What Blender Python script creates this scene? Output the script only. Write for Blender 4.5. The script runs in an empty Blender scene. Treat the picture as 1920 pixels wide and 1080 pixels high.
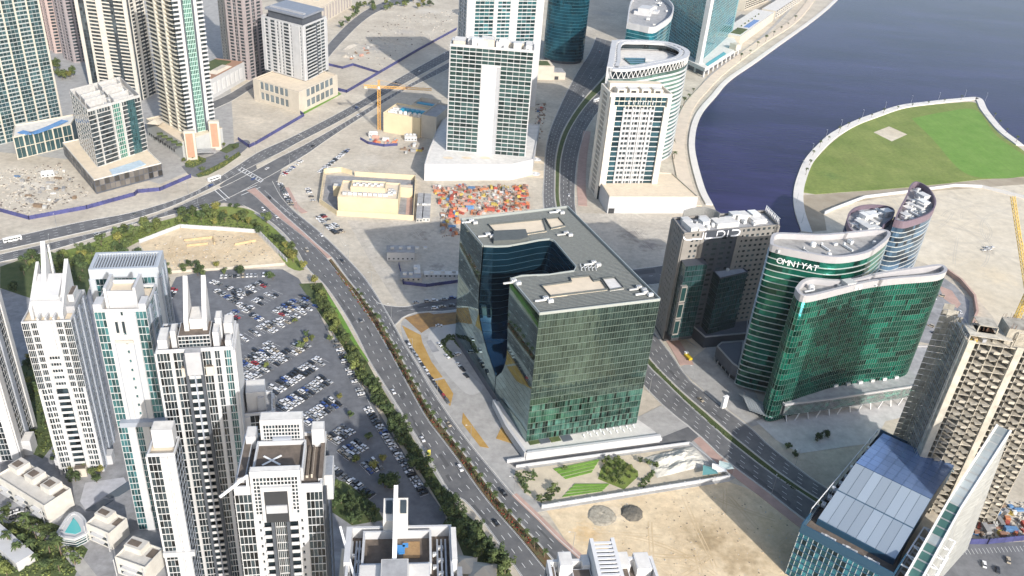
import bpy, bmesh, math, random
from mathutils import Vector, Matrix
from mathutils.geometry import tessellate_polygon
random.seed(7)
R = math.radians
SC = bpy.context.scene
COL = SC.collection

# ---------------------------------------------------------------- camera, sky, sun, exposure
PITCH, ROLL, FOC, CZ = R(29.9), R(4.9), 1550.0, 289.0
_fw = Vector((0, math.cos(PITCH), -math.sin(PITCH)))
_u0 = Vector((0, math.sin(PITCH), math.cos(PITCH)))
_r0 = Vector((1, 0, 0))
_rt = _r0 * math.cos(ROLL) + _u0 * math.sin(ROLL)
_up = -_r0 * math.sin(ROLL) + _u0 * math.cos(ROLL)
cam = bpy.data.cameras.new('camera')
cam.sensor_width = 36.0
cam.lens = 36.0 * FOC / 1920.0
cam.clip_start = 1.0
cam.clip_end = 12000.0
cam_o = bpy.data.objects.new('camera', cam)
_m = Matrix((_rt, _up, -_fw)).transposed().to_4x4()
_m.translation = Vector((0, 0, CZ))
cam_o.matrix_world = _m
COL.objects.link(cam_o)
SC.camera = cam_o

SUN_EL = R(27.0)
SUN_H = Vector((0.515, -0.857))            # horizontal direction towards the sun
world = bpy.data.worlds.new('World')
SC.world = world
world.use_nodes = True
nt = world.node_tree
sky = nt.nodes.new('ShaderNodeTexSky')
sky.sky_type = 'NISHITA'
sky.sun_disc = False
sky.sun_elevation = SUN_EL
sky.sun_rotation = math.atan2(SUN_H.x, SUN_H.y)
sky.air_density = 1.0
sky.dust_density = 2.0
sky.ozone_density = 1.0
bg = nt.nodes['Background']
bg.inputs['Strength'].default_value = 0.15
nt.links.new(sky.outputs['Color'], bg.inputs['Color'])
sun = bpy.data.lights.new('sun', 'SUN')
sun.energy = 3.7
sun.angle = R(0.55)
sun.color = (1.0, 0.955, 0.90)
sun_o = bpy.data.objects.new('sun', sun)
_d = Vector((SUN_H.x * math.cos(SUN_EL), SUN_H.y * math.cos(SUN_EL), math.sin(SUN_EL)))
sun_o.rotation_euler = _d.to_track_quat('Z', 'Y').to_euler()
sun_o.location = (200, -300, 400)
COL.objects.link(sun_o)
SC.view_settings.view_transform = 'Standard'
SC.view_settings.look = 'None'
SC.view_settings.exposure = 0.58
SC.view_settings.gamma = 1.0
SC.view_settings.use_curve_mapping = False
SC.cycles.max_bounces = 6
SC.cycles.diffuse_bounces = 3
SC.cycles.glossy_bounces = 3
SC.cycles.transparent_max_bounces = 6

# ---------------------------------------------------------------- surveying: photo point + height -> place on site
def G(x, y, z=0.0):
    d = _fw + _rt * ((x - 960.0) / FOC) + _up * ((540.0 - y) / FOC)
    t = (z - CZ) / d.z
    return Vector((d.x * t, d.y * t, z))
def G2(x, y, z=0.0):
    p = G(x, y, z)
    return Vector((p.x, p.y))

# ---------------------------------------------------------------- materials
MATS = {}
def _c(c):
    return (c[0], c[1], c[2], 1.0)
def stain(m, spots):
    """damp or bleached patches with soft ragged outlines at fixed places on the ground"""
    n, l = m.node_tree.nodes, m.node_tree.links
    b = n['Principled BSDF']
    for (x, y, rx, c, f) in spots:
        src = b.inputs['Base Color'].links[0].from_socket
        geo = n.new('ShaderNodeNewGeometry'); ds = n.new('ShaderNodeVectorMath'); ds.operation = 'DISTANCE'; ds.inputs[1].default_value = (x, y, 0)
        l.new(geo.outputs['Position'], ds.inputs[0])
        t = n.new('ShaderNodeTexNoise'); t.inputs['Scale'].default_value = 3.0 / rx; t.inputs['Detail'].default_value = 8; l.new(geo.outputs['Position'], t.inputs['Vector'])
        ma = n.new('ShaderNodeMath'); ma.operation = 'MULTIPLY_ADD'; ma.inputs[1].default_value = rx * 2.2; l.new(t.outputs['Fac'], ma.inputs[0]); l.new(ds.outputs['Value'], ma.inputs[2])
        mr = n.new('ShaderNodeMapRange'); mr.interpolation_type = 'SMOOTHSTEP'; mr.inputs['From Min'].default_value = rx * 2.1; mr.inputs['From Max'].default_value = rx * 1.1; mr.inputs['To Min'].default_value = 0; mr.inputs['To Max'].default_value = f
        l.new(ma.outputs['Value'], mr.inputs['Value'])
        mx = n.new('ShaderNodeMix'); mx.data_type = 'RGBA'; l.new(mr.outputs['Result'], mx.inputs['Factor']); l.new(src, mx.inputs['A']); mx.inputs['B'].default_value = _c(c)
        l.new(mx.outputs['Result'], b.inputs['Base Color'])

def grain(m, scale, amt, stretch=None):
    """fine dirt: multiply the base colour by a high-frequency noise"""
    n, l = m.node_tree.nodes, m.node_tree.links
    b = n['Principled BSDF']; src = b.inputs['Base Color'].links[0].from_socket
    geo = n.new('ShaderNodeNewGeometry'); vec = geo.outputs['Position']
    if stretch:
        mp = n.new('ShaderNodeMapping'); mp.inputs['Scale'].default_value = stretch; mp.inputs['Rotation'].default_value = (0, 0, R(35)); l.new(vec, mp.inputs['Vector']); vec = mp.outputs['Vector']
    t = n.new('ShaderNodeTexNoise'); t.inputs['Scale'].default_value = scale; t.inputs['Detail'].default_value = 10; t.inputs['Roughness'].default_value = .7; l.new(vec, t.inputs['Vector'])
    mr = n.new('ShaderNodeMapRange'); mr.inputs['From Min'].default_value = .3; mr.inputs['From Max'].default_value = .7; mr.inputs['To Min'].default_value = 1 - amt; mr.inputs['To Max'].default_value = 1 + amt
    l.new(t.outputs['Fac'], mr.inputs['Value'])
    vm = n.new('ShaderNodeVectorMath'); vm.operation = 'SCALE'; l.new(src, vm.inputs[0]); l.new(mr.outputs['Result'], vm.inputs['Scale']); l.new(vm.outputs['Vector'], b.inputs['Base Color'])

def mat(name, col, rough=0.8, metal=0.0, spec=0.5, var=0.0, scale=0.2, col2=None, bump=0.0, bscale=2.0,
        island=0.0, emit=None, objrand=0.0, detail=5.0, stretch=None, coat=0.0):
    """Principled material; col..col2 mixed by noise, island/objrand = brightness spread per piece."""
    if name in MATS:
        return MATS[name]
    m = bpy.data.materials.new(name)
    m.use_nodes = True
    n, l = m.node_tree.nodes, m.node_tree.links
    b = n['Principled BSDF']
    b.inputs['Roughness'].default_value = rough
    b.inputs['Metallic'].default_value = metal
    b.inputs['Specular IOR Level'].default_value = spec
    if coat:
        b.inputs['Coat Weight'].default_value = coat
        b.inputs['Coat Roughness'].default_value = 0.05
    b.inputs['Base Color'].default_value = _c(col)
    out = None
    geo = None
    if var or col2 or bump:
        geo = n.new('ShaderNodeNewGeometry')
        vec = geo.outputs['Position']
        if stretch:
            mp = n.new('ShaderNodeMapping')
            mp.inputs['Scale'].default_value = stretch
            mp.inputs['Rotation'].default_value = (0, 0, R(25))
            l.new(vec, mp.inputs['Vector'])
            vec = mp.outputs['Vector']
    if var or col2:
        t = n.new('ShaderNodeTexNoise')
        t.inputs['Scale'].default_value = scale
        t.inputs['Detail'].default_value = detail
        t.inputs['Roughness'].default_value = 0.62
        l.new(vec, t.inputs['Vector'])
        rp = n.new('ShaderNodeValToRGB')
        rp.color_ramp.elements[0].position = 0.32
        rp.color_ramp.elements[1].position = 0.68
        c2 = col2 or [min(1, k * (1 + var)) for k in col]
        c1 = col if col2 else [k * (1 - var) for k in col]
        rp.color_ramp.elements[0].color = _c(c1)
        rp.color_ramp.elements[1].color = _c(c2)
        l.new(t.outputs['Fac'], rp.inputs['Fac'])
        out = rp.outputs['Color']
    for amt, kind in ((island, 'i'), (objrand, 'o')):
        if not amt:
            continue
        if kind == 'i':
            s = n.new('ShaderNodeNewGeometry').outputs['Random Per Island']
        else:
            s = n.new('ShaderNodeObjectInfo').outputs['Random']
        mr = n.new('ShaderNodeMapRange')
        mr.inputs['To Min'].default_value = 1 - amt
        mr.inputs['To Max'].default_value = 1 + amt
        l.new(s, mr.inputs['Value'])
        vm = n.new('ShaderNodeVectorMath')
        vm.operation = 'SCALE'
        if out is not None:
            l.new(out, vm.inputs[0])
        else:
            vm.inputs[0].default_value = col
        l.new(mr.outputs['Result'], vm.inputs['Scale'])
        out = vm.outputs['Vector']
    if out is not None:
        l.new(out, b.inputs['Base Color'])
    if bump:
        t2 = n.new('ShaderNodeTexNoise')
        t2.inputs['Scale'].default_value = bscale
        t2.inputs['Detail'].default_value = 6
        l.new(vec, t2.inputs['Vector'])
        bp = n.new('ShaderNodeBump')
        bp.inputs['Strength'].default_value = bump
        bp.inputs['Distance'].default_value = 0.3
        l.new(t2.outputs['Fac'], bp.inputs['Height'])
        l.new(bp.outputs['Normal'], b.inputs['Normal'])
    if emit:
        b.inputs['Emission Color'].default_value = _c(emit[0])
        b.inputs['Emission Strength'].default_value = emit[1]
    MATS[name] = m
    return m

def glass(name, col, metal=0.55, rough=0.12, island=0.35, objrand=0.0, wob=0.0, drift=0.3, dscale=0.05):
    return mat(name, col, rough=rough, metal=metal, spec=0.8, island=island, objrand=objrand, bump=wob, bscale=0.12, var=drift, scale=dscale, detail=3)

WHITE = mat('white_render', (0.48, 0.485, 0.49), 0.7, var=0.07, scale=0.15, bump=0.05)
WHITE2 = mat('white_panel', (0.60, 0.60, 0.595), 0.5, var=0.05, scale=0.3)
CREAM = mat('cream_render', (0.51, 0.465, 0.39), 0.8, var=0.08, scale=0.12, bump=0.05)
YELLOW = mat('yellow_render', (0.62, 0.52, 0.34), 0.85, var=0.07, scale=0.1, bump=0.05)
GREYW = mat('grey_render', (0.36, 0.37, 0.39), 0.7, var=0.1, scale=0.15)
DGREY = mat('dark_grey_panel', (0.09, 0.10, 0.12), 0.5, var=0.15, scale=0.2)
CONC = mat('concrete', (0.46, 0.44, 0.40), 0.9, var=0.16, scale=0.25, bump=0.15)
CONCL = mat('pale_concrete', (0.58, 0.56, 0.52), 0.9, var=0.1, scale=0.2, bump=0.1)
ROOFB = mat('roof_brown', (0.13, 0.105, 0.085), 0.95, var=0.25, scale=0.4, bump=0.2)
ROOFG = mat('roof_grey', (0.33, 0.33, 0.33), 0.9, var=0.2, scale=0.25, bump=0.2)
ROOFW = mat('roof_pale', (0.62, 0.60, 0.56), 0.9, var=0.12, scale=0.3, bump=0.1)
ROOFC = mat('roof_cream', (0.66, 0.56, 0.42), 0.9, var=0.08, scale=0.2)
METAL = mat('galvanised_metal', (0.45, 0.46, 0.47), 0.45, metal=0.6, var=0.15, scale=0.5)
METALW = mat('white_metal', (0.78, 0.78, 0.77), 0.4)
DARK = mat('dark_void', (0.03, 0.032, 0.036), 0.6)
GL_DARK = glass('glass_dark', (0.07, 0.09, 0.10), 0.4, 0.1, 0.6)
GL_TEAL = glass('glass_teal', (0.07, 0.14, 0.155), 0.55, 0.12, 0.45)
GL_BLUE = glass('glass_blue', (0.03, 0.13, 0.24), 0.6, 0.1, 0.4)
GL_GREEN = glass('glass_green', (0.05, 0.22, 0.17), 0.5, 0.14, 0.5)

# ---------------------------------------------------------------- objects
def tag(o, label=None, cat=None, group=None, kind=None):
    if label: o['label'] = label
    if cat: o['category'] = cat
    if group: o['group'] = group
    if kind: o['kind'] = kind
    return o
def thing(name, label, cat, loc=(0, 0, 0), group=None, rz=0.0):
    o = bpy.data.objects.new(name, None)
    o.location = loc
    o.rotation_euler = (0, 0, rz)
    o.empty_display_size = 1.0
    COL.objects.link(o)
    return tag(o, label, cat, group)

class MB:
    """Collects world-space shapes; build() links them as ONE mesh object (relative to its parent's place)."""
    def __init__(s):
        s.v, s.f, s.mi = [], [], []
    def quad(s, a, b, c, d, m=0):
        i = len(s.v)
        s.v += [tuple(a), tuple(b), tuple(c), tuple(d)]
        s.f.append((i, i + 1, i + 2, i + 3)); s.mi.append(m)
        return s
    def hexa(s, p, m=0):
        """8 points: bottom 4 ccw, top 4 ccw"""
        i = len(s.v)
        s.v += [tuple(q) for q in p]
        for a in ((3, 2, 1, 0), (4, 5, 6, 7), (0, 1, 5, 4), (1, 2, 6, 5), (2, 3, 7, 6), (3, 0, 4, 7)):
            s.f.append(tuple(i + k for k in a)); s.mi.append(m)
        return s
    def box(s, cx, cy, z0, sx, sy, sz, rz=0.0, m=0):
        c, q = math.cos(rz), math.sin(rz)
        p = []
        for z in (z0, z0 + sz):
            for a, b in ((-.5, -.5), (.5, -.5), (.5, .5), (-.5, .5)):
                x, y = a * sx, b * sy
                p.append((cx + x * c - y * q, cy + x * q + y * c, z))
        return s.hexa(p, m)
    def beam(s, a, b, w, h=None, m=0):
        """box beam between two points"""
        a, b = Vector(a), Vector(b)
        h = h or w
        d = (b - a)
        if d.length < 1e-6: return s
        d.normalize()
        u = d.cross(Vector((0, 0, 1)))
        if u.length < 1e-3: u = Vector((1, 0, 0))
        u.normalize()
        v = u.cross(d)
        u, v = u * w / 2, v * h / 2
        return s.hexa([a - u - v, a + u - v, b + u - v, b - u - v, a - u + v, a + u + v, b + u + v, b - u + v], m)
    def prism(s, poly, z0, z1, m=0, mtop=None, bottom=False, top=True):
        n = len(poly)
        i = len(s.v)
        s.v += [(p[0], p[1], z0) for p in poly] + [(p[0], p[1], z1) for p in poly]
        for k in range(n):
            j = (k + 1) % n
            s.f.append((i + k, i + j, i + n + j, i + n + k)); s.mi.append(m)
        if top: s.cap(poly, z1, m if mtop is None else mtop)
        if bottom: s.cap(poly, z0, m)
        return s
    def cap(s, poly, z, m=0):
        i = len(s.v)
        s.v += [(p[0], p[1], z) for p in poly]
        tri = tessellate_polygon([[Vector((p[0], p[1], 0)) for p in poly]])
        for t in tri:
            a, b, c = (Vector(s.v[i + k]) for k in t)
            if (b - a).cross(c - a).z < 0: t = (t[0], t[2], t[1])
            s.f.append(tuple(i + k for k in t)); s.mi.append(m)
        return s
    def wall(s, pts, th, z0, z1, m=0, closed=False):
        """a wall along a polyline, butted piece by piece"""
        n = len(pts)
        for k in range(n if closed else n - 1):
            a, b = Vector((pts[k][0], pts[k][1])), Vector((pts[(k + 1) % n][0], pts[(k + 1) % n][1]))
            d = (b - a)
            if d.length < 1e-5: continue
            d.normalize()
            q = Vector((-d.y, d.x)) * th / 2
            e = d * (th / 2 if not closed or k else 0)
            P = [a - q, b - q, b + q, a + q]
            s.hexa([(p.x, p.y, z0) for p in P] + [(p.x, p.y, z1) for p in P], m)
        return s
    def lathe(s, cx, cy, prof, n=12, m=0):
        i = len(s.v)
        for r, z in prof:
            for k in range(n):
                a = 2 * math.pi * k / n
                s.v.append((cx + r * math.cos(a), cy + r * math.sin(a), z))
        for j in range(len(prof) - 1):
            for k in range(n):
                q = (k + 1) % n
                s.f.append((i + j * n + k, i + j * n + q, i + (j + 1) * n + q, i + (j + 1) * n + k)); s.mi.append(m)
        return s
    def build(s, name, mats, parent=None, smooth=False, kind=None, loc=None, label=None):
        off = parent.location if parent is not None and parent.parent is None else Vector((0, 0, 0))
        if parent is not None and parent.parent is not None:
            off = parent.parent.location + parent.location
        if loc is not None: off = Vector(loc)
        me = bpy.data.meshes.new(name)
        me.from_pydata([(v[0] - off.x, v[1] - off.y, v[2] - off.z) for v in s.v], [], s.f)
        if not isinstance(mats, (list, tuple)): mats = [mats]
        for m in mats: me.materials.append(m)
        if len(mats) > 1: me.polygons.foreach_set('material_index', s.mi)
        if smooth: me.polygons.foreach_set('use_smooth', [True] * len(me.polygons))
        me.update()
        o = bpy.data.objects.new(name, me)
        COL.objects.link(o)
        if parent is not None:
            o.parent = parent
        elif loc is not None:
            o.location = loc
        if kind: o['kind'] = kind
        if label: o['label'] = label
        return o

def put(me_or_obj, name, parent, loc, rz=0.0):
    """an object that shares mesh data, placed in world space under an unrotated parent"""
    me = me_or_obj.data if hasattr(me_or_obj, 'data') else me_or_obj
    o = bpy.data.objects.new(name, me)
    off = Vector((0, 0, 0))
    if parent is not None:
        off = parent.location.copy()
        if parent.parent is not None: off += parent.parent.location
        o.parent = parent
    o.location = Vector(loc) - off
    o.rotation_euler = (0, 0, rz)
    COL.objects.link(o)
    return o
def meshof(mb, name, mats):
    me = bpy.data.meshes.new(name)
    me.from_pydata(mb.v, [], mb.f)
    if not isinstance(mats, (list, tuple)): mats = [mats]
    for m in mats: me.materials.append(m)
    if len(mats) > 1: me.polygons.foreach_set('material_index', mb.mi)
    me.update()
    return me

# ---------------------------------------------------------------- facades
def V2(p): return Vector((p[0], p[1]))
def facade(root, A, B, z0, z1, strips, fh=3.8, frame=None, gl=None, sepb=True, depth=0.3):
    """One face of a building between base points A and B (outside is to the right of A->B).
    strips: (relative width, kind, options). kinds: 'w' solid pier, 'g' glazing with floor bands and mullions,
    'b' recessed balconies with slabs, 'p' punched windows, 'v' empty."""
    frame = frame or WHITE
    gl = gl or GL_DARK
    A, B = V2(A), V2(B)
    d = (B - A); L = d.length; d.normalize()
    n = Vector((d.y, -d.x))
    ang = math.atan2(d.y, d.x)
    tot = sum(s[0] for s in strips)
    x = 0.0
    H = z1 - z0
    for s in strips:
        w = s[0] / tot * L
        k = s[1]
        o = s[2] if len(s) > 2 else {}
        P = A + d * x
        fr = o.get('frame', frame); g_ = o.get('gl', gl)
        dep = o.get('depth', depth)
        f = o.get('fh', fh)
        zz0, zz1 = z0 + o.get('z0', 0), o.get('z1', z1)
        hh = zz1 - zz0
        nf = max(1, int(round(hh / f))); f = hh / nf
        if k == 'w':
            mb = MB()
            dd = o.get('dep', dep + 0.35)
            mb.hexa([(0, -dd, 0), (w, -dd, 0), (w, 0.02, 0), (0, 0.02, 0), (0, -dd, hh), (w, -dd, hh), (w, 0.02, hh), (0, 0.02, hh)])
            put(meshof(mb, 'pier', fr), 'pier', root, (P.x, P.y, zz0), ang)
        elif k in 'gp':
            nc = o.get('n', max(1, int(round(w / 1.6))))
            bh = o.get('bh', 0.8); mw = o.get('mw', 0.22)
            cw = w / nc
            # panes: one island each, a hair's tilt apart
            mb = MB()
            for i in range(nf):
                for j in range(nc):
                    if k == 'p' and o.get('skip') and (i % o['skip'] == 0): continue
                    a, b = j * cw + mw / 2, (j + 1) * cw - mw / 2
                    t0, t1 = -0.05 + random.uniform(-.02, .02), -0.05 + random.uniform(-.02, .02)
                    mb.quad((a, t0, i * f + bh), (b, t1, i * f + bh), (b, t1 + random.uniform(-.02, .02), (i + 1) * f), (a, t0, (i + 1) * f))
            pw = f - bh
            if o.get('sep'):
                m1 = MB(); m1.quad((mw / 2, -.05, bh), (cw - mw / 2, -.05, bh), (cw - mw / 2, -.05, f), (mw / 2, -.05, f))
                me = meshof(m1, 'window', g_)
                for i in range(nf):
                    for j in range(nc):
                        q = P + d * (j * cw)
                        put(me, 'window', root, (q.x, q.y, zz0 + i * f), ang)
            else:
                ob = put(meshof(mb, 'window_panes', g_), 'window_panes', root, (P.x, P.y, zz0), ang)
                ob['kind'] = 'stuff'
            # floor bands
            m2 = MB(); m2.hexa([(0, -dep, 0), (w, -dep, 0), (w, 0, 0), (0, 0, 0), (0, -dep, bh), (w, -dep, bh), (w, 0, bh), (0, 0, bh)])
            if sepb and not o.get('join'):
                me = meshof(m2, 'floor_band', fr)
                for i in range(nf): put(me, 'floor_band', root, (P.x, P.y, zz0 + i * f), ang)
            else:
                m3 = MB()
                for i in range(nf):
                    z = i * f
                    m3.hexa([(0, -dep, z), (w, -dep, z), (w, 0, z), (0, 0, z), (0, -dep, z + bh), (w, -dep, z + bh), (w, 0, z + bh), (0, 0, z + bh)])
                ob = put(meshof(m3, 'floor_bands', fr), 'floor_bands', root, (P.x, P.y, zz0), ang); ob['kind'] = 'stuff'
            # mullions
            if mw > 0 and not o.get('nomull'):
                m4 = MB()
                dm = dep - 0.06
                for j in range(nc + 1):
                    c = min(max(j * cw, mw / 2), w - mw / 2)
                    m4.hexa([(c - mw / 2, -dm, 0), (c + mw / 2, -dm, 0), (c + mw / 2, 0, 0), (c - mw / 2, 0, 0),
                             (c - mw / 2, -dm, hh), (c + mw / 2, -dm, hh), (c + mw / 2, 0, hh), (c - mw / 2, 0, hh)])
                ob = put(meshof(m4, 'mullions', o.get('mframe', fr)), 'mullions', root, (P.x, P.y, zz0), ang); ob['kind'] = 'stuff'
        elif k == 'b':
            out = o.get('out', 1.2); th = o.get('th', 0.3); ph = o.get('ph', 1.0); inn = o.get('inn', 0.0)
            m1 = MB()
            m1.hexa([(0, -out, 0), (w, -out, 0), (w, 0.0, 0), (0, 0.0, 0), (0, -out, th), (w, -out, th), (w, 0.0, th), (0, 0.0, th)])
            m1.hexa([(0.003, -out + .005, th), (w - .003, -out + .005, th), (w - .003, -out + .15, th), (0.003, -out + .15, th), (0.003, -out + .005, th + ph), (w - .003, -out + .005, th + ph), (w - .003, -out + .15, th + ph), (0.003, -out + .15, th + ph)])
            me = meshof(m1, 'balcony', fr)
            for i in range(nf): put(me, 'balcony', root, (P.x, P.y, zz0 + i * f), ang)
            m3 = MB()
            nn = max(1, int(round(w / 2.5)))
            for i in range(nf):
                for j in range(nn):
                    a, b = (j + .08) * w / nn, (j + .92) * w / nn
                    m3.quad((a, -.06, i * f + th), (b, -.06, i * f + th), (b, -.06, (i + 1) * f - .2), (a, -.06, (i + 1) * f - .2))
            ob = put(meshof(m3, 'balcony_doors', g_), 'balcony_doors', root, (P.x, P.y, zz0), ang); ob['kind'] = 'stuff'
        x += w

def catmull(pts, step=6):
    P = [Vector(p) for p in pts]
    out = []
    for i in range(len(P) - 1):
        p0 = P[i - 1] if i else P[0] * 2 - P[1]
        p1, p2 = P[i], P[i + 1]
        p3 = P[i + 2] if i + 2 < len(P) else P[-1] * 2 - P[-2]
        for k in range(step):
            t = k / step
            out.append(0.5 * ((2 * p1) + (p2 - p0) * t + (2 * p0 - 5 * p1 + 4 * p2 - p3) * t * t + (3 * p1 - p0 - 3 * p2 + p3) * t ** 3))
    out.append(P[-1])
    return out
def resample(pts, n):
    L = [0.0]
    for a, b in zip(pts, pts[1:]): L.append(L[-1] + (b - a).length)
    out = []; j = 0
    for i in range(n):
        s = L[-1] * i / (n - 1)
        while j < len(L) - 2 and L[j + 1] < s: j += 1
        t = (s - L[j]) / max(1e-9, L[j + 1] - L[j])
        out.append(pts[j].lerp(pts[j + 1], t))
    return out
def line_px(px, z=0.0, step=6):
    return catmull([G2(x, y, z) for x, y in px], step)
def poly_px(px, z=0.0): return [G2(x, y, z) for x, y in px]
def sheet(name, poly, z, m, kind='structure', parent=None, label=None):
    return MB().cap(poly, z).build(name, m, parent, kind=kind, label=label)
# ================================================================ ground, water, roads
SAND = mat('sand_ground', (0.41, 0.36, 0.285), 0.95, col2=(0.57, 0.515, 0.42), scale=0.025, bump=0.35, bscale=0.6, detail=8)
SANDY = mat('ochre_sand', (0.52, 0.40, 0.25), 0.95, col2=(0.70, 0.58, 0.40), scale=0.03, bump=0.45, bscale=0.5, detail=9)
LOTG = mat('grey_lot_sand', (0.40, 0.36, 0.30), 0.95, col2=(0.52, 0.48, 0.41), scale=0.03, bump=0.3, bscale=0.8, detail=8)
PALE = mat('pale_dredged_sand', (0.54, 0.47, 0.35), 0.95, col2=(0.64, 0.58, 0.47), scale=0.012, bump=0.35, bscale=0.5, detail=8)
ASPH = mat('asphalt', (0.10, 0.102, 0.107), 0.9, col2=(0.165, 0.164, 0.162), scale=0.08, bump=0.1, bscale=3, detail=8, stretch=(1, 1, 1))
ASPHL = mat('asphalt_lot', (0.12, 0.125, 0.135), 0.9, col2=(0.165, 0.17, 0.18), scale=0.05, bump=0.1, bscale=3, detail=8)
PAVE = mat('paving_grey', (0.36, 0.35, 0.33), 0.85, var=0.14, scale=0.12, bump=0.12, bscale=1.5)
PAVEP = mat('paving_pink', (0.44, 0.30, 0.25), 0.85, var=0.12, scale=0.15, bump=0.1)
PAVED = mat('paving_dark', (0.26, 0.26, 0.265), 0.85, var=0.25, scale=0.1, bump=0.1)
KERB = mat('kerb_concrete', (0.55, 0.53, 0.49), 0.85, var=0.1, scale=0.5)
PAINT = mat('road_paint', (0.78, 0.78, 0.76), 0.6)
GRASS = mat('lawn', (0.13, 0.185, 0.032), 0.95, col2=(0.215, 0.255, 0.065), scale=0.03, bump=0.5, bscale=1.2, detail=8)
GRASSB = mat('lawn_bright', (0.115, 0.24, 0.03), 0.95, col2=(0.16, 0.28, 0.05), scale=0.05, bump=0.4, bscale=1.2, detail=8)
GRASSD = mat('lawn_shrubby', (0.045, 0.075, 0.02), 0.95, col2=(0.10, 0.12, 0.045), scale=0.12, bump=0.8, bscale=1.0, detail=8)
SOIL = mat('planting_soil', (0.20, 0.12, 0.06), 0.95, col2=(0.34, 0.20, 0.07), scale=0.2, bump=0.6, bscale=1.5, detail=8)
GOLD = mat('golden_groundcover', (0.36, 0.21, 0.05), 0.95, col2=(0.46, 0.30, 0.10), scale=0.2, bump=0.8, bscale=1.5, detail=8)
REDG = mat('red_groundcover', (0.15, 0.07, 0.04), 0.95, col2=(0.10, 0.11, 0.045), scale=0.35, bump=0.8, bscale=1.5, detail=8)
PROM = mat('promenade_sandstone', (0.62, 0.53, 0.42), 0.85, var=0.1, scale=0.1, bump=0.08)
PROMW = mat('promenade_white', (0.66, 0.63, 0.58), 0.85, var=0.06, scale=0.1)
BLUEF_ = mat('blue_hoarding', (0.05, 0.06, 0.22), 0.6, var=0.3, scale=0.3)
WATER = mat('canal_water', (0.013, 0.010, 0.046), 0.2, spec=0.09, col2=(0.032, 0.027, 0.09), scale=0.008, bump=0.9, bscale=0.22, stretch=(0.35, 1.3, 1), detail=7)

def spots(rows): return [(*G2(x, y), r, c, f) for x, y, r, c, f in rows]
stain(SANDY, spots([(1320, 1010, 14, (.30, .22, .12), .8), (1390, 1050, 16, (.34, .25, .14), .7), (1150, 960, 10, (.66, .56, .42), .7), (1440, 980, 12, (.68, .52, .30), .6), (1100, 1000, 9, (.62, .42, .20), .6), (1250, 940, 10, (.66, .52, .34), .6), (420, 470, 9, (.60, .44, .26), .6)]))
stain(LOTG, spots([(1185, 440, 16, (.22, .20, .18), .9), (1215, 460, 14, (.25, .22, .2), .8), (1120, 425, 9, (.5, .46, .4), .6), (790, 440, 12, (.30, .27, .23), .8), (730, 450, 10, (.34, .31, .26), .7), (820, 500, 8, (.28, .25, .22), .8)]))
stain(SAND, spots([(700, 90, 30, (.36, .34, .31), .8), (760, 60, 26, (.40, .37, .33), .7), (1130, 25, 26, (.38, .35, .32), .7), (60, 350, 20, (.66, .61, .52), .7), (480, 225, 22, (.66, .58, .46), .6), (700, 300, 18, (.58, .53, .46), .6), (560, 370, 14, (.60, .54, .46), .6)]))
stain(PALE, spots([(1850, 470, 9, (.30, .27, .22), .8), (1800, 420, 30, (.66, .58, .44), .6), (1870, 520, 22, (.66, .56, .40), .6), (1700, 400, 16, (.58, .50, .38), .6)]))
stain(GRASS, spots([(1600, 300, 26, (.17, .20, .05), .7), (1690, 270, 22, (.15, .19, .05), .6), (1560, 330, 16, (.10, .17, .035), .7), (1760, 220, 18, (.20, .19, .07), .7)]))
for m_, s_, a_ in ((SAND, .22, .2), (SANDY, .25, .2), (LOTG, .25, .24), (PALE, .12, .16), (ASPH, .15, .18), (ASPHL, .2, .2), (GRASS, .3, .25), (GRASSB, .3, .15), (PAVE, .25, .15), (PAVED, .25, .2), (WATER, .01, .25)): grain(m_, s_, a_)
grain(GRASSB, .35, .09, (1, .04, 1)); grain(GRASS, .25, .08, (1, .05, 1)); grain(WATER, .03, .3, (.25, 1.5, 1))
stain(SAND, spots([(600, 345, 12, (.33, .30, .26), .7), (690, 250, 16, (.36, .33, .28), .7), (1090, 330, 10, (.36, .33, .28), .6), (620, 470, 10, (.36, .32, .27), .7), (680, 520, 8, (.36, .32, .27), .7), (300, 370, 12, (.36, .33, .28), .6), (110, 415, 12, (.38, .34, .28), .6), (430, 225, 14, (.36, .33, .28), .6), (1180, 420, 12, (.36, .33, .29), .7), (800, 20, 30, (.58, .54, .47), .7), (640, 100, 14, (.34, .31, .27), .7)]))
gnd = MB(); gnd.quad((-5000, -800, 0), (5000, -800, 0), (5000, 9000, 0), (-5000, 9000, 0)); gnd.build('ground', SAND, kind='structure')

shore = [(1600, -60), (1570, 0), (1440, 100), (1373, 147), (1343, 180), (1320, 207), (1308, 233), (1303, 267), (1307, 300), (1322, 353), (1337, 383), (1362, 430), (1420, 480)]
park_out = [(1503, 433), (1490, 393), (1488, 360), (1495, 330), (1510, 297), (1537, 267), (1560, 248), (1600, 227), (1640, 212), (1687, 197), (1740, 190), (1787, 185), (1837, 183), (1853, 207), (1883, 243), (1920, 272), (2020, 360)]
SH = line_px(shore, 0.03); PO = line_px(park_out, 0.03)
wpoly = [G2(1600, -60, .03)] + SH[1:] + PO + [G2(2300, 300, .03), G2(3000, -60, .03)]
sheet('canal_water', wpoly, 0.03, WATER)
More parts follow.
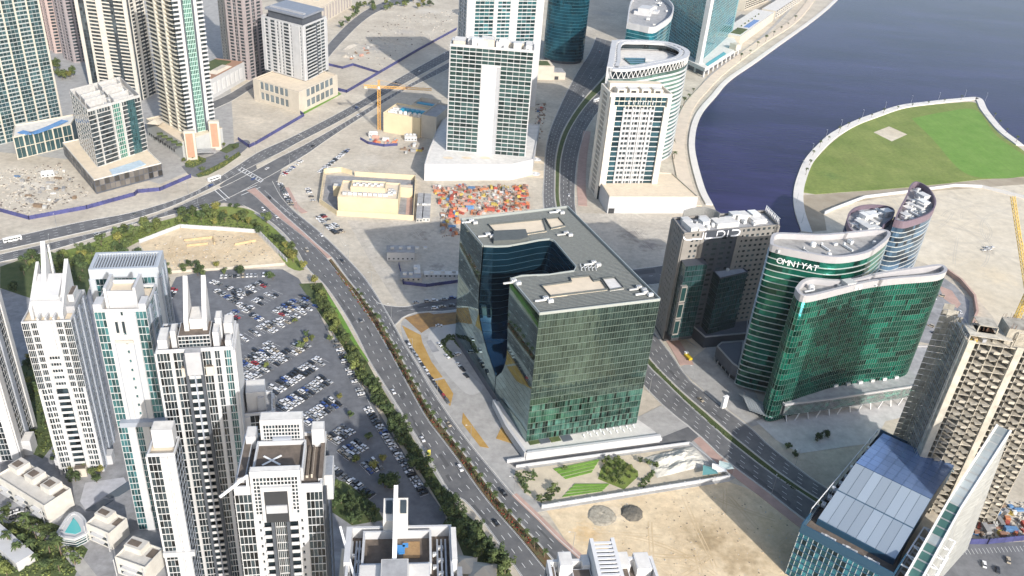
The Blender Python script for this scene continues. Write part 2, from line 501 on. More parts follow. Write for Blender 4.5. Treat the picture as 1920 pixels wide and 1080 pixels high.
# quay walls: land edge stands 1.2 m above the water
def ribbon(px, w, z, m, name, side=1, kind='structure', zb=None, step=6):
    P = line_px(px, z, step)
    mb = MB(); zb = zb if zb is not None else z - 0.5
    out = []
    for i, p in enumerate(P):
        t = (P[min(i + 1, len(P) - 1)] - P[max(i - 1, 0)]).normalized()
        out.append((p, p + Vector((-t.y, t.x)) * w * side))
    for (a, b), (c, e) in zip(out, out[1:]):
        q = [a, c, e, b] if side > 0 else [b, e, c, a]
        mb.hexa([(v.x, v.y, zb) for v in q] + [(v.x, v.y, z) for v in q])
    return mb.build(name, m, kind=kind), out
ribbon([(1612, -70)] + shore[1:11], 6.5, 1.2, PROMW, 'quay_walk', -1, zb=-1)
pr1 = [(1545, -25), (1500, 35), (1432, 82), (1362, 135), (1327, 170), (1304, 198), (1291, 228), (1284, 265), (1287, 300), (1300, 350), (1316, 385)]
ribbon(pr1, 13, 1.0, PROM, 'promenade', -1, zb=-.5)
ribbon([(1500, 0), (1432, 70), (1350, 130), (1318, 165), (1292, 200), (1278, 235), (1272, 268)], 5, .6, PAVE, 'promenade_garden_path', -1, zb=-.5)
ribbon(park_out[:16], 9.0, 1.2, PROMW, 'park_promenade', -1, zb=-1)
park_in = [(1503, 360), (1517, 317), (1540, 287), (1565, 263), (1603, 237), (1647, 220), (1690, 205), (1733, 198), (1787, 193), (1827, 192), (1837, 207), (1873, 250), (1920, 283), (1990, 345)]
gp = line_px(park_in, 0.3) + poly_px([(1990, 330), (1920, 331), (1840, 336), (1760, 345), (1700, 351), (1640, 356), (1580, 360), (1530, 364)], 0.3)
MB().prism(gp, -.2, 0.3).build('park_lawn', GRASS, kind='structure')
sheet('mown_lawn', line_px([(1710, 222), (1770, 210), (1829, 206), (1868, 254), (1930, 300), (1920, 329), (1850, 334), (1800, 318), (1750, 262), (1715, 228)], .33), .33, GRASSB)
sheet('sand_pit', poly_px([(1638, 248), (1667, 237), (1701, 252), (1672, 265)], .35), .35, PALE)
pale = poly_px([(1500, 440), (1545, 400), (1590, 380), (1680, 370), (1760, 352), (1930, 340), (2300, 420), (2300, 760), (1900, 640), (1800, 520), (1700, 480)], .02)
sheet('dredged_sand_plot', pale, .02, PALE)
brn = mat('brown_bank', (0.30, 0.25, 0.18), 0.95, col2=(0.42, 0.36, 0.27), scale=.05, bump=.5)
sheet('embankment', poly_px([(1506, 366), (1580, 361), (1700, 352), (1870, 334), (1930, 332), (1930, 345), (1780, 356), (1690, 364), (1600, 380), (1545, 402), (1550, 432), (1512, 436)], .05), .05, brn)

sheet('ochre_sand_plot', poly_px([(1025, 958), (1365, 903), (1400, 915), (1500, 975), (1560, 1120), (1120, 1120), (1085, 1050)], .02), .02, SANDY)
sheet('grey_sand_lot', poly_px([(650, 412), (780, 412), (860, 400), (870, 560), (780, 566), (745, 572), (700, 500)], .02), .02, LOTG)
sheet('grey_sand_lot', poly_px([(1085, 400), (1260, 402), (1245, 600), (1120, 470)], .02), .02, LOTG)
sheet('plaza_paving', poly_px([(-150, 600), (60, 520), (250, 560), (330, 600), (470, 800), (640, 930), (760, 1010), (900, 1120), (760, 1250), (-200, 1250)], .03), .03, PAVED)
sheet('car_park', poly_px([(270, 640), (310, 560), (330, 520), (400, 505), (530, 505), (560, 522), (590, 572), (625, 640), (690, 740), (770, 870), (835, 965), (838, 990), (770, 985), (690, 950), (620, 905), (500, 830)], .06), .06, ASPHL)
sheet('construction_plot', poly_px([(262, 458), (338, 427), (480, 437), (535, 492), (300, 512)], .05), .05, SANDY)
# green belts
sheet('verge_lawn', line_px([(28, 490), (150, 462), (233, 432), (320, 410), (372, 394), (420, 387), (465, 392), (495, 410), (540, 448), (572, 500), (540, 500), (480, 434), (338, 424), (262, 452), (170, 500), (60, 520)], .07, 4), .07, GRASS)
sheet('verge_shrubbery', poly_px([(560, 532), (603, 530), (640, 590), (700, 700), (760, 800), (838, 925), (862, 955), (900, 985), (980, 1110), (900, 1120), (845, 980), (800, 905), (720, 775), (640, 645)], .08), .08, GRASSD)
sheet('verge_strip_lawn', line_px([(606, 538), (640, 590), (668, 640), (690, 675), (684, 672), (655, 632), (625, 580), (606, 545)], .1), .1, GRASSB)
sheet('lot_garden', poly_px([(617, 895), (650, 905), (702, 945), (720, 975), (660, 985), (622, 960)], .09), .09, GRASSD)
sheet('tower_gardens', poly_px([(0, 500), (90, 470), (180, 500), (160, 560), (60, 560), (0, 540)], .09), .09, GRASSD)
sheet('tower_gardens', poly_px([(20, 700), (110, 640), (140, 780), (80, 860), (40, 840)], .09), .09, GRASSD)
sheet('street_garden', poly_px([(-20, 985), (40, 960), (110, 985), (165, 1030), (130, 1100), (-20, 1100)], .09), .09, GRASSD)
# upper left: plots and streets
sheet('upper_plot_paving', poly_px([(-300, 300), (0, 285), (140, 300), (300, 345), (440, 285), (430, 120), (420, -60), (-400, -60)], .02), .02, PAVE)
sheet('building_site_sand', poly_px([(-60, 300), (110, 300), (180, 365), (215, 380), (60, 412), (-60, 395)], .04), .04, SAND)

# ---------------------------------------------------------------- roads
ROADS = {}
def ccw0(poly):
    a = sum(p[0] * q[1] - q[0] * p[1] for p, q in zip(poly, poly[1:] + poly[:1]))
    return poly if a > 0 else list(reversed(poly))
def road(name, left, right, lanes=3, n=80, z=0.1, kl=True, kr=True, m=None, dash=3.0, gap=6.0, mark=True, label=None):
    Lp, Rp = resample(line_px(left, z), n), resample(line_px(right, z), n)
    mb = MB()
    for i in range(n - 1):
        mb.quad((*Lp[i], z), (*Lp[i + 1], z), (*Rp[i + 1], z), (*Rp[i], z))
    # make sure it faces up
    f = mb.f[0]; a, b, c = (Vector(mb.v[k]) for k in f[:3])
    if (b - a).cross(c - a).z < 0: mb.f = [tuple(reversed(q)) for q in mb.f]
    o = mb.build(name, m or ASPH, kind='structure')
    for side, P, Q in ((kl, Lp, Rp), (kr, Rp, Lp)):
        if not side: continue
        k = MB()
        for i in range(n - 1):
            t = (P[i + 1] - P[i])
            if t.length < 1e-6: continue
            q = Vector((-t.y, t.x)).normalized()
            if q.dot(Q[i] - P[i]) > 0: q = -q
            q *= 0.45
            a, b = P[i], P[i + 1]
            pts = [a, b, b + q, a + q]
            if (pts[1] - pts[0]).cross(pts[2] - pts[1]) < 0: pts.reverse()
            k.hexa([(v.x, v.y, 0) for v in pts] + [(v.x, v.y, z + .14) for v in pts])
        k.build('kerb', KERB, o)
    if mark:
        d = MB()
        for j in range(1, lanes):
            C = [a.lerp(b, j / lanes) for a, b in zip(Lp, Rp)]
            tot = sum((b - a).length for a, b in zip(C, C[1:]))
            m_ = int(tot / 1.5)
            if m_ < 4: continue
            C = resample(C, m_)
            st = int((dash + gap) / 1.5); ln = max(1, int(dash / 1.5))
            for i in range(0, m_ - ln, st):
                a, b = C[i], C[i + ln]
                t = (b - a).normalized(); q = Vector((-t.y, t.x)) * 0.11
                d.quad((*(a - q), z + .012), (*(b - q), z + .012), (*(b + q), z + .012), (*(a + q), z + .012))
        for P, Q in ((Lp, Rp), (Rp, Lp)):
            for i in range(n - 1):
                w = (Q[i] - P[i]).normalized(); w2 = (Q[i + 1] - P[i + 1]).normalized()
                a, b, c, e = P[i] + w * .35, P[i + 1] + w2 * .35, P[i + 1] + w2 * .5, P[i] + w * .5
                q = [a, b, c, e]
                if (b - a).cross(c - b) < 0: q = [e, c, b, a]
                d.quad(*[(v.x, v.y, z + .012) for v in q])
        lm = d.build('lane_markings', PAINT, o); lm['kind'] = 'stuff'
    ROADS[name] = (Lp, Rp)
    return o
# avenue to the upper left
road('avenue_far_carriageway', [(-60, 463), (0, 450), (147, 417), (253, 397), (360, 362), (440, 314), (487, 284), (547, 257), (620, 220), (680, 187), (747, 147), (813, 110), (870, 78), (960, 20)],
     [(-60, 483), (0, 470), (147, 437), (213, 421), (300, 395), (363, 368), (420, 340), (470, 313), (527, 285), (557, 268), (640, 225), (700, 190), (770, 150), (850, 106), (970, 36)], 4, 90)
road('avenue_near_carriageway', [(-60, 490), (0, 477), (147, 443), (213, 428), (300, 401), (363, 374), (430, 345), (480, 319), (530, 292), (570, 272), (640, 233), (700, 197), (770, 157), (850, 112), (970, 42)],
     [(-60, 506), (0, 491), (67, 477), (160, 450), (233, 425), (320, 403), (367, 390), (430, 370), (480, 343), (512, 326), (573, 290), (613, 262), (677, 220), (757, 170), (850, 124), (970, 55)], 4, 90)
road('boulevard_west_carriageway', [(455, 384), (480, 397), (517, 423), (550, 457), (577, 503), (608, 533), (637, 573), (667, 623), (693, 677), (720, 720), (747, 763), (780, 817), (813, 873), (842, 920), (870, 938), (897, 967), (927, 1007), (957, 1050), (990, 1098)],
     [(460, 356), (480, 370), (513, 400), (547, 427), (580, 453), (613, 485), (640, 520), (667, 555), (693, 595), (720, 640), (747, 688), (765, 722), (800, 783), (830, 823), (863, 867), (897, 915), (930, 957), (962, 993), (993, 1030), (1045, 1095)], 3, 90)
road('boulevard_east_carriageway', [(480, 352), (500, 371), (533, 403), (567, 433), (600, 463), (623, 483), (650, 520), (680, 557), (710, 598), (737, 642), (763, 690), (780, 722), (813, 778), (847, 820), (880, 863), (913, 907), (947, 950), (967, 972), (993, 1000), (1033, 1045), (1075, 1095)],
     [(510, 340), (527, 370), (553, 397), (590, 427), (623, 457), (653, 487), (677, 513), (697, 540), (720, 577), (743, 617), (757, 643), (780, 680), (803, 720), (827, 757), (857, 800), (890, 843), (925, 885), (960, 926), (1003, 967), (1047, 1011), (1083, 1043), (1130, 1090)], 3, 90)
road('canal_road_west_carriageway', [(1118, 70), (1105, 100), (1080, 140), (1050, 200), (1027, 260), (1020, 333), (1020, 390), (1040, 470), (1095, 575), (1160, 665), (1207, 722), (1243, 760), (1283, 793), (1313, 817), (1350, 853), (1393, 887), (1440, 921), (1500, 968), (1600, 1040)],
     [(1155, 80), (1150, 112), (1130, 145), (1091, 190), (1058, 240), (1043, 287), (1040, 340), (1042, 385), (1062, 450), (1120, 555), (1180, 638), (1213, 683), (1242, 711), (1270, 739), (1300, 767), (1330, 793), (1358, 819), (1400, 852), (1440, 883), (1503, 925), (1600, 990)], 4, 90)
road('canal_road_east_carriageway', [(1170, 90), (1150, 145), (1104, 192), (1070, 242), (1054, 290), (1050, 340), (1052, 385), (1072, 445), (1130, 548), (1190, 630), (1221, 675), (1250, 706), (1280, 735), (1310, 761), (1340, 786), (1368, 812), (1410, 845), (1440, 870), (1503, 915), (1600, 975)],
     [(1190, 110), (1165, 165), (1125, 205), (1098, 245), (1084, 290), (1078, 340), (1080, 400), (1105, 450), (1165, 540), (1225, 622), (1258, 664), (1290, 710), (1323, 737), (1350, 759), (1380, 782), (1408, 803), (1440, 834), (1483, 868), (1520, 896), (1620, 960)], 4, 90)
road('side_street', [(700, 560), (712, 570), (743, 575), (770, 574), (800, 565), (857, 556), (1000, 530), (1100, 515), (1230, 500), (1275, 490)],
     [(738, 612), (745, 605), (757, 594), (780, 586), (810, 584), (853, 581), (1000, 558), (1100, 545), (1235, 532), (1280, 520)], 2, 40, z=0.104)
# repaired strips and worn patches in the asphalt
_pr = random.Random(17)
PATCH = mat('asphalt_patch', (.075, .077, .08), .9, col2=(.10, .10, .102), scale=.2)
for nm_, (Lp_, Rp_) in list(ROADS.items()):
    mb = MB()
    for k in range(14):
        i = _pr.randrange(2, len(Lp_) - 4); f0 = _pr.uniform(.05, .7); f1 = f0 + _pr.uniform(.08, .25); j = i + _pr.choice((1, 1, 2, 3))
        q = [Lp_[i].lerp(Rp_[i], f0), Lp_[min(j, len(Lp_) - 1)].lerp(Rp_[min(j, len(Lp_) - 1)], f0), Lp_[min(j, len(Lp_) - 1)].lerp(Rp_[min(j, len(Lp_) - 1)], f1), Lp_[i].lerp(Rp_[i], f1)]
        if (q[1] - q[0]).cross(q[2] - q[1]) < 0: q.reverse()
        mb.quad(*[(v.x, v.y, .1075 + .0002 * k) for v in q])
    o = mb.build('asphalt_patches', PATCH, bpy.data.objects[nm_]); o['kind'] = 'stuff'
# junction deck and medians
sheet('junction', poly_px([(405, 352), (478, 300), (540, 290), (528, 318), (520, 340), (540, 382), (500, 395), (455, 386), (420, 380), (385, 388), (370, 392)], .116), .116, ASPH)
def median(name, left, right, m, n=70, z=.24):
    Lp, Rp = resample(line_px(left, z), n), resample(line_px(right, z), n)
    mb = MB()
    for i in range(n - 1):
        q = [Lp[i], Lp[i + 1], Rp[i + 1], Rp[i]]
        if (q[1] - q[0]).cross(q[2] - q[1]) < 0: q.reverse()
        mb.hexa([(v.x, v.y, 0) for v in q] + [(v.x, v.y, z) for v in q])
    mb.build(name, m, kind='structure')
    return [a.lerp(b, .5) for a, b in zip(Lp, Rp)]
median('avenue_median', [(-60, 484), (0, 471), (147, 438), (213, 422), (300, 396), (363, 369), (410, 346)], [(-60, 489), (0, 476), (147, 442.5), (213, 427), (300, 400.5), (363, 373.5), (414, 351)], SAND)
median('avenue_median', [(480, 309.5), (527, 286), (557, 269), (640, 226), (700, 191), (770, 151), (850, 107), (970, 37)], [(482, 317), (530, 291), (570, 271), (640, 232), (700, 196), (770, 156), (850, 111), (970, 41)], SAND)
median('boulevard_paved_median', [(462, 357), (481, 370), (514, 400), (548, 427), (581, 453), (613, 484)], [(478, 352), (499, 371), (532, 403), (566, 433), (599, 463), (622, 482)], PAVEP)
MED = median('boulevard_planted_median', [(616, 488), (641, 520), (668, 555), (694, 595), (721, 640), (748, 688), (766, 722), (801, 783), (831, 823), (864, 867), (898, 915), (931, 957), (963, 993), (994, 1030), (1046, 1095)],
             [(621, 485), (648, 520), (678, 557), (708, 598), (735, 642), (761, 690), (778, 722), (811, 778), (845, 820), (878, 863), (911, 907), (945, 950), (965, 972), (991, 1000), (1031, 1045), (1073, 1095)], REDG)
MED2 = median('canal_road_median', [(1162, 85), (1148, 120), (1132, 147), (1092, 191), (1060, 241), (1045, 288), (1042, 340), (1044, 385), (1064, 450), (1122, 554), (1182, 637), (1214, 682), (1243, 710), (1271, 738), (1301, 766), (1331, 792), (1359, 818), (1401, 851), (1441, 882), (1504, 924), (1600, 988)],
              [(1168, 90), (1158, 118), (1148, 146), (1102, 192), (1068, 242), (1052, 290), (1048, 340), (1050, 385), (1070, 445), (1128, 549), (1188, 631), (1219, 676), (1248, 707), (1278, 736), (1308, 762), (1338, 787), (1366, 813), (1408, 846), (1438, 871), (1503, 917), (1600, 977)], GRASSD)
# service streets of the upper blocks
road('upper_street', [(596, 108), (622, 76), (660, 38), (700, 12), (760, -8), (860, -30)], [(612, 112), (640, 80), (676, 44), (712, 20), (768, 2), (868, -18)], 2, 40, mark=False)
road('hall_street', [(396, 192), (430, 176), (466, 154), (480, 146)], [(402, 204), (438, 187), (474, 164), (488, 155)], 2, 20, mark=False)
sheet('entrance_court', line_px([(340, 312), (372, 300), (400, 290), (440, 268), (462, 262), (468, 272), (440, 296), (402, 318), (372, 332), (352, 326)], .12, 3), .12, ASPHL)
for px in ([(346, 306), (372, 293), (386, 297), (386, 303), (362, 314), (348, 313)], [(412, 282), (430, 270), (448, 268), (448, 275), (425, 287)], [(367, 327), (392, 316), (420, 302), (448, 284), (452, 290), (420, 312), (390, 328), (372, 332)]):
    MB().prism(ccw0(poly_px(px, .35)), 0, .35).build('entrance_lawn', GRASSD, kind='structure')
# pink footways
def footway(name, px, w, m, side, z=.235):
    return ribbon(px, w, z, m, name, side, zb=0)[0]
footway('pink_footway', [(1313, 819), (1350, 855), (1393, 889), (1440, 924), (1500, 971), (1600, 1045)], 5.5, PAVEP, -1)
footway('pink_footway', [(960, 929), (1003, 970), (1047, 1014), (1083, 1046), (1130, 1093)], 3.0, PAVEP, 1)
footway('pink_footway', [(1232, 612), (1262, 660), (1275, 684)], 9.0, PAVEP, 1)
footway('pink_footway', [(1094, 245), (1086, 290), (1082, 340), (1084, 385)], 8.0, PAVEP, 1)
footway('pink_footway', [(530, 352), (548, 385), (566, 400)], 5.0, PAVEP, 1)
footway('pink_footway', [(722, 723), (749, 766), (782, 820), (815, 876), (840, 915)], 2.0, PAVE, -1)
footway('pink_footway', [(1258, 118), (1180, 118), (1130, 108)], 10.0, PAVEP, -1, z=.07)
footway('sand_footway', [(480, 398), (517, 425), (549, 459), (574, 503)], 2.0, PAVE, -1)

# junction paint: crossings and stop lines
jm = MB()
def bar(mb, a, b, w, z=.125):
    a, b = G2(*a, z), G2(*b, z)
    t = (b - a).normalized(); q = Vector((-t.y, t.x)) * w / 2
    mb.quad((*(a - q), z), (*(b - q), z), (*(b + q), z), (*(a + q), z))
for a, b in (((452, 313), (494, 337)), ((446, 318), (488, 341)), ((452, 366), (488, 351)), ((446, 362), (482, 347)), ((408, 352), (430, 372)), ((402, 356), (424, 376))):
    bar(jm, a, b, .6)
for k in range(9):
    t = k / 8
    bar(jm, (453 + 40 * t, 315 + 23 * t), (448 + 40 * t, 319 + 23 * t), .7)
for k in range(6):
    bar(jm, (492 + k * 4.2, 352 + k * 5), (540 + k * 5, 400 + k * 3), .2) if k in (1, 3) else None
ROADMARK = jm.build('crossing_markings', PAINT, bpy.data.objects['junction']); ROADMARK['kind'] = 'stuff'
# car-park kerb, entry road and bay lines
pk = MB()
for a, b in (((577, 535), (640, 655)), ((640, 655), (700, 770)), ((700, 770), (770, 885))): bar(pk, a, b, .15, .075)
# ================================================================ shared building helpers
def ccw(poly):
    a = sum(p[0] * q[1] - q[0] * p[1] for p, q in zip(poly, poly[1:] + poly[:1]))
    return poly if a > 0 else list(reversed(poly))
def inset(poly, d):
    """shift a ccw polygon inwards by d (mitred)"""
    n = len(poly); out = []
    for i in range(n):
        p0, p1, p2 = V2(poly[i - 1]), V2(poly[i]), V2(poly[(i + 1) % n])
        e1, e2 = (p1 - p0).normalized(), (p2 - p1).normalized()
        n1, n2 = Vector((-e1.y, e1.x)), Vector((-e2.y, e2.x))
        b = n1 + n2
        k = max(0.35, 1 + n1.dot(n2))
        out.append(p1 + b / k * d)
    return out
def rect(P0, yaw, w, d):
    P0 = V2(P0); u = Vector((math.cos(yaw), math.sin(yaw))); v = Vector((-u.y, u.x))
    return [P0, P0 + u * w, P0 + u * w + v * d, P0 + v * d]
def core(root, poly, z0, z1, m, name='core', mtop=None):
    o = MB().prism(poly, z0, z1, 0, 0).build(name, m, root)
    if mtop and mtop is not m: MB().cap(poly, z1 + .03).build('roof_surface', mtop, o)
    return o
def parapet(root, poly, z, h, th, m, name='parapet', label=None):
    """upstand round a roof: mitred ring"""
    poly = ccw(list(poly)); q = inset(poly, th); mb = MB(); n = len(poly)
    for i in range(n):
        j = (i + 1) % n
        mb.hexa([(*poly[i][:2], z), (*poly[j][:2], z), (*q[j], z), (*q[i], z), (*poly[i][:2], z + h), (*poly[j][:2], z + h), (*q[j], z + h), (*q[i], z + h)])
    return mb.build(name, m, root, label=label)
_units = {}
def unit_mesh(kind):
    if kind in _units: return _units[kind]
    mb = MB()
    if kind == 'roof_unit':
        mb.box(0, 0, .25, 2.6, 1.7, 1.5); mb.box(-1, 0, 0, .2, 1.5, .25, m=1); mb.box(1, 0, 0, .2, 1.5, .25, m=1)
        mb.lathe(-.6, 0, [(.5, 1.75), (.5, 1.9), (.0, 1.9)], 10, 1); mb.lathe(.6, 0, [(.5, 1.75), (.5, 1.9), (.0, 1.9)], 10, 1)
    elif kind == 'roof_tank':
        mb.lathe(0, 0, [(1.2, 0), (1.25, .2), (1.25, 1.8), (1.0, 2.15), (.2, 2.3), (0, 2.3)], 12)
    elif kind == 'roof_duct':
        mb.box(0, 0, .4, 6, .8, .7); mb.box(2.7, 0, .4, .8, .8, 1.6); mb.box(-2, 0, 0, .2, .6, .4, m=1); mb.box(1, 0, 0, .2, .6, .4, m=1)
    elif kind == 'roof_house':
        mb.box(0, 0, 0, 5, 4, 3); mb.box(0, 0, 3, 5.4, 4.4, .25); mb.box(0, -2.02, 0, 1, .06, 2.1, m=1)
    _units[kind] = meshof(mb, kind, [mat('unit_paint', (.62, .62, .60), .6, objrand=.25), METAL])
    return _units[kind]
def inside(p, poly):
    c = False; n = len(poly)
    for i in range(n):
        a, b = poly[i], poly[i - 1]
        if (a[1] > p[1]) != (b[1] > p[1]) and p[0] < (b[0] - a[0]) * (p[1] - a[1]) / (b[1] - a[1]) + a[0]: c = not c
    return c
def rooftop(root, poly, z, n, yaw=0.0, kinds=('roof_unit', 'roof_unit', 'roof_tank', 'roof_duct', 'roof_house'), seed=1, s=(.8, 1.3)):
    rnd = random.Random(seed); poly = inset(ccw(list(poly)), 2.5)
    xs = [p[0] for p in poly]; ys = [p[1] for p in poly]
    done = []; tries = 0
    while len(done) < n and tries < n * 40:
        tries += 1
        p = (rnd.uniform(min(xs), max(xs)), rnd.uniform(min(ys), max(ys)))
        if not inside(p, poly) or any((p[0] - q[0]) ** 2 + (p[1] - q[1]) ** 2 < 14 for q in done): continue
        done.append(p)
        k = rnd.choice(kinds)
        o = put(unit_mesh(k), k, root, (p[0], p[1], z + .003), yaw + rnd.choice((0, math.pi / 2)))
        q = rnd.uniform(*s); o.scale = (q, q, q * rnd.uniform(.8, 1.2))
def curved(root, pts, z0, z1, fh, gl, band, seg=1.7, bh=.35, bout=.25, fins=None, finout=.35, skip_lo=0, corem=None, core_=True, fin_n=None):
    """glazed skin round a closed curved plan, a ring band at each floor, optional vertical fins"""
    pts = ccw([V2(p) for p in pts])
    loop = pts + [pts[0]]
    L = sum((b - a).length for a, b in zip(loop, loop[1:]))
    n = max(8, int(L / seg)); P = resample(loop, n + 1)[:-1]
    nf = max(1, int(round((z1 - z0) / fh))); f = (z1 - z0) / nf
    if core_: core(root, inset(P, .35), z0, z1 - .3, corem or DARK)
    mb = MB()
    for i in range(nf):
        run = 0
        for k in range(n):
            a, b = P[k], P[(k + 1) % n]
            run -= 1
            if run < 0: run = random.choice((0, 0, 1, 2, 4, 7))
            elif k:                                                  # panes of one run share their edge and tint
                i1 = len(mb.v); mb.v += [(b.x, b.y, z0 + i * f + bh * .8), (b.x, b.y, z0 + (i + 1) * f)]
                mb.f.append((lo, i1, i1 + 1, hi)); mb.mi.append(0); lo, hi = i1, i1 + 1
                continue
            d = (b - a) * .012
            lo, hi = len(mb.v) + 1, len(mb.v) + 2
            nn = Vector(((b - a).y, -(b - a).x)).normalized() * random.uniform(0, .035)
            mb.quad((a.x + d.x, a.y + d.y, z0 + i * f + bh * .8), (b.x - d.x, b.y - d.y, z0 + i * f + bh * .8), (b.x - d.x + nn.x, b.y - d.y + nn.y, z0 + (i + 1) * f), (a.x + d.x + nn.x, a.y + d.y + nn.y, z0 + (i + 1) * f))
    o = mb.build('glass_panels', gl, root); o['kind'] = 'stuff'
    c = sum(P, Vector((0, 0))) / len(P)
    q = inset(P, -bout); qi = inset(P, .2)
    mb = MB()
    for k in range(n):
        j = (k + 1) % n
        mb.hexa([(q[k].x - c.x, q[k].y - c.y, 0), (q[j].x - c.x, q[j].y - c.y, 0), (qi[j].x - c.x, qi[j].y - c.y, 0), (qi[k].x - c.x, qi[k].y - c.y, 0)] +
                [(q[k].x - c.x, q[k].y - c.y, bh), (q[j].x - c.x, q[j].y - c.y, bh), (qi[j].x - c.x, qi[j].y - c.y, bh), (qi[k].x - c.x, qi[k].y - c.y, bh)])
    me = meshof(mb, 'floor_band', band)
    for i in range(nf): put(me, 'floor_band', root, (c.x, c.y, z0 + i * f))
    if fins:
        m = MB(); m.box(0, 0, 0, .16, finout, z1 - z0)
        me = meshof(m, 'fin', fins)
        k2 = fin_n or n
        F = resample(loop, k2 + 1)
        for k in range(k2):
            t = (F[k + 1] - F[k - 1 if k else -2]).normalized()
            nn = Vector((t.y, -t.x))
            p = F[k] + nn * (finout * .5 + bout * .2)
            put(me, 'fin', root, (p.x, p.y, z0), math.atan2(t.y, t.x))
    return P
def lettering(root, text, size, loc, rot, m, depth=.25, name='lettering', sx=1.0):
    cu = bpy.data.curves.new(name, 'FONT'); cu.body = text; cu.size = size; cu.extrude = depth; cu.align_x = 'CENTER'
    cu.resolution_u = 3
    o = bpy.data.objects.new(name, cu); COL.objects.link(o)
    bpy.context.view_layer.update()
    me = bpy.data.meshes.new_from_object(o.evaluated_get(bpy.context.evaluated_depsgraph_get()))
    bpy.data.objects.remove(o)
    me.materials.clear(); me.materials.append(m)
    ob = put(me, name, root, loc); ob.rotation_euler = rot; ob.scale = (sx, 1, 1)
    return ob

# ================================================================ the cube of glass with the melted void
def cube_building():
    ZR, ZB = 83.0, 5.0
    FL, FR, BR, BL = (G2(x, y, ZR) for x, y in ((1011.5, 590.7), (1237, 564), (1064, 390), (864, 414)))
    root = thing('glass_cube_building', 'green mirrored glass cube with a dark curved void cut through its west side', 'building', (*((FL + BR) / 2), 0))
    def B(s, t): return (FL.lerp(FR, s)).lerp(BL.lerp(BR, s), t)
    def inv(p):
        s = t = .5
        for _ in range(30):
            q = B(s, t) - p
            ds = (B(s + 1e-3, t) - B(s, t)) * 1e3; dt = (B(s, t + 1e-3) - B(s, t)) * 1e3
            det = ds.x * dt.y - ds.y * dt.x
            s -= (q.x * dt.y - q.y * dt.x) / det; t -= (ds.x * q.y - ds.y * q.x) / det
        return s, t
    notch_px = [(907, 463), (930, 464), (952, 463), (985, 457), (1010, 452), (1030, 450), (1039, 454), (1052, 469), (1068, 488), (1080, 502), (1076, 510), (1055, 513), (1030, 517), (1000, 518), (978, 519), (957, 525)]
    top = [inv(G2(x, y, ZR)) for x, y in notch_px]
    ta, tb = top[0][1], top[-1][1]
    # how the opening runs down the west face (z, back edge, front edge, depth scale)
    prof = [(83, ta, tb, 1.0), (74, ta, tb, .99), (66, ta + .004, tb - .004, .97), (56, ta + .012, tb - .015, .94), (46, ta + .01, tb - .03, .88), (38, ta - .015, tb - .035, .8),
            (31, ta - .07, tb - .02, .66), (26, ta - .13, tb + .0, .5), (22, ta - .19, tb + .03, .33), (18.5, tb + .09, tb + .06, .12), (17.5, tb + .078, tb + .07, .01), (ZB, tb + .078, tb + .07, .01)]
    def at(z):
        for (z1, a1, b1, d1), (z0, a0, b0, d0) in zip(prof, prof[1:]):
            if z0 <= z <= z1:
                k = (z - z0) / (z1 - z0); k2 = k * k * (3 - 2 * k) if z < 32 else k
                return a0 + (a1 - a0) * k2, b0 + (b1 - b0) * k2, d0 + (d1 - d0) * k2
        return prof[-1][1:]
    NN = len(top)
    def section(z):
        a, b, d = at(z)
        out = []
        for s, t in top:
            f = (t - tb) / (ta - tb)
            out.append(B(max(.0, s) * d, b + (a - b) * f))
        return out
    zs = [ZB + (ZR - ZB) * i / 40 for i in range(41)]
    secs = [section(z) for z in zs]
    void = MB()
    for i in range(40):
        for k in range(NN - 1):
            a, b, c, d = secs[i][k], secs[i][k + 1], secs[i + 1][k + 1], secs[i + 1][k]
            void.v += [(*a, zs[i]), (*b, zs[i]), (*c, zs[i + 1]), (*d, zs[i + 1])]
            m = len(void.v) - 4
            void.f.append((m, m + 1, m + 2, m + 3)); void.mi.append(0)
    GLV = glass('void_glass', (0.012, 0.055, 0.095), .75, .06, 0.10)
    o = void.build('void_glazing', GLV, root)
    bm = bmesh.new(); bm.from_mesh(o.data); bmesh.ops.remove_doubles(bm, verts=bm.verts, dist=.002); bmesh.ops.recalc_face_normals(bm, faces=bm.faces); bm.to_mesh(o.data); bm.free()
    o.data.polygons.foreach_set('use_smooth', [True] * len(o.data.polygons))
    o['label'] = 'dark blue curved glazing inside the void'
    lines = mat('void_line', (.07, .13, .17), .4, metal=.5)
    for z in range(12, 41, 2):                                      # horizontal joints round the void
        if zs[z] < 20: continue
        mb = MB(); S = secs[z]
        for k in range(NN - 1):
            mb.beam((*S[k], zs[z]), (*S[k + 1], zs[z]), .14, .22)
        mb.build('void_joint', lines, root)
    # inner body (keeps the glass opaque) and roof deck
    GLF = glass('cube_front_glass', (0.08, 0.125, 0.107), .7, .06, .32, drift=.35, dscale=.045)
    GLW = glass('cube_mirror_glass', (0.15, 0.24, 0.26), .96, .035, .05, wob=.03)
    FRM = mat('cube_frame', (.15, .19, .165), .35, metal=.3)
    FRW = mat('cube_frame_dark', (.10, .15, .16), .35, metal=.5)
    # front and other sun-side faces
    GLO = glass('cube_lower_glass', (0.05, 0.125, 0.10), .6, .08, .95, drift=.5, dscale=.06)
    facade(root, FL, FR, ZB, 28.4, [(1, 'g', dict(n=46, bh=.3, mw=.1, fh=3.9, depth=.1))], frame=FRM, gl=GLO)
    facade(root, FL, FR, 28.4, ZR, [(1, 'g', dict(n=46, bh=.3, mw=.1, fh=3.9, depth=.1))], frame=FRM, gl=GLF)
    facade(root, FR, BR, ZB, ZR, [(1, 'g', dict(n=60, bh=.42, mw=.16, fh=3.9, depth=.12))], frame=FRM, gl=GLF)
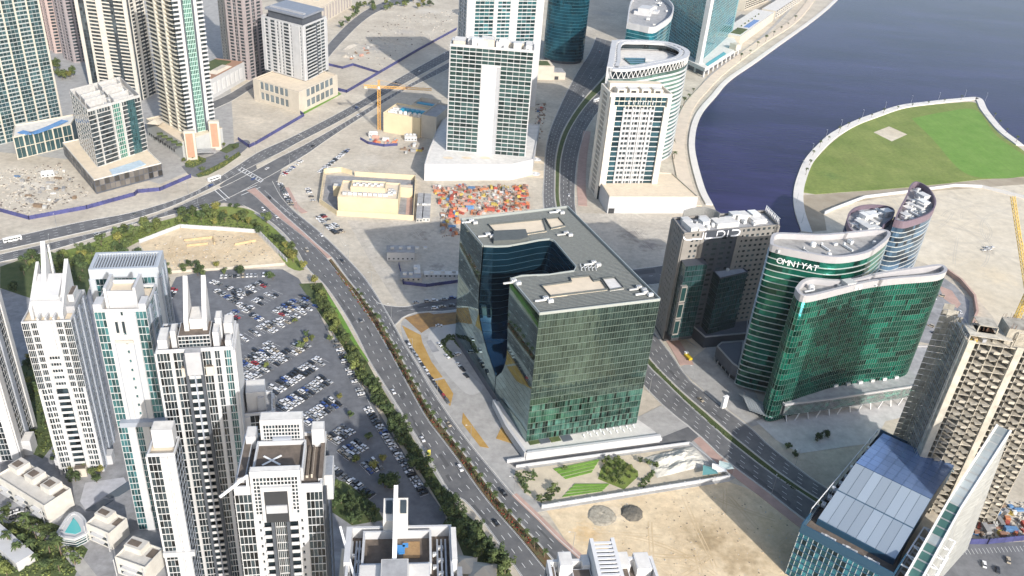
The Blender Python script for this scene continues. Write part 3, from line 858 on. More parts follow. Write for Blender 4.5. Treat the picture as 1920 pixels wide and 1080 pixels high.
    facade(root, BR, BL, ZB, ZR, [(1, 'g', dict(n=40, bh=.42, mw=.16, fh=3.9, depth=.12))], frame=FRM, gl=GLF)
    core(root, [B(.995, .002), B(.998, .002), B(.998, .998), B(.995, .998)], ZB, ZR - .5, DARK, 'core_wall')
    core(root, [B(.004, .003), B(.99, .003), B(.99, .006), B(.004, .006)], ZB, ZR - .5, DARK, 'core_wall')
    core(root, [B(.004, .993), B(.99, .993), B(.99, .996), B(.004, .996)], ZB, ZR - .5, DARK, 'core_wall')
    # west mirror faces either side of the void
    nf = 20; f = (ZR - ZB) / nf
    mb, fr = MB(), MB()
    off = (FL - FR).normalized() * .08
    for i in range(nf):
        za, zb_ = ZB + i * f, ZB + (i + 1) * f
        A0, A1 = at(za), at(zb_)
        for lo0, hi0, lo1, hi1, nc in ((0, A0[1], 0, A1[1], 24), (A0[0], 1, A1[0], 1, 34)):
            for k in range(nc):
                t = [lo0 + (hi0 - lo0) * k / nc, lo0 + (hi0 - lo0) * (k + 1) / nc, lo1 + (hi1 - lo1) * (k + 1) / nc, lo1 + (hi1 - lo1) * k / nc]
                p = [B(0, q) + off for q in t]
                mb.quad((*p[1], za), (*p[0], za), (*p[3], zb_), (*p[2], zb_))
            fr.beam((*(B(0, lo0) + off), za), (*(B(0, hi0) + off), za), .06, .14)
    o = mb.build('mirror_panels', GLW, root); o['kind'] = 'stuff'
    o = fr.build('mirror_joints', FRW, root); o['kind'] = 'stuff'
    # roof: deck with louvres, rim, sunken terraces
    plan = [FL, FR, BR, BL] + [section(ZR)[k] for k in range(NN)]
    RD = mat('cube_roof_deck', (.09, .10, .097), .7, var=.12, scale=.5)
    MB().cap([V2(p) for p in plan], ZR).build('roof_deck', RD, root)
    lv = MB(); LVM = mat('cube_roof_louvre', (.15, .162, .155), .6, var=.18, scale=.6)
    nrow = 84
    notch_poly = [section(ZR)[k] for k in range(NN)]
    for i in range(1, nrow):
        t = i / nrow
        s0 = None
        for j in range(0, 101):
            s = .012 + j * .976 / 100
            p = B(s, t)
            ok = not inside(p, notch_poly) and not (j == 100)
            if ok and s0 is None: s0 = s
            if not ok and s0 is not None:
                if s - s0 > .02: lv.beam((*B(s0, t), ZR + .25), (*B(s - .01, t), ZR + .25), .55, .35)
                s0 = None
    o = lv.build('roof_louvres', LVM, root); o['kind'] = 'stuff'
    rim = mat('cube_rim', (.40, .43, .41), .4, metal=.3)
    edges = [(FL, FR), (FR, BR), (BR, BL), (BL, B(0, ta)), (B(0, tb), FL)]
    for a, c in edges: MB().beam((*a, ZR + .75), (*c, ZR + .75), .5, 1.5).build('rim', rim, root)
    mb = MB()
    for a, c in zip(notch_poly, notch_poly[1:]): mb.beam((*a, ZR + .55), (*c, ZR + .55), .4, 1.1)
    mb.build('void_rim', rim, root)
    for px, m, nm in (([(1014, 537), (1071, 529), (1068, 522), (1106, 518), (1113, 528), (1126, 526), (1139, 544), (1032, 557)], ROOFC, 'roof_terrace'),
                      ([(1128, 523.5), (1153, 521), (1170, 541), (1143, 545.5)], ROOFW, 'roof_terrace'),
                      ([(915, 422), (1018, 412), (1025, 434), (987, 440), (982, 436), (930, 439)], ROOFC, 'roof_terrace'),
                      ([(1022, 411), (1047, 409), (1060, 424), (1033, 430)], ROOFC, 'roof_terrace')):
        P = ccw(poly_px(px, ZR + .6))
        MB().prism(P, ZR + .1, ZR + .6).build(nm, m, root)
        parapet(root, P, ZR + .603, .9, .3, RD, 'terrace_upstand')
    for px in ((885, 421), (916, 447), (965, 535), (1025, 568), (1200, 547), (1048, 402), (1063, 444), (1115, 500), (1212, 556)):
        p = G2(*px, ZR)
        for k in range(3):
            put(unit_mesh('roof_unit' if k else 'roof_duct'), 'roof_unit', root, (p.x + k * 2.4 - 3, p.y + (k % 2) * 2.2, ZR + .45), R(23))
    for k in range(10):                                            # steel frames left open in the louvres
        p, q = G2(1088 + k * 3.4, 495 + (k % 2) * 7, ZR + 1.2), G2(1091 + k * 3.4, 507 - (k % 2) * 7, ZR + 1.2)
        MB().beam((*p, ZR + 1.2), (*q, ZR + 1.2), .25).build('roof_frame', METALW, root)
    dm = [G2(x, y, ZR) for x, y in ((925, 440), (985, 437), (990, 452), (975, 457), (925, 459))]
    MB().prism(ccw(dm), ZR + .1, ZR + 2.6).build('roof_hood', RD, root)
    # plinth below the glass
    MB().prism(ccw([FL, FR, BR, BL]), 0.1, ZB).build('plinth', DGREY, root)
    return root, B
CUBE, CUBE_B = cube_building()

# ================================================================ forecourt of the cube
site = line_px([(757, 640), (752, 612), (757, 600), (775, 588), (812, 585), (860, 580)], .15, 4) + poly_px([(905, 640), (1010, 800), (1200, 780), (1240, 760), (1290, 796), (1318, 822), (1350, 862), (1388, 892), (1365, 903), (1030, 956), (1000, 962), (960, 925), (925, 884), (890, 841), (857, 798), (827, 755), (803, 718), (780, 678)], .15)
MB().prism(ccw(site), 0, .2).build('forecourt_paving', PAVE, kind='structure')
for px, m in (([(759, 596), (784, 588), (804, 586), (813, 589), (855, 585), (873, 604), (807, 613), (790, 624)], SOIL), ([(754, 610), (789, 628), (792, 642), (809, 678), (830, 707), (809, 711), (767, 638)], GOLD),
              ([(813, 715), (833, 710), (850, 738), (844, 762)], GOLD), ([(868, 773), (917, 840), (900, 837), (866, 793)], GOLD), ([(940, 800), (950, 812), (962, 832), (930, 822)], GOLD)):
    MB().prism(ccw(poly_px(px, .3)), .1, .3).build('planting_bed', m, kind='structure')
sheet('drop_off_drive', line_px([(855, 600), (820, 612), (803, 632), (815, 670), (850, 715), (880, 740), (905, 728), (880, 700), (845, 668), (832, 646), (845, 628), (866, 622)], .215, 4), .215, mat('drive_stone', (.44, .43, .41), .8, var=.08, scale=.2))
sheet('drive_slab', poly_px([(799, 640), (808, 637), (824, 658), (811, 661)], .23), .23, PAVED)
# ================================================================ curved green towers
GL_EM = glass('emerald_glass', (0.008, 0.135, 0.09), .66, .07, .8, drift=.5, dscale=.03)
GL_EM2 = glass('emerald_glass_banded', (0.008, 0.11, 0.075), .62, .1, .7, drift=.5, dscale=.03)
BANDW = mat('silver_band', (.62, .64, .63), .35, metal=.4)
BANDG = mat('green_silver_fin', (.15, .25, .21), .35, metal=.5)
CAPW = mat('white_cap', (.40, .39, .395), .55, var=.05, scale=.3)
def green_tower(px, ztop, z0, label, fins, bands, gl, capm, name):
    pts = [G2(x, y, ztop) for x, y in px]
    P = catmull(pts + [pts[0]], 5)[:-1]
    P = ccw(P); c = sum(P, Vector((0, 0))) / len(P)
    root = thing(name, label, 'tower', (c.x, c.y, 0))
    P = [p for p in P]
    Q = curved(root, P, z0, ztop - 4.2, 3.6, gl, bands, seg=1.6, bh=.22 if fins else .4, bout=.12 if fins else .45, fins=fins, finout=.32)
    # white cap with sunken roof
    mb = MB(); q1, q2, q3 = inset(Q, -.25), inset(Q, -.5), inset(Q, 1.3); n = len(Q)
    for k in range(n):
        j = (k + 1) % n
        za, zb = ztop - 4.2, ztop
        mb.quad((*q1[k], za), (*q1[j], za), (*q2[j], zb), (*q2[k], zb)); mb.quad((*q2[k], zb), (*q2[j], zb), (*q3[j], zb - .05), (*q3[k], zb - .05))
        mb.quad((*q3[k], zb - .05), (*q3[j], zb - .05), (*q3[j], zb - 3.4), (*q3[k], zb - 3.4)); mb.quad((*q1[j], za), (*q1[k], za), (*inset(Q, .1)[k], za), (*inset(Q, .1)[j], za)) if 0 else None
    mb.build('crown', capm, root)
    core(root, inset(Q, 1.2), ztop - 6, ztop - 3.4, DARK, 'roof_deck', mat('tower_roof_deck', (.34, .33, .31), .9, var=.25, scale=.2))
    rooftop(root, inset(Q, 2.0), ztop - 3.4, 9, R(25), seed=len(px))
    return root, Q
# back tower, horizontal bands
OB, OBQ = green_tower([(1446, 458), (1447, 445), (1455, 437), (1487, 437), (1540, 439), (1590, 435), (1640, 430), (1664, 432), (1668, 441), (1652, 457), (1627, 472), (1587, 480), (1553, 480), (1507, 472), (1467, 464)], 96, 2,
    'green glass tower with horizontal silver bands and name in white letters', None, BANDW, GL_EM2, CAPW, 'banded_glass_tower')
# front tower, vertical fins
OF, OFQ = green_tower([(1493, 540), (1500, 550), (1513, 554), (1540, 549), (1580, 539), (1627, 528), (1680, 521), (1733, 517), (1764, 513), (1775, 505), (1764, 496), (1727, 500), (1680, 506), (1640, 513), (1600, 523), (1560, 524), (1524, 521), (1505, 526)], 84, 1,
    'emerald glass tower with close vertical fins and curved white crown', BANDG, BANDG, GL_EM, CAPW, 'finned_glass_tower')
_lp = resample(line_px([(1464, 462.5), (1480, 467), (1507, 472), (1542, 478.5)], 96), 8)
_c0 = OB.location
for k, ch in enumerate('OMNIYAT'):
    a, b = _lp[k], _lp[k + 1]; d = (b - a).normalized(); p = (a + b) / 2 + Vector((d.y, -d.x)) * 1.0
    lettering(OB, ch, 4.9, (p.x, p.y, 86.6), (R(90), 0, math.atan2(d.y, d.x)), mat('sign_letter_white', (.8, .8, .8), .5), .15, 'name_letter', sx=.95)
# podium of the green towers
pod = poly_px([(1463, 752), (1472, 759), (1560, 748), (1745, 720), (1762, 690), (1752, 650), (1700, 650), (1600, 690), (1485, 728)], 13)
rt_ = thing('shopping_podium', 'long low podium banded in green glass before the finned tower', 'podium', (*pod[3], 0))
core(rt_, ccw(pod), 5.5, 13, DARK, 'podium_body', ROOFG)
curved(rt_, pod, 5.5, 12.4, .85, GL_EM, BANDW, seg=2.2, bh=.16, bout=.2, core_=False)
parapet(rt_, inset(ccw(pod), -.4), 12.4, 1.3, .9, CAPW)
fl = inset(ccw(pod), 5)
core(rt_, fl, 0.2, 5.5, DGREY, 'ground_floor')
for k in range(14):                                                  # slanted columns under the podium edge
    t = (k + .5) / 14
    q = pod[1].lerp(pod[3], t); dd = (pod[3] - pod[1]).normalized(); e = .9 * (1 if k % 2 else -1)
    MB().beam((*(q - dd * e), .2), (*(q + dd * e), 5.5), .45).build('column', METALW, rt_)
for k in range(9):
    q = G2(1483, 737, 13).lerp(G2(1690, 708, 13), (k + .5) / 9)
    put(unit_mesh('roof_unit'), 'roof_unit', rt_, (q.x, q.y, 13.0), R(20))
sheet('podium_plaza', poly_px([(1418, 790), (1470, 765), (1750, 728), (1745, 770), (1660, 790), (1640, 830), (1500, 850), (1455, 825)], .2), .2, mat('plaza_pale', (.52, .51, .49), .8, var=.15, scale=.2))
sheet('tower_plaza', poly_px([(1275, 690), (1340, 640), (1400, 700), (1440, 790), (1410, 800), (1350, 757), (1300, 715)], .16), .16, PAVE)
can = thing('wave_canopy', 'wavy ribbed grey entrance canopy between the green towers', 'canopy', (*G2(1420, 750), 0))
for k in range(9):
    mb = MB(); P = []
    for j in range(9):
        t = j / 8; q = G2(1388 + 5 * k + 22 * t, 738 + 1.5 * k + 26 * t, 7)
        P.append((q.x, q.y, 6.2 + 1.4 * math.sin(t * 4.5 + .3) - .12 * k))
    for a, b in zip(P, P[1:]): mb.beam(a, b, 1.5, .35)
    mb.build('rib', mat('canopy_metal', (.35, .38, .40), .4, metal=.5), can)
for x, y in ((1395, 742), (1432, 772)):
    q = G2(x, y, 4); MB().lathe(q.x, q.y, [(.4, 0), (.35, 6)], 8).build('column', METAL, can)
anx = ccw(poly_px([(1344, 650), (1352, 643), (1394, 640), (1388, 692), (1373, 682)], 11))
ax = thing('dark_annex', 'low dark glass annex beside the banded green tower', 'building', (*anx[0], 0))
core(ax, anx, 3.5, 11, DGREY, 'body', mat('annex_roof', (.10, .115, .135), .6)); parapet(ax, anx, 11, .9, .6, mat('annex_rim', (.33, .36, .38), .4, metal=.3)); core(ax, inset(anx, 1.5), .2, 3.5, DARK, 'ground_floor')
for k in range(5):
    q = V2(anx[0]).lerp(V2(anx[-1]), k / 4); MB().box(q.x, q.y, .2, .5, .5, 3.3).build('column', METAL, ax)

# ================================================================ dark stone tower with sign
STONE = mat('grey_stone', (.235, .22, .20), .75, var=.1, scale=.2, bump=.05)
STONED = mat('dark_stone', (.05, .058, .072), .6, var=.12, scale=.2)
def stone_tower():
    z = 77
    BL, FL, FR, BR = (G2(x, y, z) for x, y in ((1260.5, 410.5), (1283, 440), (1461, 424), (1436, 387)))
    u = (FR - FL).normalized(); v = (BL - FL).normalized()
    D = (BL - FL).length; W = (FR - FL).length
    root = thing('stone_slab_tower', 'grey stone slab tower with square windows and white sign on its roof edge', 'tower', (*((FL + BR) / 2), 0))
    BR = FR + (BL - FL)
    core(root, [FL, FR, BR, BL], 0, z - .8, DARK, 'core', ROOFG)
    wz = dict(n=6, bh=1.9, mw=1.5, depth=.35, fh=3.7)
    c1, c2 = FL + u * W * .21, FL + u * W * .56
    facade(root, FL, c1, 8, z, [(1, 'w'), (2.2, 'g', dict(wz, n=2, mw=1.7, bh=1.9)), (.6, 'w')], frame=STONE, gl=GL_DARK)
    facade(root, c1, c2, 8, z, [(1, 'g', dict(wz, n=4, mw=2.6))], frame=STONED, gl=GL_DARK)
    facade(root, c2, FR, 8, z, [(.5, 'w'), (8, 'g', dict(wz, n=7, mw=1.75, bh=2.0)), (.5, 'w')], frame=STONE, gl=GL_DARK)
    facade(root, BL, FL, 2, z, [(.7, 'w'), (4, 'g', dict(wz, n=6, mw=1.9)), (.7, 'w')], frame=STONE, gl=GL_DARK)
    facade(root, FR, BR, 2, z, [(.7, 'w'), (4, 'g', dict(wz, n=6, mw=1.9)), (.7, 'w')], frame=STONE, gl=GL_DARK)
    facade(root, BR, BL, 2, z, [(1, 'g', dict(wz, n=18, mw=1.75))], frame=STONE, gl=GL_DARK)
    parapet(root, [FL, FR, BR, BL], z, 1.1, .8, STONE)
    # roof clutter
    roofp = [FL + u * 3 + v * 3, FR - u * 3 + v * 3, BR - u * 3 - v * 2, BL + u * 3 - v * 2]
    rooftop(root, roofp, z - .8, 26, math.atan2(u.y, u.x), seed=5)
    for (a, b, w, dd, h) in ((.06, .35, 5, 12, 3), (.14, .2, 5, 8, 2.6), (.36, .45, 15, 9, 2.4), (.62, .7, 9, 7, 3.4), (.75, .5, 10, 9, 2.2)):
        q = FL + u * W * a + v * D * b
        MB().box(q.x + u.x * w / 2, q.y + u.y * w / 2, z - .8, w, dd, h + .8, math.atan2(u.y, u.x)).build('plant_room', ROOFW, root)
    mb = MB(); P = [G2(x, y, z + 5) for x, y in ((1282, 397), (1300, 392), (1322, 391), (1340, 396), (1350, 402))]
    P = catmull(P, 4)
    for a, b in zip(P, P[1:]): mb.beam((*a, z + 2.8), (*b, z + 2.8), .4, 6.0)
    mb.build('louvre_screen', mat('screen_grey', (.22, .22, .21), .7, var=.2, scale=1.5), root)
    e0, e1 = FR + v * 1, BR - v * 1
    for k in range(9):
        q, q2 = e0.lerp(e1, k / 9), e0.lerp(e1, (k + 1) / 9)
        MB().beam((*q, z + 1.1), (*q2, z + 4.6), .2).beam((*q2, z + 1.1), (*q2, z + 4.6), .2).build('truss_bay', METALW, root)
    MB().beam((*e0, z + 4.6), (*e1, z + 4.6), .25).build('truss_chord', METALW, root)
    # sign strokes on the roof edge, white, seen against the dark band
    def stroke(pts, w=.75):
        mb = MB()
        for a, b in zip(pts, pts[1:]):
            A = FL + u * a[0] - v * .75; Bq = FL + u * b[0] - v * .75
            mb.beam((A.x, A.y, z - 3.6 + a[1]), (Bq.x, Bq.y, z - 3.6 + b[1]), .5, w)
        mb.build('sign_letter', mat('sign_white', (.86, .86, .88), .5), root)
    s = W
    arc = lambda cx, cy, rx, ry, a0, a1, n=9: [(cx + rx * math.cos(R(a0 + (a1 - a0) * k / n)), cy + ry * math.sin(R(a0 + (a1 - a0) * k / n))) for k in range(n + 1)]
    stroke(arc(s * .065, 2.3, s * .07, 2.2, 170, 300) + [(s * .19, 0.1), (s * .19, 4.2)])
    stroke([(s * .215, 4.2), (s * .215, .1), (s * .335, .1)])
    stroke([(s * .335, .1), (s * .335, 4.2), (s * .37, 4.2)] + arc(s * .375, 2.15, s * .04, 2.05, 90, -90) + [(s * .335, .1)])
    stroke([(s * .447, 0), (s * .447, 4.4)], 1.1)
    stroke([(s * .485, 4.1)] + arc(s * .53, 2.15, s * .045, 2.05, 95, -95) + [(s * .485, .2)], .9)
    band = MB(); A, Bq = c1 - v * .55, c2 - v * .55
    band.beam((*A, z - 1.4), (*Bq, z - 1.4), .3, 5.2); band.build('sign_band', STONED, root)
    # glass annex, lower volumes, podium
    za = 49
    an = ccw([G2(x, y, za) for x, y in ((1316, 485.5), (1366, 480), (1402, 511), (1350, 523))])
    i0 = min(range(4), key=lambda k: (an[k] - G2(1350, 523, za)).length); an = an[i0:] + an[:i0]
    GA = glass('annex_glass', (.03, .085, .085), .55, .08, .3)
    core(root, an, 6, za, DARK, 'annex_core', mat('annex_roof_pale', (.30, .32, .35), .8, var=.12, scale=.4))
    for k in range(4):
        facade(root, an[k], an[(k + 1) % 4], 8, za, [(1, 'g', dict(fh=3.7, bh=.3, mw=.12, depth=.12))], frame=STONED, gl=GA)
    parapet(root, inset(an, -.2), za, .8, .4, STONED)
    rooftop(root, an, za, 7, R(20), seed=8, s=(.7, 1.0))
    q0 = FL + u * 1.0
    lw = [q0 - v * 9, q0 + u * 15 - v * 9, q0 + u * 15 - v * .4, q0 - v * .4]
    core(root, lw, 6, 60, DARK, 'wing_core', STONED)
    facade(root, lw[0], lw[1], 8, 60, [(1, 'g', dict(fh=3.7, bh=.3, mw=.12, depth=.12))], frame=STONED, gl=GA)
    facade(root, lw[3], lw[0], 8, 60, [(1, 'g', dict(fh=3.7, bh=.3, mw=.12, depth=.12))], frame=STONED, gl=GA)
    for k in range(3):
        MB().box(q0.x - v.x * 10 + u.x * 1, q0.y - v.y * 10 + u.y * 1, 12 + k * 12, 4, 2.4, 11.2, math.atan2(u.y, u.x)).build('bay_frame', STONE, root)
        MB().box(q0.x - v.x * 11.3 + u.x * 1, q0.y - v.y * 11.3 + u.y * 1, 13.2 + k * 12, 3, .2, 9, math.atan2(u.y, u.x)).build('bay_glass', GA, root)
    pp = ccw([G2(x, y, 8) for x, y in ((1262, 575), (1273, 590), (1322, 633), (1400, 626), (1405, 570), (1300, 540))])
    core(root, pp, 0.1, 8, STONED, 'podium', DGREY); parapet(root, pp, 8, .9, .5, GREYW)
    mb = MB(); A, Bq = G2(1262, 614, 5), G2(1300, 645, 5)
    for k in range(10):
        q = A.lerp(Bq, k / 9); mb.box(q.x, q.y, 4.4, .5, 6, .3, R(30))
    mb.build('entrance_canopy', METAL, root)
stone_tower()

# ================================================================ pair of rounded blue towers behind
GL_NVL = glass('link_glass', (.02, .05, .10), .6, .1, .4)
def round_blue():
    z = 60
    A = [G2(x, y, z) for x, y in ((1591, 402), (1596, 388), (1610, 378), (1635, 374), (1668, 377), (1680, 385), (1676, 398), (1662, 410), (1657, 420), (1640, 428), (1612, 428), (1597, 418))]
    B = [G2(x, y, z) for x, y in ((1676, 418), (1683, 400), (1698, 372), (1706, 352), (1718, 346), (1738, 356), (1752, 378), (1750, 395), (1738, 407), (1715, 416), (1695, 421))]
    RIM = mat('plum_rim', (.16, .12, .15), .6, var=.1, scale=.4)
    NB = glass('navy_glass', (.025, .06, .14), .6, .1, .5)
    MIX = glass('pale_blue_glass', (.07, .13, .20), .5, .15, .8)
    for pts, lab, gl, zz, sd in ((A, 'lower rounded navy glass tower with cluttered white roof', NB, 55, 3), (B, 'rounded blue glass tower with tall plum coloured crown wall', MIX, 60, 4)):
        P = ccw(catmull(pts + [pts[0]], 4)[:-1]); c = sum(P, Vector((0, 0))) / len(P)
        r = thing('rounded_blue_tower', lab, 'tower', (c.x, c.y, 0))
        Q = curved(r, P, 0.3, zz - 3, 3.9, gl, BANDW if sd == 4 else RIM, seg=2.0, bh=.5, bout=.3)
        parapet(r, inset(Q, -.3), zz - 3, 4.0 if sd == 3 else 5.5, 1.0, RIM, 'crown_wall')
        core(r, inset(Q, .6), zz - 4, zz - 2.5, DARK, 'roof_deck', ROOFG)
        rooftop(r, inset(Q, 2), zz - 2.5, 26, R(25), seed=sd, s=(1.0, 1.7))
        cc = c
        for k in range(4): MB().box(cc.x + (k - 1.5) * 4, cc.y + (k % 2) * 6 - 3, zz - 2.5, 6 - k, 7, 2.4 + .4 * k, R(28)).build('plant_room', ROOFW, r)
round_blue()
_q = [G2(x, y, 50) for x, y in ((1655, 432), (1684, 432), (1712, 405), (1690, 395))]
_r = thing('link_block', 'dark glass link between the two rounded blue towers', 'building', (*_q[0], 0))
core(_r, ccw(_q), 0, 50, GL_NVL, 'body', ROOFG); rooftop(_r, ccw(_q), 50, 4, seed=2)

# ================================================================ blue glass tower, bottom right, with sail fin
def sail_tower():
    z = 30
    q = {k: G2(x, y, z) for k, (x, y) in dict(a=(1503, 985), b=(1675, 1078), c=(1765, 868), d=(1650, 808)).items()}
    FL, FR, BR, BL = q['a'], q['b'], q['c'], q['d']
    c = (FL + BR) / 2
    root = thing('sail_fin_tower', 'blue glass tower with sloping glazed roof and tall white sail fin', 'tower', (*c, 0))
    u = (FR - FL).normalized(); v = (BL - FL).normalized()
    GB = glass('tower_blue_glass', (.03, .15, .20), .6, .1, .9)
    NAVY = mat('navy_frame', (.035, .10, .17), .4, metal=.3)
    core(root, inset([FL, FR, BR, BL], .1), 0, z - 6, DARK, 'core', ROOFB)
    silver = mat('silver_mullion', (.55, .60, .64), .35, metal=.5)
    facade(root, FL, FR, 0, z, [(1, 'g', dict(n=18, fh=3.4, bh=.5, mw=.3, depth=.3, mframe=silver))], frame=NAVY, gl=GB)
    facade(root, BL, FL, 0, z - 2, [(1, 'g', dict(n=14, fh=3.6, bh=.5, mw=.2, depth=.15))], frame=mat('slate_panel', (.14, .19, .25), .5), gl=glass('slate_glass', (.10, .15, .20), .5, .2, .2))
    facade(root, FR, BR, 0, z - 4, [(1, 'g', dict(n=14, fh=3.6, bh=.5, mw=.2, depth=.15))], frame=NAVY, gl=GB)
    facade(root, BR, BL, 0, z, [(1, 'g', dict(n=10, fh=3.6, bh=.5, mw=.2, depth=.15))], frame=NAVY, gl=GB)
    W = (FR - FL).length; D = (BL - FL).length
    pt = lambda s, t, zz: Vector((*(FL + u * W * s + v * D * t), zz))
    # parapet screens
    for (s0, t0, s1, t1) in ((0, 0, 1, 0), (0, 1, 1, 1), (1, 0, 1, .16), (0, 0, 0, .1)):
        a, b = pt(s0, t0, z - 1.5), pt(s1, t1, z - 1.5)
        MB().beam(a, b, .5, 5.0).build('roof_screen', NAVY, root)
    for k in range(12):
        a = pt(.06 + k * .08, .985, z - 3.5); b = pt(.06 + k * .08, .93, z + 1.0)
        MB().beam(a, b, .3).build('screen_rib', mat('light_blue_rib', (.25, .42, .55), .4), root)
    # folded glazed roof: silver panes coloured as sunlit, blue ones as in the fin's shade; every pane its own piece
    PA = mat('roof_glass_lit', (.42, .49, .55), .28, metal=.45, objrand=.12)
    PBm = mat('roof_glass_shaded', (.20, .30, .52), .22, metal=.5, objrand=.08)
    cols = 8
    ridge = .52
    def zf(t): return z - 2.5 + (10.5 * (t - .13) / (ridge - .13) if t < ridge else 10.5 - 4 * (t - ridge) / (.93 - ridge))
    for (t0, t1, rows, m) in ((.13, ridge, 2, PA), (ridge, .93, 8, PBm)):
        for i in range(rows):
            for j in range(cols):
                ta, tb = t0 + (t1 - t0) * (i + .02) / rows, t0 + (t1 - t0) * (i + .98) / rows
                sa, sb = .07 + .86 * (j + .02) / cols, .07 + .86 * (j + .98) / cols
                mb = MB()
                lo = [pt(sa, ta, zf(ta)), pt(sb, ta, zf(ta)), pt(sb, tb, zf(tb)), pt(sa, tb, zf(tb))]
                mb.hexa([p - Vector((0, 0, .25)) for p in lo] + lo)
                mb.build('roof_pane', m, root)
    und = MB()
    for (t0, t1) in ((.13, ridge), (ridge, .93)):
        lo = [pt(.07, t0, zf(t0) - .3), pt(.93, t0, zf(t0) - .3), pt(.93, t1, zf(t1) - .3), pt(.07, t1, zf(t1) - .3)]
        und.hexa([Vector((p.x, p.y, z - 6)) for p in lo] + lo)
    und.build('roof_backing', NAVY, root)
    for k in range(9):
        p = pt(.15 + .08 * k, .06, z - 6)
        put(unit_mesh('roof_duct' if k % 3 == 0 else 'roof_unit'), 'roof_unit', root, p, R(-30)).scale = (1.3, 1.3, 1.3)
        p = pt(.02, .25 + .07 * k, z - 4); put(unit_mesh('roof_unit'), 'roof_unit', root, p, R(60))
    for k in range(3):
        p = pt(.015 + .01 * k, .35 + .22 * k, z - 3)
        mb = MB(); mb.lathe(p.x, p.y, [(.1, p.z), (.1, p.z + 3.5), (.9, p.z + 4), (.9, p.z + 4.6), (.1, p.z + 5)], 10); mb.build('antenna', METALW, root)
    MB().beam(pt(-.02, .12, z + 1.6), pt(-.02, .98, z + 1.6), .3).build('rail', METALW, root)
    for k in range(10): MB().beam(pt(-.02, .12 + .095 * k, z - 2), pt(-.02, .12 + .095 * k, z + 1.6), .2).build('rail_post', METAL, root)
    # white trusses to the sail
    zt = z - 1
    for k in range(2):
        zz = zt - k * 11
        e0, e1 = pt(1, .10 + .02 * k, zz), pt(1, .42 + .02 * k, zz)
        for i in range(5):
            a = e0.lerp(e1, i / 4); b = a + Vector((*(u * 13.0), .5))
            MB().beam(a, b, .55).build('truss_member', METALW, root)
            if i < 4:
                a2 = e0.lerp(e1, (i + 1) / 4)
                MB().beam(b, a2, .45).build('truss_member', METALW, root)
        MB().beam(e0 + Vector((*(u * 13.0), .5)), e1 + Vector((*(u * 13.0), .5)), .6).build('truss_member', METALW, root)
        MB().beam(e0, e1, .6).build('truss_member', METALW, root)
    # the sail: a thin tall wedge standing along the east side
    GS = glass('sail_glass', (.10, .22, .18), .5, .12, .3); GSW = glass('sail_pale_panel', (.42, .46, .45), .3, .2, .1)
    side = u.copy()
    def P3(w, x, y, zz, off=0.0):
        g_ = G2(x, y, zz); return Vector((g_.x + side.x * off, g_.y + side.y * off, zz))
    rim = [(1690, 1095, 28), (1778, 940, 40), (1870, 797, 70)]
    inn = [Vector((*G2(x, y, h), h)) for x, y, h in rim]
    thick = 5.5
    outp = [p + Vector((*(u * thick), 0)) for p in inn]
    mb = MB()
    for k in range(2):
        a, b, c_, d_ = inn[k], inn[k + 1], outp[k + 1], outp[k]
        ou = Vector((*(u * 5), 0)); mb.hexa([Vector((p.x, p.y, 0)) for p in (a, d_ + ou, c_ + ou, b)] + [a, d_, c_, b])
    mb.build('sail_body', mat('sail_silver', (.34, .35, .34), .45, metal=.2, var=.25, scale=.5, stretch=(.3, .3, 2.5)), root)
    n = 10
    for k in range(2):
        for i in range(n):
            a = inn[k].lerp(inn[k + 1], (i + .08) / n); b = inn[k].lerp(inn[k + 1], (i + .92) / n)
            o_ = Vector((*(u * .6), 0)); o2 = Vector((*(u * (thick - .6)), 0)); up_ = Vector((0, 0, .06))
            MB().quad(a + o_ + up_, a + o2 + up_, b + o2 + up_, b + o_ + up_).build('sail_top_pane', GS if k == 0 and i % 5 else GSW, root)
    for P in (inn, outp):
        for k in range(2): MB().beam(P[k] + Vector((0, 0, .3)), P[k + 1] + Vector((0, 0, .3)), .8, .9).build('sail_rim', METALW, root)
    return root
sail_tower()

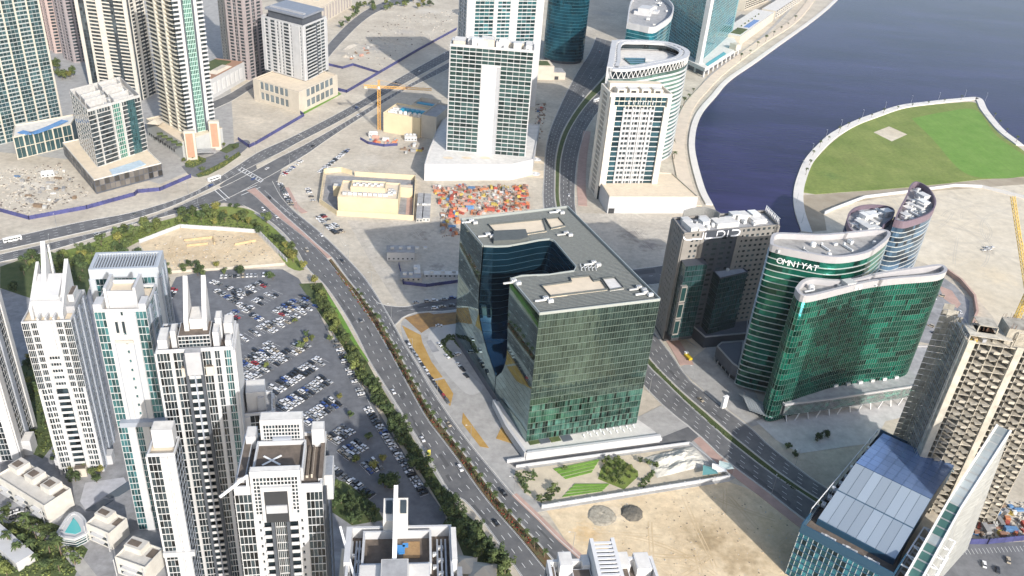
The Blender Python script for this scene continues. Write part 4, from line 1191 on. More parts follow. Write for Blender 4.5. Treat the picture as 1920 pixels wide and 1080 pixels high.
# ================================================================ concrete frame under construction, right edge
def frame_tower():
    z = 101
    root = thing('concrete_frame_tower', 'bare concrete tower under construction with open floors', 'tower', (203, 314, 0))
    u = Vector((math.cos(R(-7)), math.sin(R(-7)))); v = Vector((-u.y, u.x))
    O = Vector((203.0, 314.0))
    W, D = 46, 17
    CF = mat('raw_concrete', (.40, .37, .31), .95, var=.3, scale=.35, bump=.3, objrand=.2)
    CFD = mat('raw_concrete_shaded', (.10, .105, .12), .9, var=.2, scale=.3)  # concrete colour darkened to paint the shade inside the open floors
    nfl = 29; fh = z / nfl
    rc = [O, O + u * W, O + u * W + v * D, O + v * D]
    core(root, inset(rc, 4.5), 0, z - 3, CFD, 'core', CF)
    m = MB(); m.prism([(p - O) for p in rc], 0, .35)
    me = meshof(m, 'floor_slab', CF)
    for i in range(1, nfl + 1): put(me, 'floor_slab', root, (O.x, O.y, i * fh - .35 - (2.5 if i == nfl else 0) * 0))
    # cross walls and projecting balconies, each its own
    mw = MB(); mw.hexa([(0, 0, 0), (.3, 0, 0), (.3, 5, 0), (0, 5, 0), (0, 0, fh - .4), (.3, 0, fh - .4), (.3, 5, fh - .4), (0, 5, fh - .4)])
    wm = meshof(mw, 'cross_wall', CF)
    mbk = MB(); mbk.hexa([(0, -1.5, 0), (2.6, -1.5, 0), (2.6, 0, 0), (0, 0, 0), (0, -1.5, .3), (2.6, -1.5, .3), (2.6, 0, .3), (0, 0, .3)]); mbk.box(1.3, -1.42, .3, 2.6, .15, 1.0)
    bm_ = meshof(mbk, 'balcony', CF)
    mb2 = MB(); mb2.hexa([(0, -2.1, 0), (3.0, -1.2, 0), (3.0, 0, 0), (0, 0, 0), (0, -2.1, .25), (3.0, -1.2, .25), (3.0, 0, .25), (0, 0, .25)]); bm2 = meshof(mb2, 'balcony', CF)
    ang = math.atan2(u.y, u.x); ang2 = math.atan2(v.y, v.x)
    ncol = 9
    rr_ = random.Random(12)
    for i in range(nfl):
        for j in range(ncol + 1):
            p = O + u * (j * W / ncol * .995)
            put(wm, 'cross_wall', root, (p.x, p.y, i * fh), ang)
            if i and j < ncol and j not in (0, 4) and rr_.random() < .82: put(bm_ if rr_.random() < .6 else bm2, 'balcony', root, (p.x + u.x * (1.2 + rr_.uniform(-.3, .3)), p.y + u.y * 1.4, i * fh - .2), ang)
        for j in range(6):
            p = O + v * (5 + j * 6)
            put(wm, 'cross_wall', root, (p.x, p.y, i * fh), ang - R(90) + R(0))
    for j in (0, 4):
        p = O + u * (j * W / ncol)
        MB().hexa([(*(p + u * a + v * b), zz) for zz in (0, z + 1) for a, b in ((.2, -.4), (3.2, -.4), (3.2, .1), (.2, .1))]).build('shear_wall', mat('pale_raw_wall', (.47, .44, .37), .9, var=.2, scale=.25, bump=.2), root)
    # ragged top: part floors, columns and a scaffold up the west side
    for (a, b, ww, dd, k0) in ((0, 0, 18, 10, 1), (20, 2, 12, 14, 2), (34, 0, 11, 12, 1), (4, 4, 8, 8, 2)):
        for k in range(k0):
            q = [O + u * a + v * b, O + u * (a + ww) + v * b, O + u * (a + ww) + v * (b + dd), O + u * a + v * (b + dd)]
            zt = z + (k + 1) * fh
            MB().prism(q, zt - .3, zt).build('part_floor', CF, root)
            for c_ in q: MB().box(c_.x, c_.y, zt - fh, .5, .5, fh - .3).build('column', CF, root)
    sc = MB()
    for k in range(10):
        p = O - u * 1.4 + v * (k * 1.9); sc.beam((*p, 0), (*p, z + 3), .12)
    for k in range(48):
        zt = k * 2.3; sc.beam((*(O - u * 1.4), zt), (*(O - u * 1.4 + v * 17), zt), .12)
    so = sc.build('scaffold', METAL, root); so['kind'] = 'stuff'
    # top storey in progress: cores, rebar, formwork
    for (a, b, ww, dd, h) in ((24, 8, 16, 10, 8), (38, 8, 9, 9, 5), (9, 9, 8, 7, 3)):
        q = O + u * a + v * b
        MB().box(q.x, q.y, z, ww, dd, h, ang).build('lift_core', CF, root)
        mb = MB()
        for k in range(40):
            r = random.Random(k * 7 + a); x, y = r.uniform(-ww / 2, ww / 2), r.choice((-dd / 2, dd / 2))
            g_ = q + u * x + v * y; mb.beam((g_.x, g_.y, z + h), (g_.x + r.uniform(-.2, .2), g_.y + r.uniform(-.2, .2), z + h + r.uniform(1.5, 2.8)), .09)
        o = mb.build('rebar', mat('rebar_rust', (.16, .09, .06), .9), root); o['kind'] = 'stuff'
    r = random.Random(4)
    cols = [mat('formwork_yellow', (.62, .42, .05), .7), mat('formwork_ply', (.38, .28, .17), .9), CF, mat('tarp_grey', (.3, .31, .33), .9)]
    for k in range(46):
        q = O + u * r.uniform(2, W - 2) + v * r.uniform(2, D - 2)
        MB().box(q.x, q.y, z, r.uniform(.8, 4), r.uniform(.6, 3), r.uniform(.3, 1.6), r.uniform(0, 3)).build('site_material', cols[r.randrange(4)], root)
    return root, O, u, v
FRT, FO, FU, FV = frame_tower()
# tower crane by it (lattice mast and luffing jib)
YEL = mat('crane_yellow', (.58, .40, .07), .6)
ORG = mat('crane_orange', (.70, .38, .08), .55)
def lattice(mb, a, b, w, n, t=.16):
    a, b = Vector(a), Vector(b); d = (b - a).normalized()
    x = d.cross(Vector((0, 0, 1)));
    if x.length < .1: x = Vector((1, 0, 0))
    x.normalize(); y = x.cross(d)
    cs = [x * sx * w / 2 + y * sy * w / 2 for sx, sy in ((-1, -1), (1, -1), (1, 1), (-1, 1))]
    for c in cs: mb.beam(a + c, b + c, t)
    for i in range(n):
        p, q = a.lerp(b, i / n), a.lerp(b, (i + 1) / n)
        for k in range(4):
            mb.beam(p + cs[k], q + cs[(k + 1) % 4], t * .7); mb.beam(p + cs[k], p + cs[(k + 1) % 4], t * .7)
def crane(label, base, H, jib_dir, jl, m, luff=0.0, w=2.0, cj=12):
    root = thing('tower_crane', label, 'crane', base)
    b = Vector(base); t = b + Vector((0, 0, H)); jd = Vector((jib_dir[0], jib_dir[1], 0)).normalized()
    mb = MB(); lattice(mb, b, t, w, int(H / w), .24); mb.build('mast', m, root)
    mb = MB(); jt = t + jd * jl * math.cos(luff) + Vector((0, 0, jl * math.sin(luff))); lattice(mb, t, jt, w * .7, int(jl / w), .2); mb.build('jib', m, root)
    mb = MB(); lattice(mb, t, t - jd * cj, w * .8, int(cj / w), .26); mb.build('counter_jib', m, root)
    MB().box(t.x - jd.x * cj * .85, t.y - jd.y * cj * .85, t.z - 2.4, 3, 2, 2.6, math.atan2(jd.y, jd.x)).build('counterweight', CONC, root)
    MB().box(t.x + jd.y * 1.8, t.y - jd.x * 1.8, t.z - 1.5, 2, 1.6, 2.2).build('cab', METALW, root)
    mb = MB(); ap = t + Vector((0, 0, 7)); lattice(mb, t, ap, w * .6, 4, .25); mb.build('apex', m, root)
    MB().beam(ap, t + (jt - t) * .75, .14).build('tie_bar', m, root); MB().beam(ap, t - jd * cj * .9, .14).build('tie_bar', m, root)
    return root
q = G2(1905, 600, 101)
crane('yellow luffing crane standing on the concrete frame tower', (q.x, q.y, 95), 20, (-.25, .95), 46, YEL, R(52), w=1.9, cj=7)
q = G2(711, 243, 0)
crane('orange tower crane beside the cream substation', (q.x, q.y, 0), 44, (1, .12), 52, ORG, 0, w=2.6, cj=15)
# ================================================================ white apartment towers (lower left)
GL_T = glass('tower_window_glass', (.028, .042, .05), .35, .1, .9)
GL_TT = glass('tower_window_teal', (.05, .15, .16), .5, .1, .7)
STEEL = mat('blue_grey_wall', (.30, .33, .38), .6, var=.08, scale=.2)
CHAR = mat('charcoal_wall', (.065, .075, .09), .6, var=.1, scale=.2)
def quadfrom(px, z, depth):
    """front edge from two roof-edge photo points, square depth behind"""
    a, b = G2(*px[0], z), G2(*px[1], z)
    u = (b - a).normalized(); v = Vector((-u.y, u.x))
    return [a, b, b + v * depth, a + v * depth], u, v
def T(root, poly, z, m=None, zb=0):
    core(root, inset(ccw(poly), .02), zb, z, GL_T if m is None else m, 'core', ROOFB)
def blk(root, o, u, v, x, y, w, d, z0, h, m, name, mtop=None, taper=0.0):
    P = [o + u * x + v * y, o + u * (x + w) + v * y, o + u * (x + w) + v * (y + d), o + u * x + v * (y + d)]
    mb = MB()
    if taper:
        c = sum(P, Vector((0, 0))) / 4
        Q = [p.lerp(c, taper) for p in P]
        mb.hexa([(*p, z0) for p in P] + [(*p, z0 + h) for p in Q])
        return mb.build(name, m, root)
    mb.prism(P, z0, z0 + h)
    ob = mb.build(name, m, root)
    if mtop and mtop is not m: MB().cap(inset(ccw(P), .25) if min(w, d) > 1.5 else P, z0 + h + .04).build('roof_surface', mtop, ob)
    return ob
gw = dict(fh=3.4, bh=.34, mw=.13, depth=.18)

def crown_tower():                                                   # with sloped white crown and needle
    z = 85
    P, u, v = quadfrom(((40, 607), (133, 603)), z, 26)
    W = (P[1] - P[0]).length; o = P[0]
    r = thing('crown_tower', 'white apartment tower with stepped white crown and pointed needle', 'apartment tower', (*((P[0] + P[2]) / 2), 0))
    T(r, P, z - 1)
    facade(r, P[0], P[1], 0, 50, [(1, 'w'), (2.2, 'g', dict(gw, n=2, bh=.75, mw=.25)), (2.0, 'g', dict(gw, n=2, bh=1.1, mw=.25)), (1.6, 'w'), (4.6, 'b', dict(out=1.4, fh=3.4)), (1.6, 'w'), (2.0, 'g', dict(gw, n=2, bh=1.1, mw=.25)), (2.2, 'g', dict(gw, n=2, bh=.75, mw=.25)), (1, 'w')], gl=GL_T)
    facade(r, P[0], P[1], 50.01, z, [(3.0, 'g', dict(gw, n=4)), (.5, 'w'), (2.4, 'g', dict(gw, n=3, bh=.9)), (1.5, 'w'), (4.4, 'g', dict(gw, n=4, bh=2.0, mw=.2, join=1)), (1.5, 'w'), (2.4, 'g', dict(gw, n=3, bh=.9)), (.5, 'w'), (3.0, 'g', dict(gw, n=4))], gl=GL_T)
    c0 = o + u * W * .39
    MB().hexa([(*(c0 + u * a - v * b), zz) for zz in (68, z) for a, b in ((0, .75), (W * .22, .75), (W * .22, .1), (0, .1))]).build('blank_panel', WHITE, r)
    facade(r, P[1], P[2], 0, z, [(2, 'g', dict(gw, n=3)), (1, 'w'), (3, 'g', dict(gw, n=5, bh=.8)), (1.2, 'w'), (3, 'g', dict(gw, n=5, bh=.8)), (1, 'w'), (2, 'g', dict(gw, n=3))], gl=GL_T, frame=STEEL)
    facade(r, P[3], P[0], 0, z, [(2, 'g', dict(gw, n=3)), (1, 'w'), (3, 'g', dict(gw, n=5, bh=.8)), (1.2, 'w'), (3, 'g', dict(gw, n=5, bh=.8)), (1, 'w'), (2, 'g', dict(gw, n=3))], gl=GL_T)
    facade(r, P[2], P[3], 0, z, [(1, 'g', dict(gw, n=10, bh=.9))], gl=GL_T)
    MB().cap(P, z - .8).build('terrace', ROOFC, r); parapet(r, P, z, .9, .4, WHITE)
    blk(r, o, u, v, W * .16, 6, W * .62, 16, z - .8, 8, WHITE, 'crown_base', ROOFW)
    # raked crown walls and needle
    def wedge(x, w, y0, y1, h0, h1, name):
        a = [o + u * x + v * y0, o + u * (x + w) + v * y0, o + u * (x + w) + v * y1, o + u * x + v * y1]
        MB().hexa([(*q, z - .8) for q in a] + [(*a[0], z + h0), (*a[1], z + h0), (*a[2], z + h1), (*a[3], z + h1)]).build(name, WHITE, r)
    wedge(W * .14, 1.2, 4, 24, 5, 17, 'raked_wall'); wedge(W * .74, 1.6, 3, 24, 3, 18, 'raked_wall')
    wedge(W * .2, W * .52, 8, 20, 8.5, 13, 'raked_roof')
    wedge(W * .33, 1.8, 14, 24, 10, 27, 'needle'); wedge(W * .33 + 2.2, .8, 22, 24.5, 6, 25, 'needle_fin')
    for k in range(3): blk(r, o, u, v, W * (.3 + .16 * k), 1.0, .8, 6, z - .6, 2.2, WHITE, 'buttress')
    blk(r, o, u, v, W * .8, 8, W * .2, 14, z - .6, 3.5, GREYW, 'plant_room', ROOFG); blk(r, o, u, v, W * .84, 12, W * .12, 8, z + 2.9, 3.5, WHITE, 'plant_room', ROOFB)
    blk(r, o, u, v, W * .36, -3.5, W * .28, 3.2, 0, 5, CREAM, 'porch', ROOFB)
    blk(r, o, u, v, -3, 4, 3, 5, 0, 5.5, WHITE, 'side_porch'); blk(r, o, u, v, W, 4, 3, 5, 0, 5.5, WHITE, 'side_porch')
    return r
crown_tower()

def stair_tower(P, z, label):                                        # broad white tower with central blank panel
    u = (P[1] - P[0]).normalized(); v = Vector((-u.y, u.x)); W = (P[1] - P[0]).length; o = P[0]; D = (P[3] - P[0]).length
    r = thing('panel_tower', label, 'apartment tower', (*((P[0] + P[2]) / 2), 0))
    T(r, P, z - 1)
    facade(r, P[0], P[1], 0, 62, [(2.2, 'g', dict(gw, n=3)), (1.8, 'w'), (1.6, 'g', dict(gw, n=3)), (1.6, 'w'), (.5, 'g', dict(gw, n=1, bh=1.9)), (1.4, 'w'), (1.9, 'g', dict(gw, n=3))], gl=GL_TT)
    facade(r, P[0], P[1], 62.01, z, [(2.4, 'g', dict(gw, n=3)), (2.2, 'w'), (1.0, 'w', dict(dep=.4)), (.6, 'g', dict(fh=4.2, bh=2.9, mw=.1, n=1, depth=.5)), (1.0, 'w', dict(dep=.4)), (1.6, 'w'), (2.4, 'g', dict(gw, n=3))], gl=GL_TT)
    # grey reveal lines of the tall blank panel
    for x in (.30, .66): MB().beam((*(o + u * W * x - v * .68), 63), (*(o + u * W * x - v * .68), z - 14), .25, .25).build('panel_reveal', STEEL, r)
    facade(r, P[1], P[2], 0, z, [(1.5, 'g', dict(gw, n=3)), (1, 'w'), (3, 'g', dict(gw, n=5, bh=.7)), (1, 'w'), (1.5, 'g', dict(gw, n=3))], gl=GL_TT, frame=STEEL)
    facade(r, P[3], P[0], 0, z, [(1.5, 'g', dict(gw, n=3)), (1, 'w'), (3, 'g', dict(gw, n=5, bh=.7)), (1, 'w'), (1.5, 'g', dict(gw, n=3))], gl=GL_TT)
    facade(r, P[2], P[3], 0, z, [(1, 'g', dict(gw, n=9, bh=.8))], gl=GL_TT)
    MB().cap(P, z - .8).build('terrace', ROOFC, r); parapet(r, P, z, 1.2, .5, WHITE)
    blk(r, o, u, v, W * .24, 4, W * .52, 9, z - .7, 6, WHITE, 'penthouse', ROOFC); parapet(r, [o + u * W * .24 + v * 4, o + u * W * .76 + v * 4, o + u * W * .76 + v * 13, o + u * W * .24 + v * 13], z + 5.3, 1.5, .5, WHITE)
    for x in (.2, .76): blk(r, o, u, v, W * x, 3, 1.0, 11, z - .7, 9.5, WHITE, 'crown_wall')
    blk(r, o, u, v, 0, 0.2, W * .16, 6, z - .7, 4, WHITE, 'corner_block'); blk(r, o, u, v, W * .86, .2, W * .14, 6, z - .7, 4, WHITE, 'corner_block')
    for k in range(2): blk(r, o, u, v, W * (.37 + .13 * k), -.75, W * .05, .8, z - 9, 5, GL_T, 'tall_window')
    blk(r, o, u, v, W * .3, -1.3, W * .36, 1.2, z - 13.5, 1.2, CREAM, 'ledge')
    blk(r, o, u, v, W * .1, -3.0, W * 1.0, 2.8, 60.5, 2.4, STEEL, 'sky_bridge')
    return r, o, u, v, W
P2, _, _ = quadfrom(((176, 586), (274.5, 584)), 114, 19)
stair_tower(P2, 114, 'white apartment tower with tall blank central panel and small square windows')

def slate_block():                                                   # grey gridded block behind
    z = 92
    P = [G2(x, y, z) for x, y in ((166, 510), (297, 505))]
    u = (P[1] - P[0]).normalized(); v = Vector((-u.y, u.x)); P = [P[0], P[1], P[1] + v * 17, P[0] + v * 17]; W = (P[1] - P[0]).length
    r = thing('slate_block', 'grey framed tower with slatted roof behind the blank panel tower', 'apartment tower', (*((P[0] + P[2]) / 2), 0))
    T(r, P, z - 1)
    facade(r, P[0], P[1], 0, z - 4, [(.7, 'w'), (8, 'g', dict(gw, n=16)), (.7, 'w')], gl=GL_TT, frame=mat('pale_slate', (.42, .45, .48), .6))
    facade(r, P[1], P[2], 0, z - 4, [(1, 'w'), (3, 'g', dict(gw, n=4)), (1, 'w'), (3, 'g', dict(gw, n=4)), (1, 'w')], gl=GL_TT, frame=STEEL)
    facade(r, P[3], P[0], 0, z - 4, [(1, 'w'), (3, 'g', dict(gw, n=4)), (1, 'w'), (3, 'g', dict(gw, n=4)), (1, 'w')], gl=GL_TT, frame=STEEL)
    pale = mat('pale_slate', (.42, .45, .48))
    MB().cap(P, z - .9).build('roof_deck', DGREY, r)
    parapet(r, P, z - 4, 5.2, 1.6, pale)
    for k in range(22):
        a = P[0].lerp(P[1], .07 + .86 * k / 21) + v * 1.5; b = P[3].lerp(P[2], .07 + .86 * k / 21) - v * 1.5
        MB().beam((*a, z + .4), (*b, z + .4), .5, .9).build('roof_slat', pale, r)
slate_block()

def twin_fin_tower():
    z = 120
    P, u, v = quadfrom(((293, 664), (437, 656)), z, 17)
    W = (P[1] - P[0]).length; o = P[0]
    r = thing('twin_fin_tower', 'white apartment tower crowned by two tall parallel fins', 'apartment tower', (*((P[0] + P[2]) / 2), 0))
    T(r, P, z - 1)
    facade(r, P[0], P[1], 0, z, [(2.2, 'g', dict(gw, n=4)), (.5, 'w'), (1.8, 'g', dict(gw, n=3)), (.5, 'w', dict(frame=CHAR, dep=2.2)), (.9, 'b', dict(out=1.5, fh=3.4)), (.25, 'w', dict(frame=STEEL, dep=1.8)), (.9, 'b', dict(out=1.5, fh=3.4)), (.5, 'w', dict(frame=CHAR, dep=2.2)), (1.5, 'g', dict(gw, n=3)), (.6, 'w'), (.9, 'g', dict(gw, n=2)), (.7, 'w'), (1.2, 'g', dict(gw, n=3, gl=GL_TT)), (.4, 'w')], gl=GL_T)
    facade(r, P[1], P[2], 0, z, [(1, 'w', dict(frame=mat('pale_grey_wall', (.50, .50, .50), .7, var=.08, scale=.3)))], gl=GL_T)
    facade(r, P[3], P[0], 0, z, [(1, 'w'), (3, 'g', dict(gw, n=4)), (1, 'w')], gl=GL_T)
    facade(r, P[2], P[3], 0, z, [(1, 'g', dict(gw, n=10, bh=.8))], gl=GL_T)
    MB().cap(P, z - .8).build('terrace', ROOFB, r); parapet(r, P, z, 1.4, .5, WHITE)
    blk(r, o, u, v, W * .28, 3, W * .42, 9, z - .7, 5.5, WHITE, 'penthouse', ROOFB)
    facade(r, o + u * W * .28 + v * 2.95, o + u * W * .70 + v * 2.95, z, z + 4.5, [(1, 'g', dict(gw, n=9, fh=1.5, bh=.3, join=1))], gl=GL_T)
    pg = mat('pale_grey_wall', (.5, .5, .5))
    for x in (.36, .60):
        a = [o + u * W * x + v * 6, o + u * (W * x + 1.5) + v * 6, o + u * (W * x + 1.5) + v * 16.5, o + u * W * x + v * 16.5]
        MB().hexa([(*q, z + 3) for q in a] + [(*a[0], z + 8), (*a[1], z + 8), (*a[2], z + 21), (*a[3], z + 21)]).build('crown_fin', pg, r)
    blk(r, o, u, v, W * .43, 7, W * .17, 8.5, z + 4.9, 4, CONCL, 'lift_house', ROOFW)
    # projecting charcoal frame at the centre of the front
    blk(r, o, u, v, W * .38, -2.6, W * .2, 2.5, z - 8, 9.5, GREYW, 'frame_head', ROOFG)
    for x in (.3, .62): blk(r, o, u, v, W * x, -1.6, 2.6, 3, z - 9, 3.5, CREAM, 'terrace_box', ROOFB)
    for x, y, w, d, h in ((.02, 2, .12, 8, 5), (.18, 4, .07, 5, 7), (.74, 2, .08, 6, 7), (.76, 8, .08, 5, 9), (.86, 9, .12, 6, 6), (.9, 1, .08, 4, 4)):
        blk(r, o, u, v, W * x, y, W * w, d, z - .7, h, WHITE, 'crown_block', ROOFW)
    for k in range(5): MB().beam((*(o + u * (1.5 + k * .5) + v * (2 + k)), z + .3), (*(o + u * (4 - k * .3) + v * (8 - k * .5)), z + 2.5), .25).build('rafter', CREAM, r)
    # lower wing in front, to the left, with its own roof
    zw = 88
    wp = [G2(x, y, zw) for x, y in ((276, 857), (328, 855))]
    uu = (wp[1] - wp[0]).normalized(); vv = Vector((-uu.y, uu.x)); Q = [wp[0], wp[1], wp[1] + vv * 9, wp[0] + vv * 9]
    core(r, inset(Q, .02), 0, zw - .5, GL_T, 'wing_core', ROOFC)
    facade(r, Q[0], Q[1], 0, zw, [(1.3, 'g', dict(gw, n=3)), (.6, 'w'), (.35, 'g', dict(gw, n=1, bh=2.0, mw=.5)), (.6, 'w')], gl=GL_T)
    facade(r, Q[3], Q[0], 0, zw, [(1, 'w'), (.6, 'g', dict(gw, n=1, bh=2)), (1, 'w')], gl=GL_T)
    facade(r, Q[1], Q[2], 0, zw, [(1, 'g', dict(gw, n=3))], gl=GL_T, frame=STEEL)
    parapet(r, Q, zw, 1.2, .5, WHITE); blk(r, Q[0], uu, vv, 1, 5, 7, 5, zw - .4, 8, WHITE, 'wing_crown', ROOFW)
    blk(r, Q[0], uu, vv, -.6, -1.2, 11.2, 1.2, 40, 2.2, WHITE, 'wing_ledge')
    # rear wing to the right, seen above the next tower
    zr = 86
    wp = [G2(x, y, zr) for x, y in ((452, 782), (512, 776))]
    uu = (wp[1] - wp[0]).normalized(); vv = Vector((-uu.y, uu.x)); Q = [wp[0], wp[1], wp[1] + vv * 13, wp[0] + vv * 13]; W2 = (wp[1] - wp[0]).length
    core(r, inset(Q, .02), 0, zr - .5, GL_T, 'rear_core', ROOFG)
    facade(r, Q[0], Q[1], 0, zr, [(.6, 'w'), (1, 'g', dict(gw, n=3)), (.6, 'w')], gl=GL_T)
    facade(r, Q[1], Q[2], 0, zr, [(.6, 'w'), (1, 'g', dict(gw, n=3)), (.6, 'w')], gl=GL_T)
    parapet(r, Q, zr, 1.2, .5, WHITE); blk(r, Q[0], uu, vv, W2 * .2, 3, W2 * .6, 8, zr - .4, 9, WHITE, 'rear_crown', ROOFW); blk(r, Q[0], uu, vv, W2 * .55, 2, W2 * .2, 1, zr - .4, 7, GREYW, 'rear_fin')
    return r
twin_fin_tower()

def helipad_tower():
    z = 112
    P, u, v = quadfrom(((438, 915), (604, 908)), z, 24)
    W = (P[1] - P[0]).length; o = P[0]
    r = thing('cross_roof_tower', 'white apartment tower with brown roof deck holding a white cross', 'apartment tower', (*((P[0] + P[2]) / 2), 0))
    T(r, P, z - 1)
    facade(r, P[0], P[1], 0, z - 3, [(2.3, 'g', dict(gw, n=4)), (.6, 'w', dict(dep=.5)), (.4, 'g', dict(gw, n=1, bh=2.0, depth=.5)), (.35, 'w', dict(dep=.5)), (1.1, 'b', dict(out=1.3, fh=3.4)), (.45, 'w', dict(frame=CHAR, dep=2.0)), (1.7, 'g', dict(gw, n=6, gl=GL_T)), (.45, 'w', dict(frame=CHAR, dep=2.0)), (1.1, 'b', dict(out=1.3, fh=3.4)), (.35, 'w', dict(dep=.5)), (.4, 'g', dict(gw, n=1, bh=2.0, depth=.5)), (.6, 'w', dict(dep=.5)), (2.3, 'g', dict(gw, n=4))], gl=GL_T)
    facade(r, P[1], P[2], 0, z - 8, [(1, 'w', dict(frame=CHAR)), (.6, 'b', dict(out=.9, fh=3.4, frame=STEEL)), (1, 'w', dict(frame=CHAR))], gl=GL_T)
    facade(r, P[3], P[0], 0, z - 3, [(1, 'g', dict(gw, n=8))], gl=GL_T)
    facade(r, P[2], P[3], 0, z - 3, [(1, 'g', dict(gw, n=10, bh=.8))], gl=GL_T)
    MB().cap(P, z - 2).build('terrace', ROOFB, r); parapet(r, P, z - 3, 3.2, .6, WHITE)
    # raised front portal with grid
    blk(r, o, u, v, W * .2, -1.2, W * .56, 2.2, z - 12, 19, WHITE, 'portal', ROOFW)
    facade(r, o + u * W * .225 - v * 1.25, o + u * W * .735 - v * 1.25, z - 10, z + 4.5, [(1, 'g', dict(gw, n=13, fh=1.45, bh=.35, join=1, mw=.25))], gl=GL_T)
    blk(r, o, u, v, W * .31, -2.2, W * .34, 1.0, z - 12, 13.5, WHITE, 'portal_frame'); blk(r, o, u, v, W * .35, -2.6, W * .26, .5, z - 12, 12, DARK, 'portal_recess'); blk(r, o, u, v, W * .36, -3.0, W * .24, .5, z - 8, 3, GREYW, 'portal_hood')
    # roof deck with walls and white cross
    blk(r, o, u, v, W * .2, 3, W * .58, 13, z - 2, 4.2, WHITE, 'deck_base', ROOFB)
    parapet(r, [o + u * W * .2 + v * 3, o + u * W * .78 + v * 3, o + u * W * .78 + v * 16, o + u * W * .2 + v * 16], z + 2.2, 1.6, .5, WHITE)
    c = o + u * W * .4 + v * 8.5
    for sgn in (1, -1):
        MB().beam((*(c - u * 2.6 - v * 2.0 * sgn), z + 2.5), (*(c + u * 2.6 + v * 2.0 * sgn), z + 2.5 + .05 * sgn), .6, .2).build('deck_cross_bar', PAINT, r)
    # back crown
    blk(r, o, u, v, W * .24, 17, W * .5, 4, z - 2, 13, WHITE, 'rear_portal', ROOFW)
    facade(r, o + u * W * .27 + v * 16.95, o + u * W * .71 + v * 16.95, z + 2, z + 9, [(1, 'g', dict(gw, n=12, fh=1.45, bh=.35, join=1, mw=.25))], gl=GL_T)
    blk(r, o, u, v, W * .38, 16, W * .22, .9, z + 1.5, 3.2, STEEL, 'rear_hood')
    for x, y, w, d, h in ((.02, 3, .1, 18, 3), (.05, 18, .12, 5, 6), (.84, 18, .15, 4, 8), (.95, 2, .05, 16, 2.5), (.80, 4, .03, 13, 2), (.86, 4, .02, 13, 2.4)):
        blk(r, o, u, v, W * x, y, W * w, d, z - 2, h, WHITE if w > .04 else CREAM, 'crown_block', ROOFB if d > 10 else ROOFW)
    blk(r, o, u, v, W * 1.0, 8, W * .1, 9, z - 14, 10, WHITE, 'side_bay', METAL)
    a = o + u * (W * .16) + v * .5
    MB().beam((*a, z + 4), (*(a - u * 7.5 - v * 3.5), z - .5), .55, .7).build('davit_arm', METALW, r); MB().beam((*a, z - 2), (*a, z + 4.2), .7).build('davit_post', METALW, r)
    return r
helipad_tower()

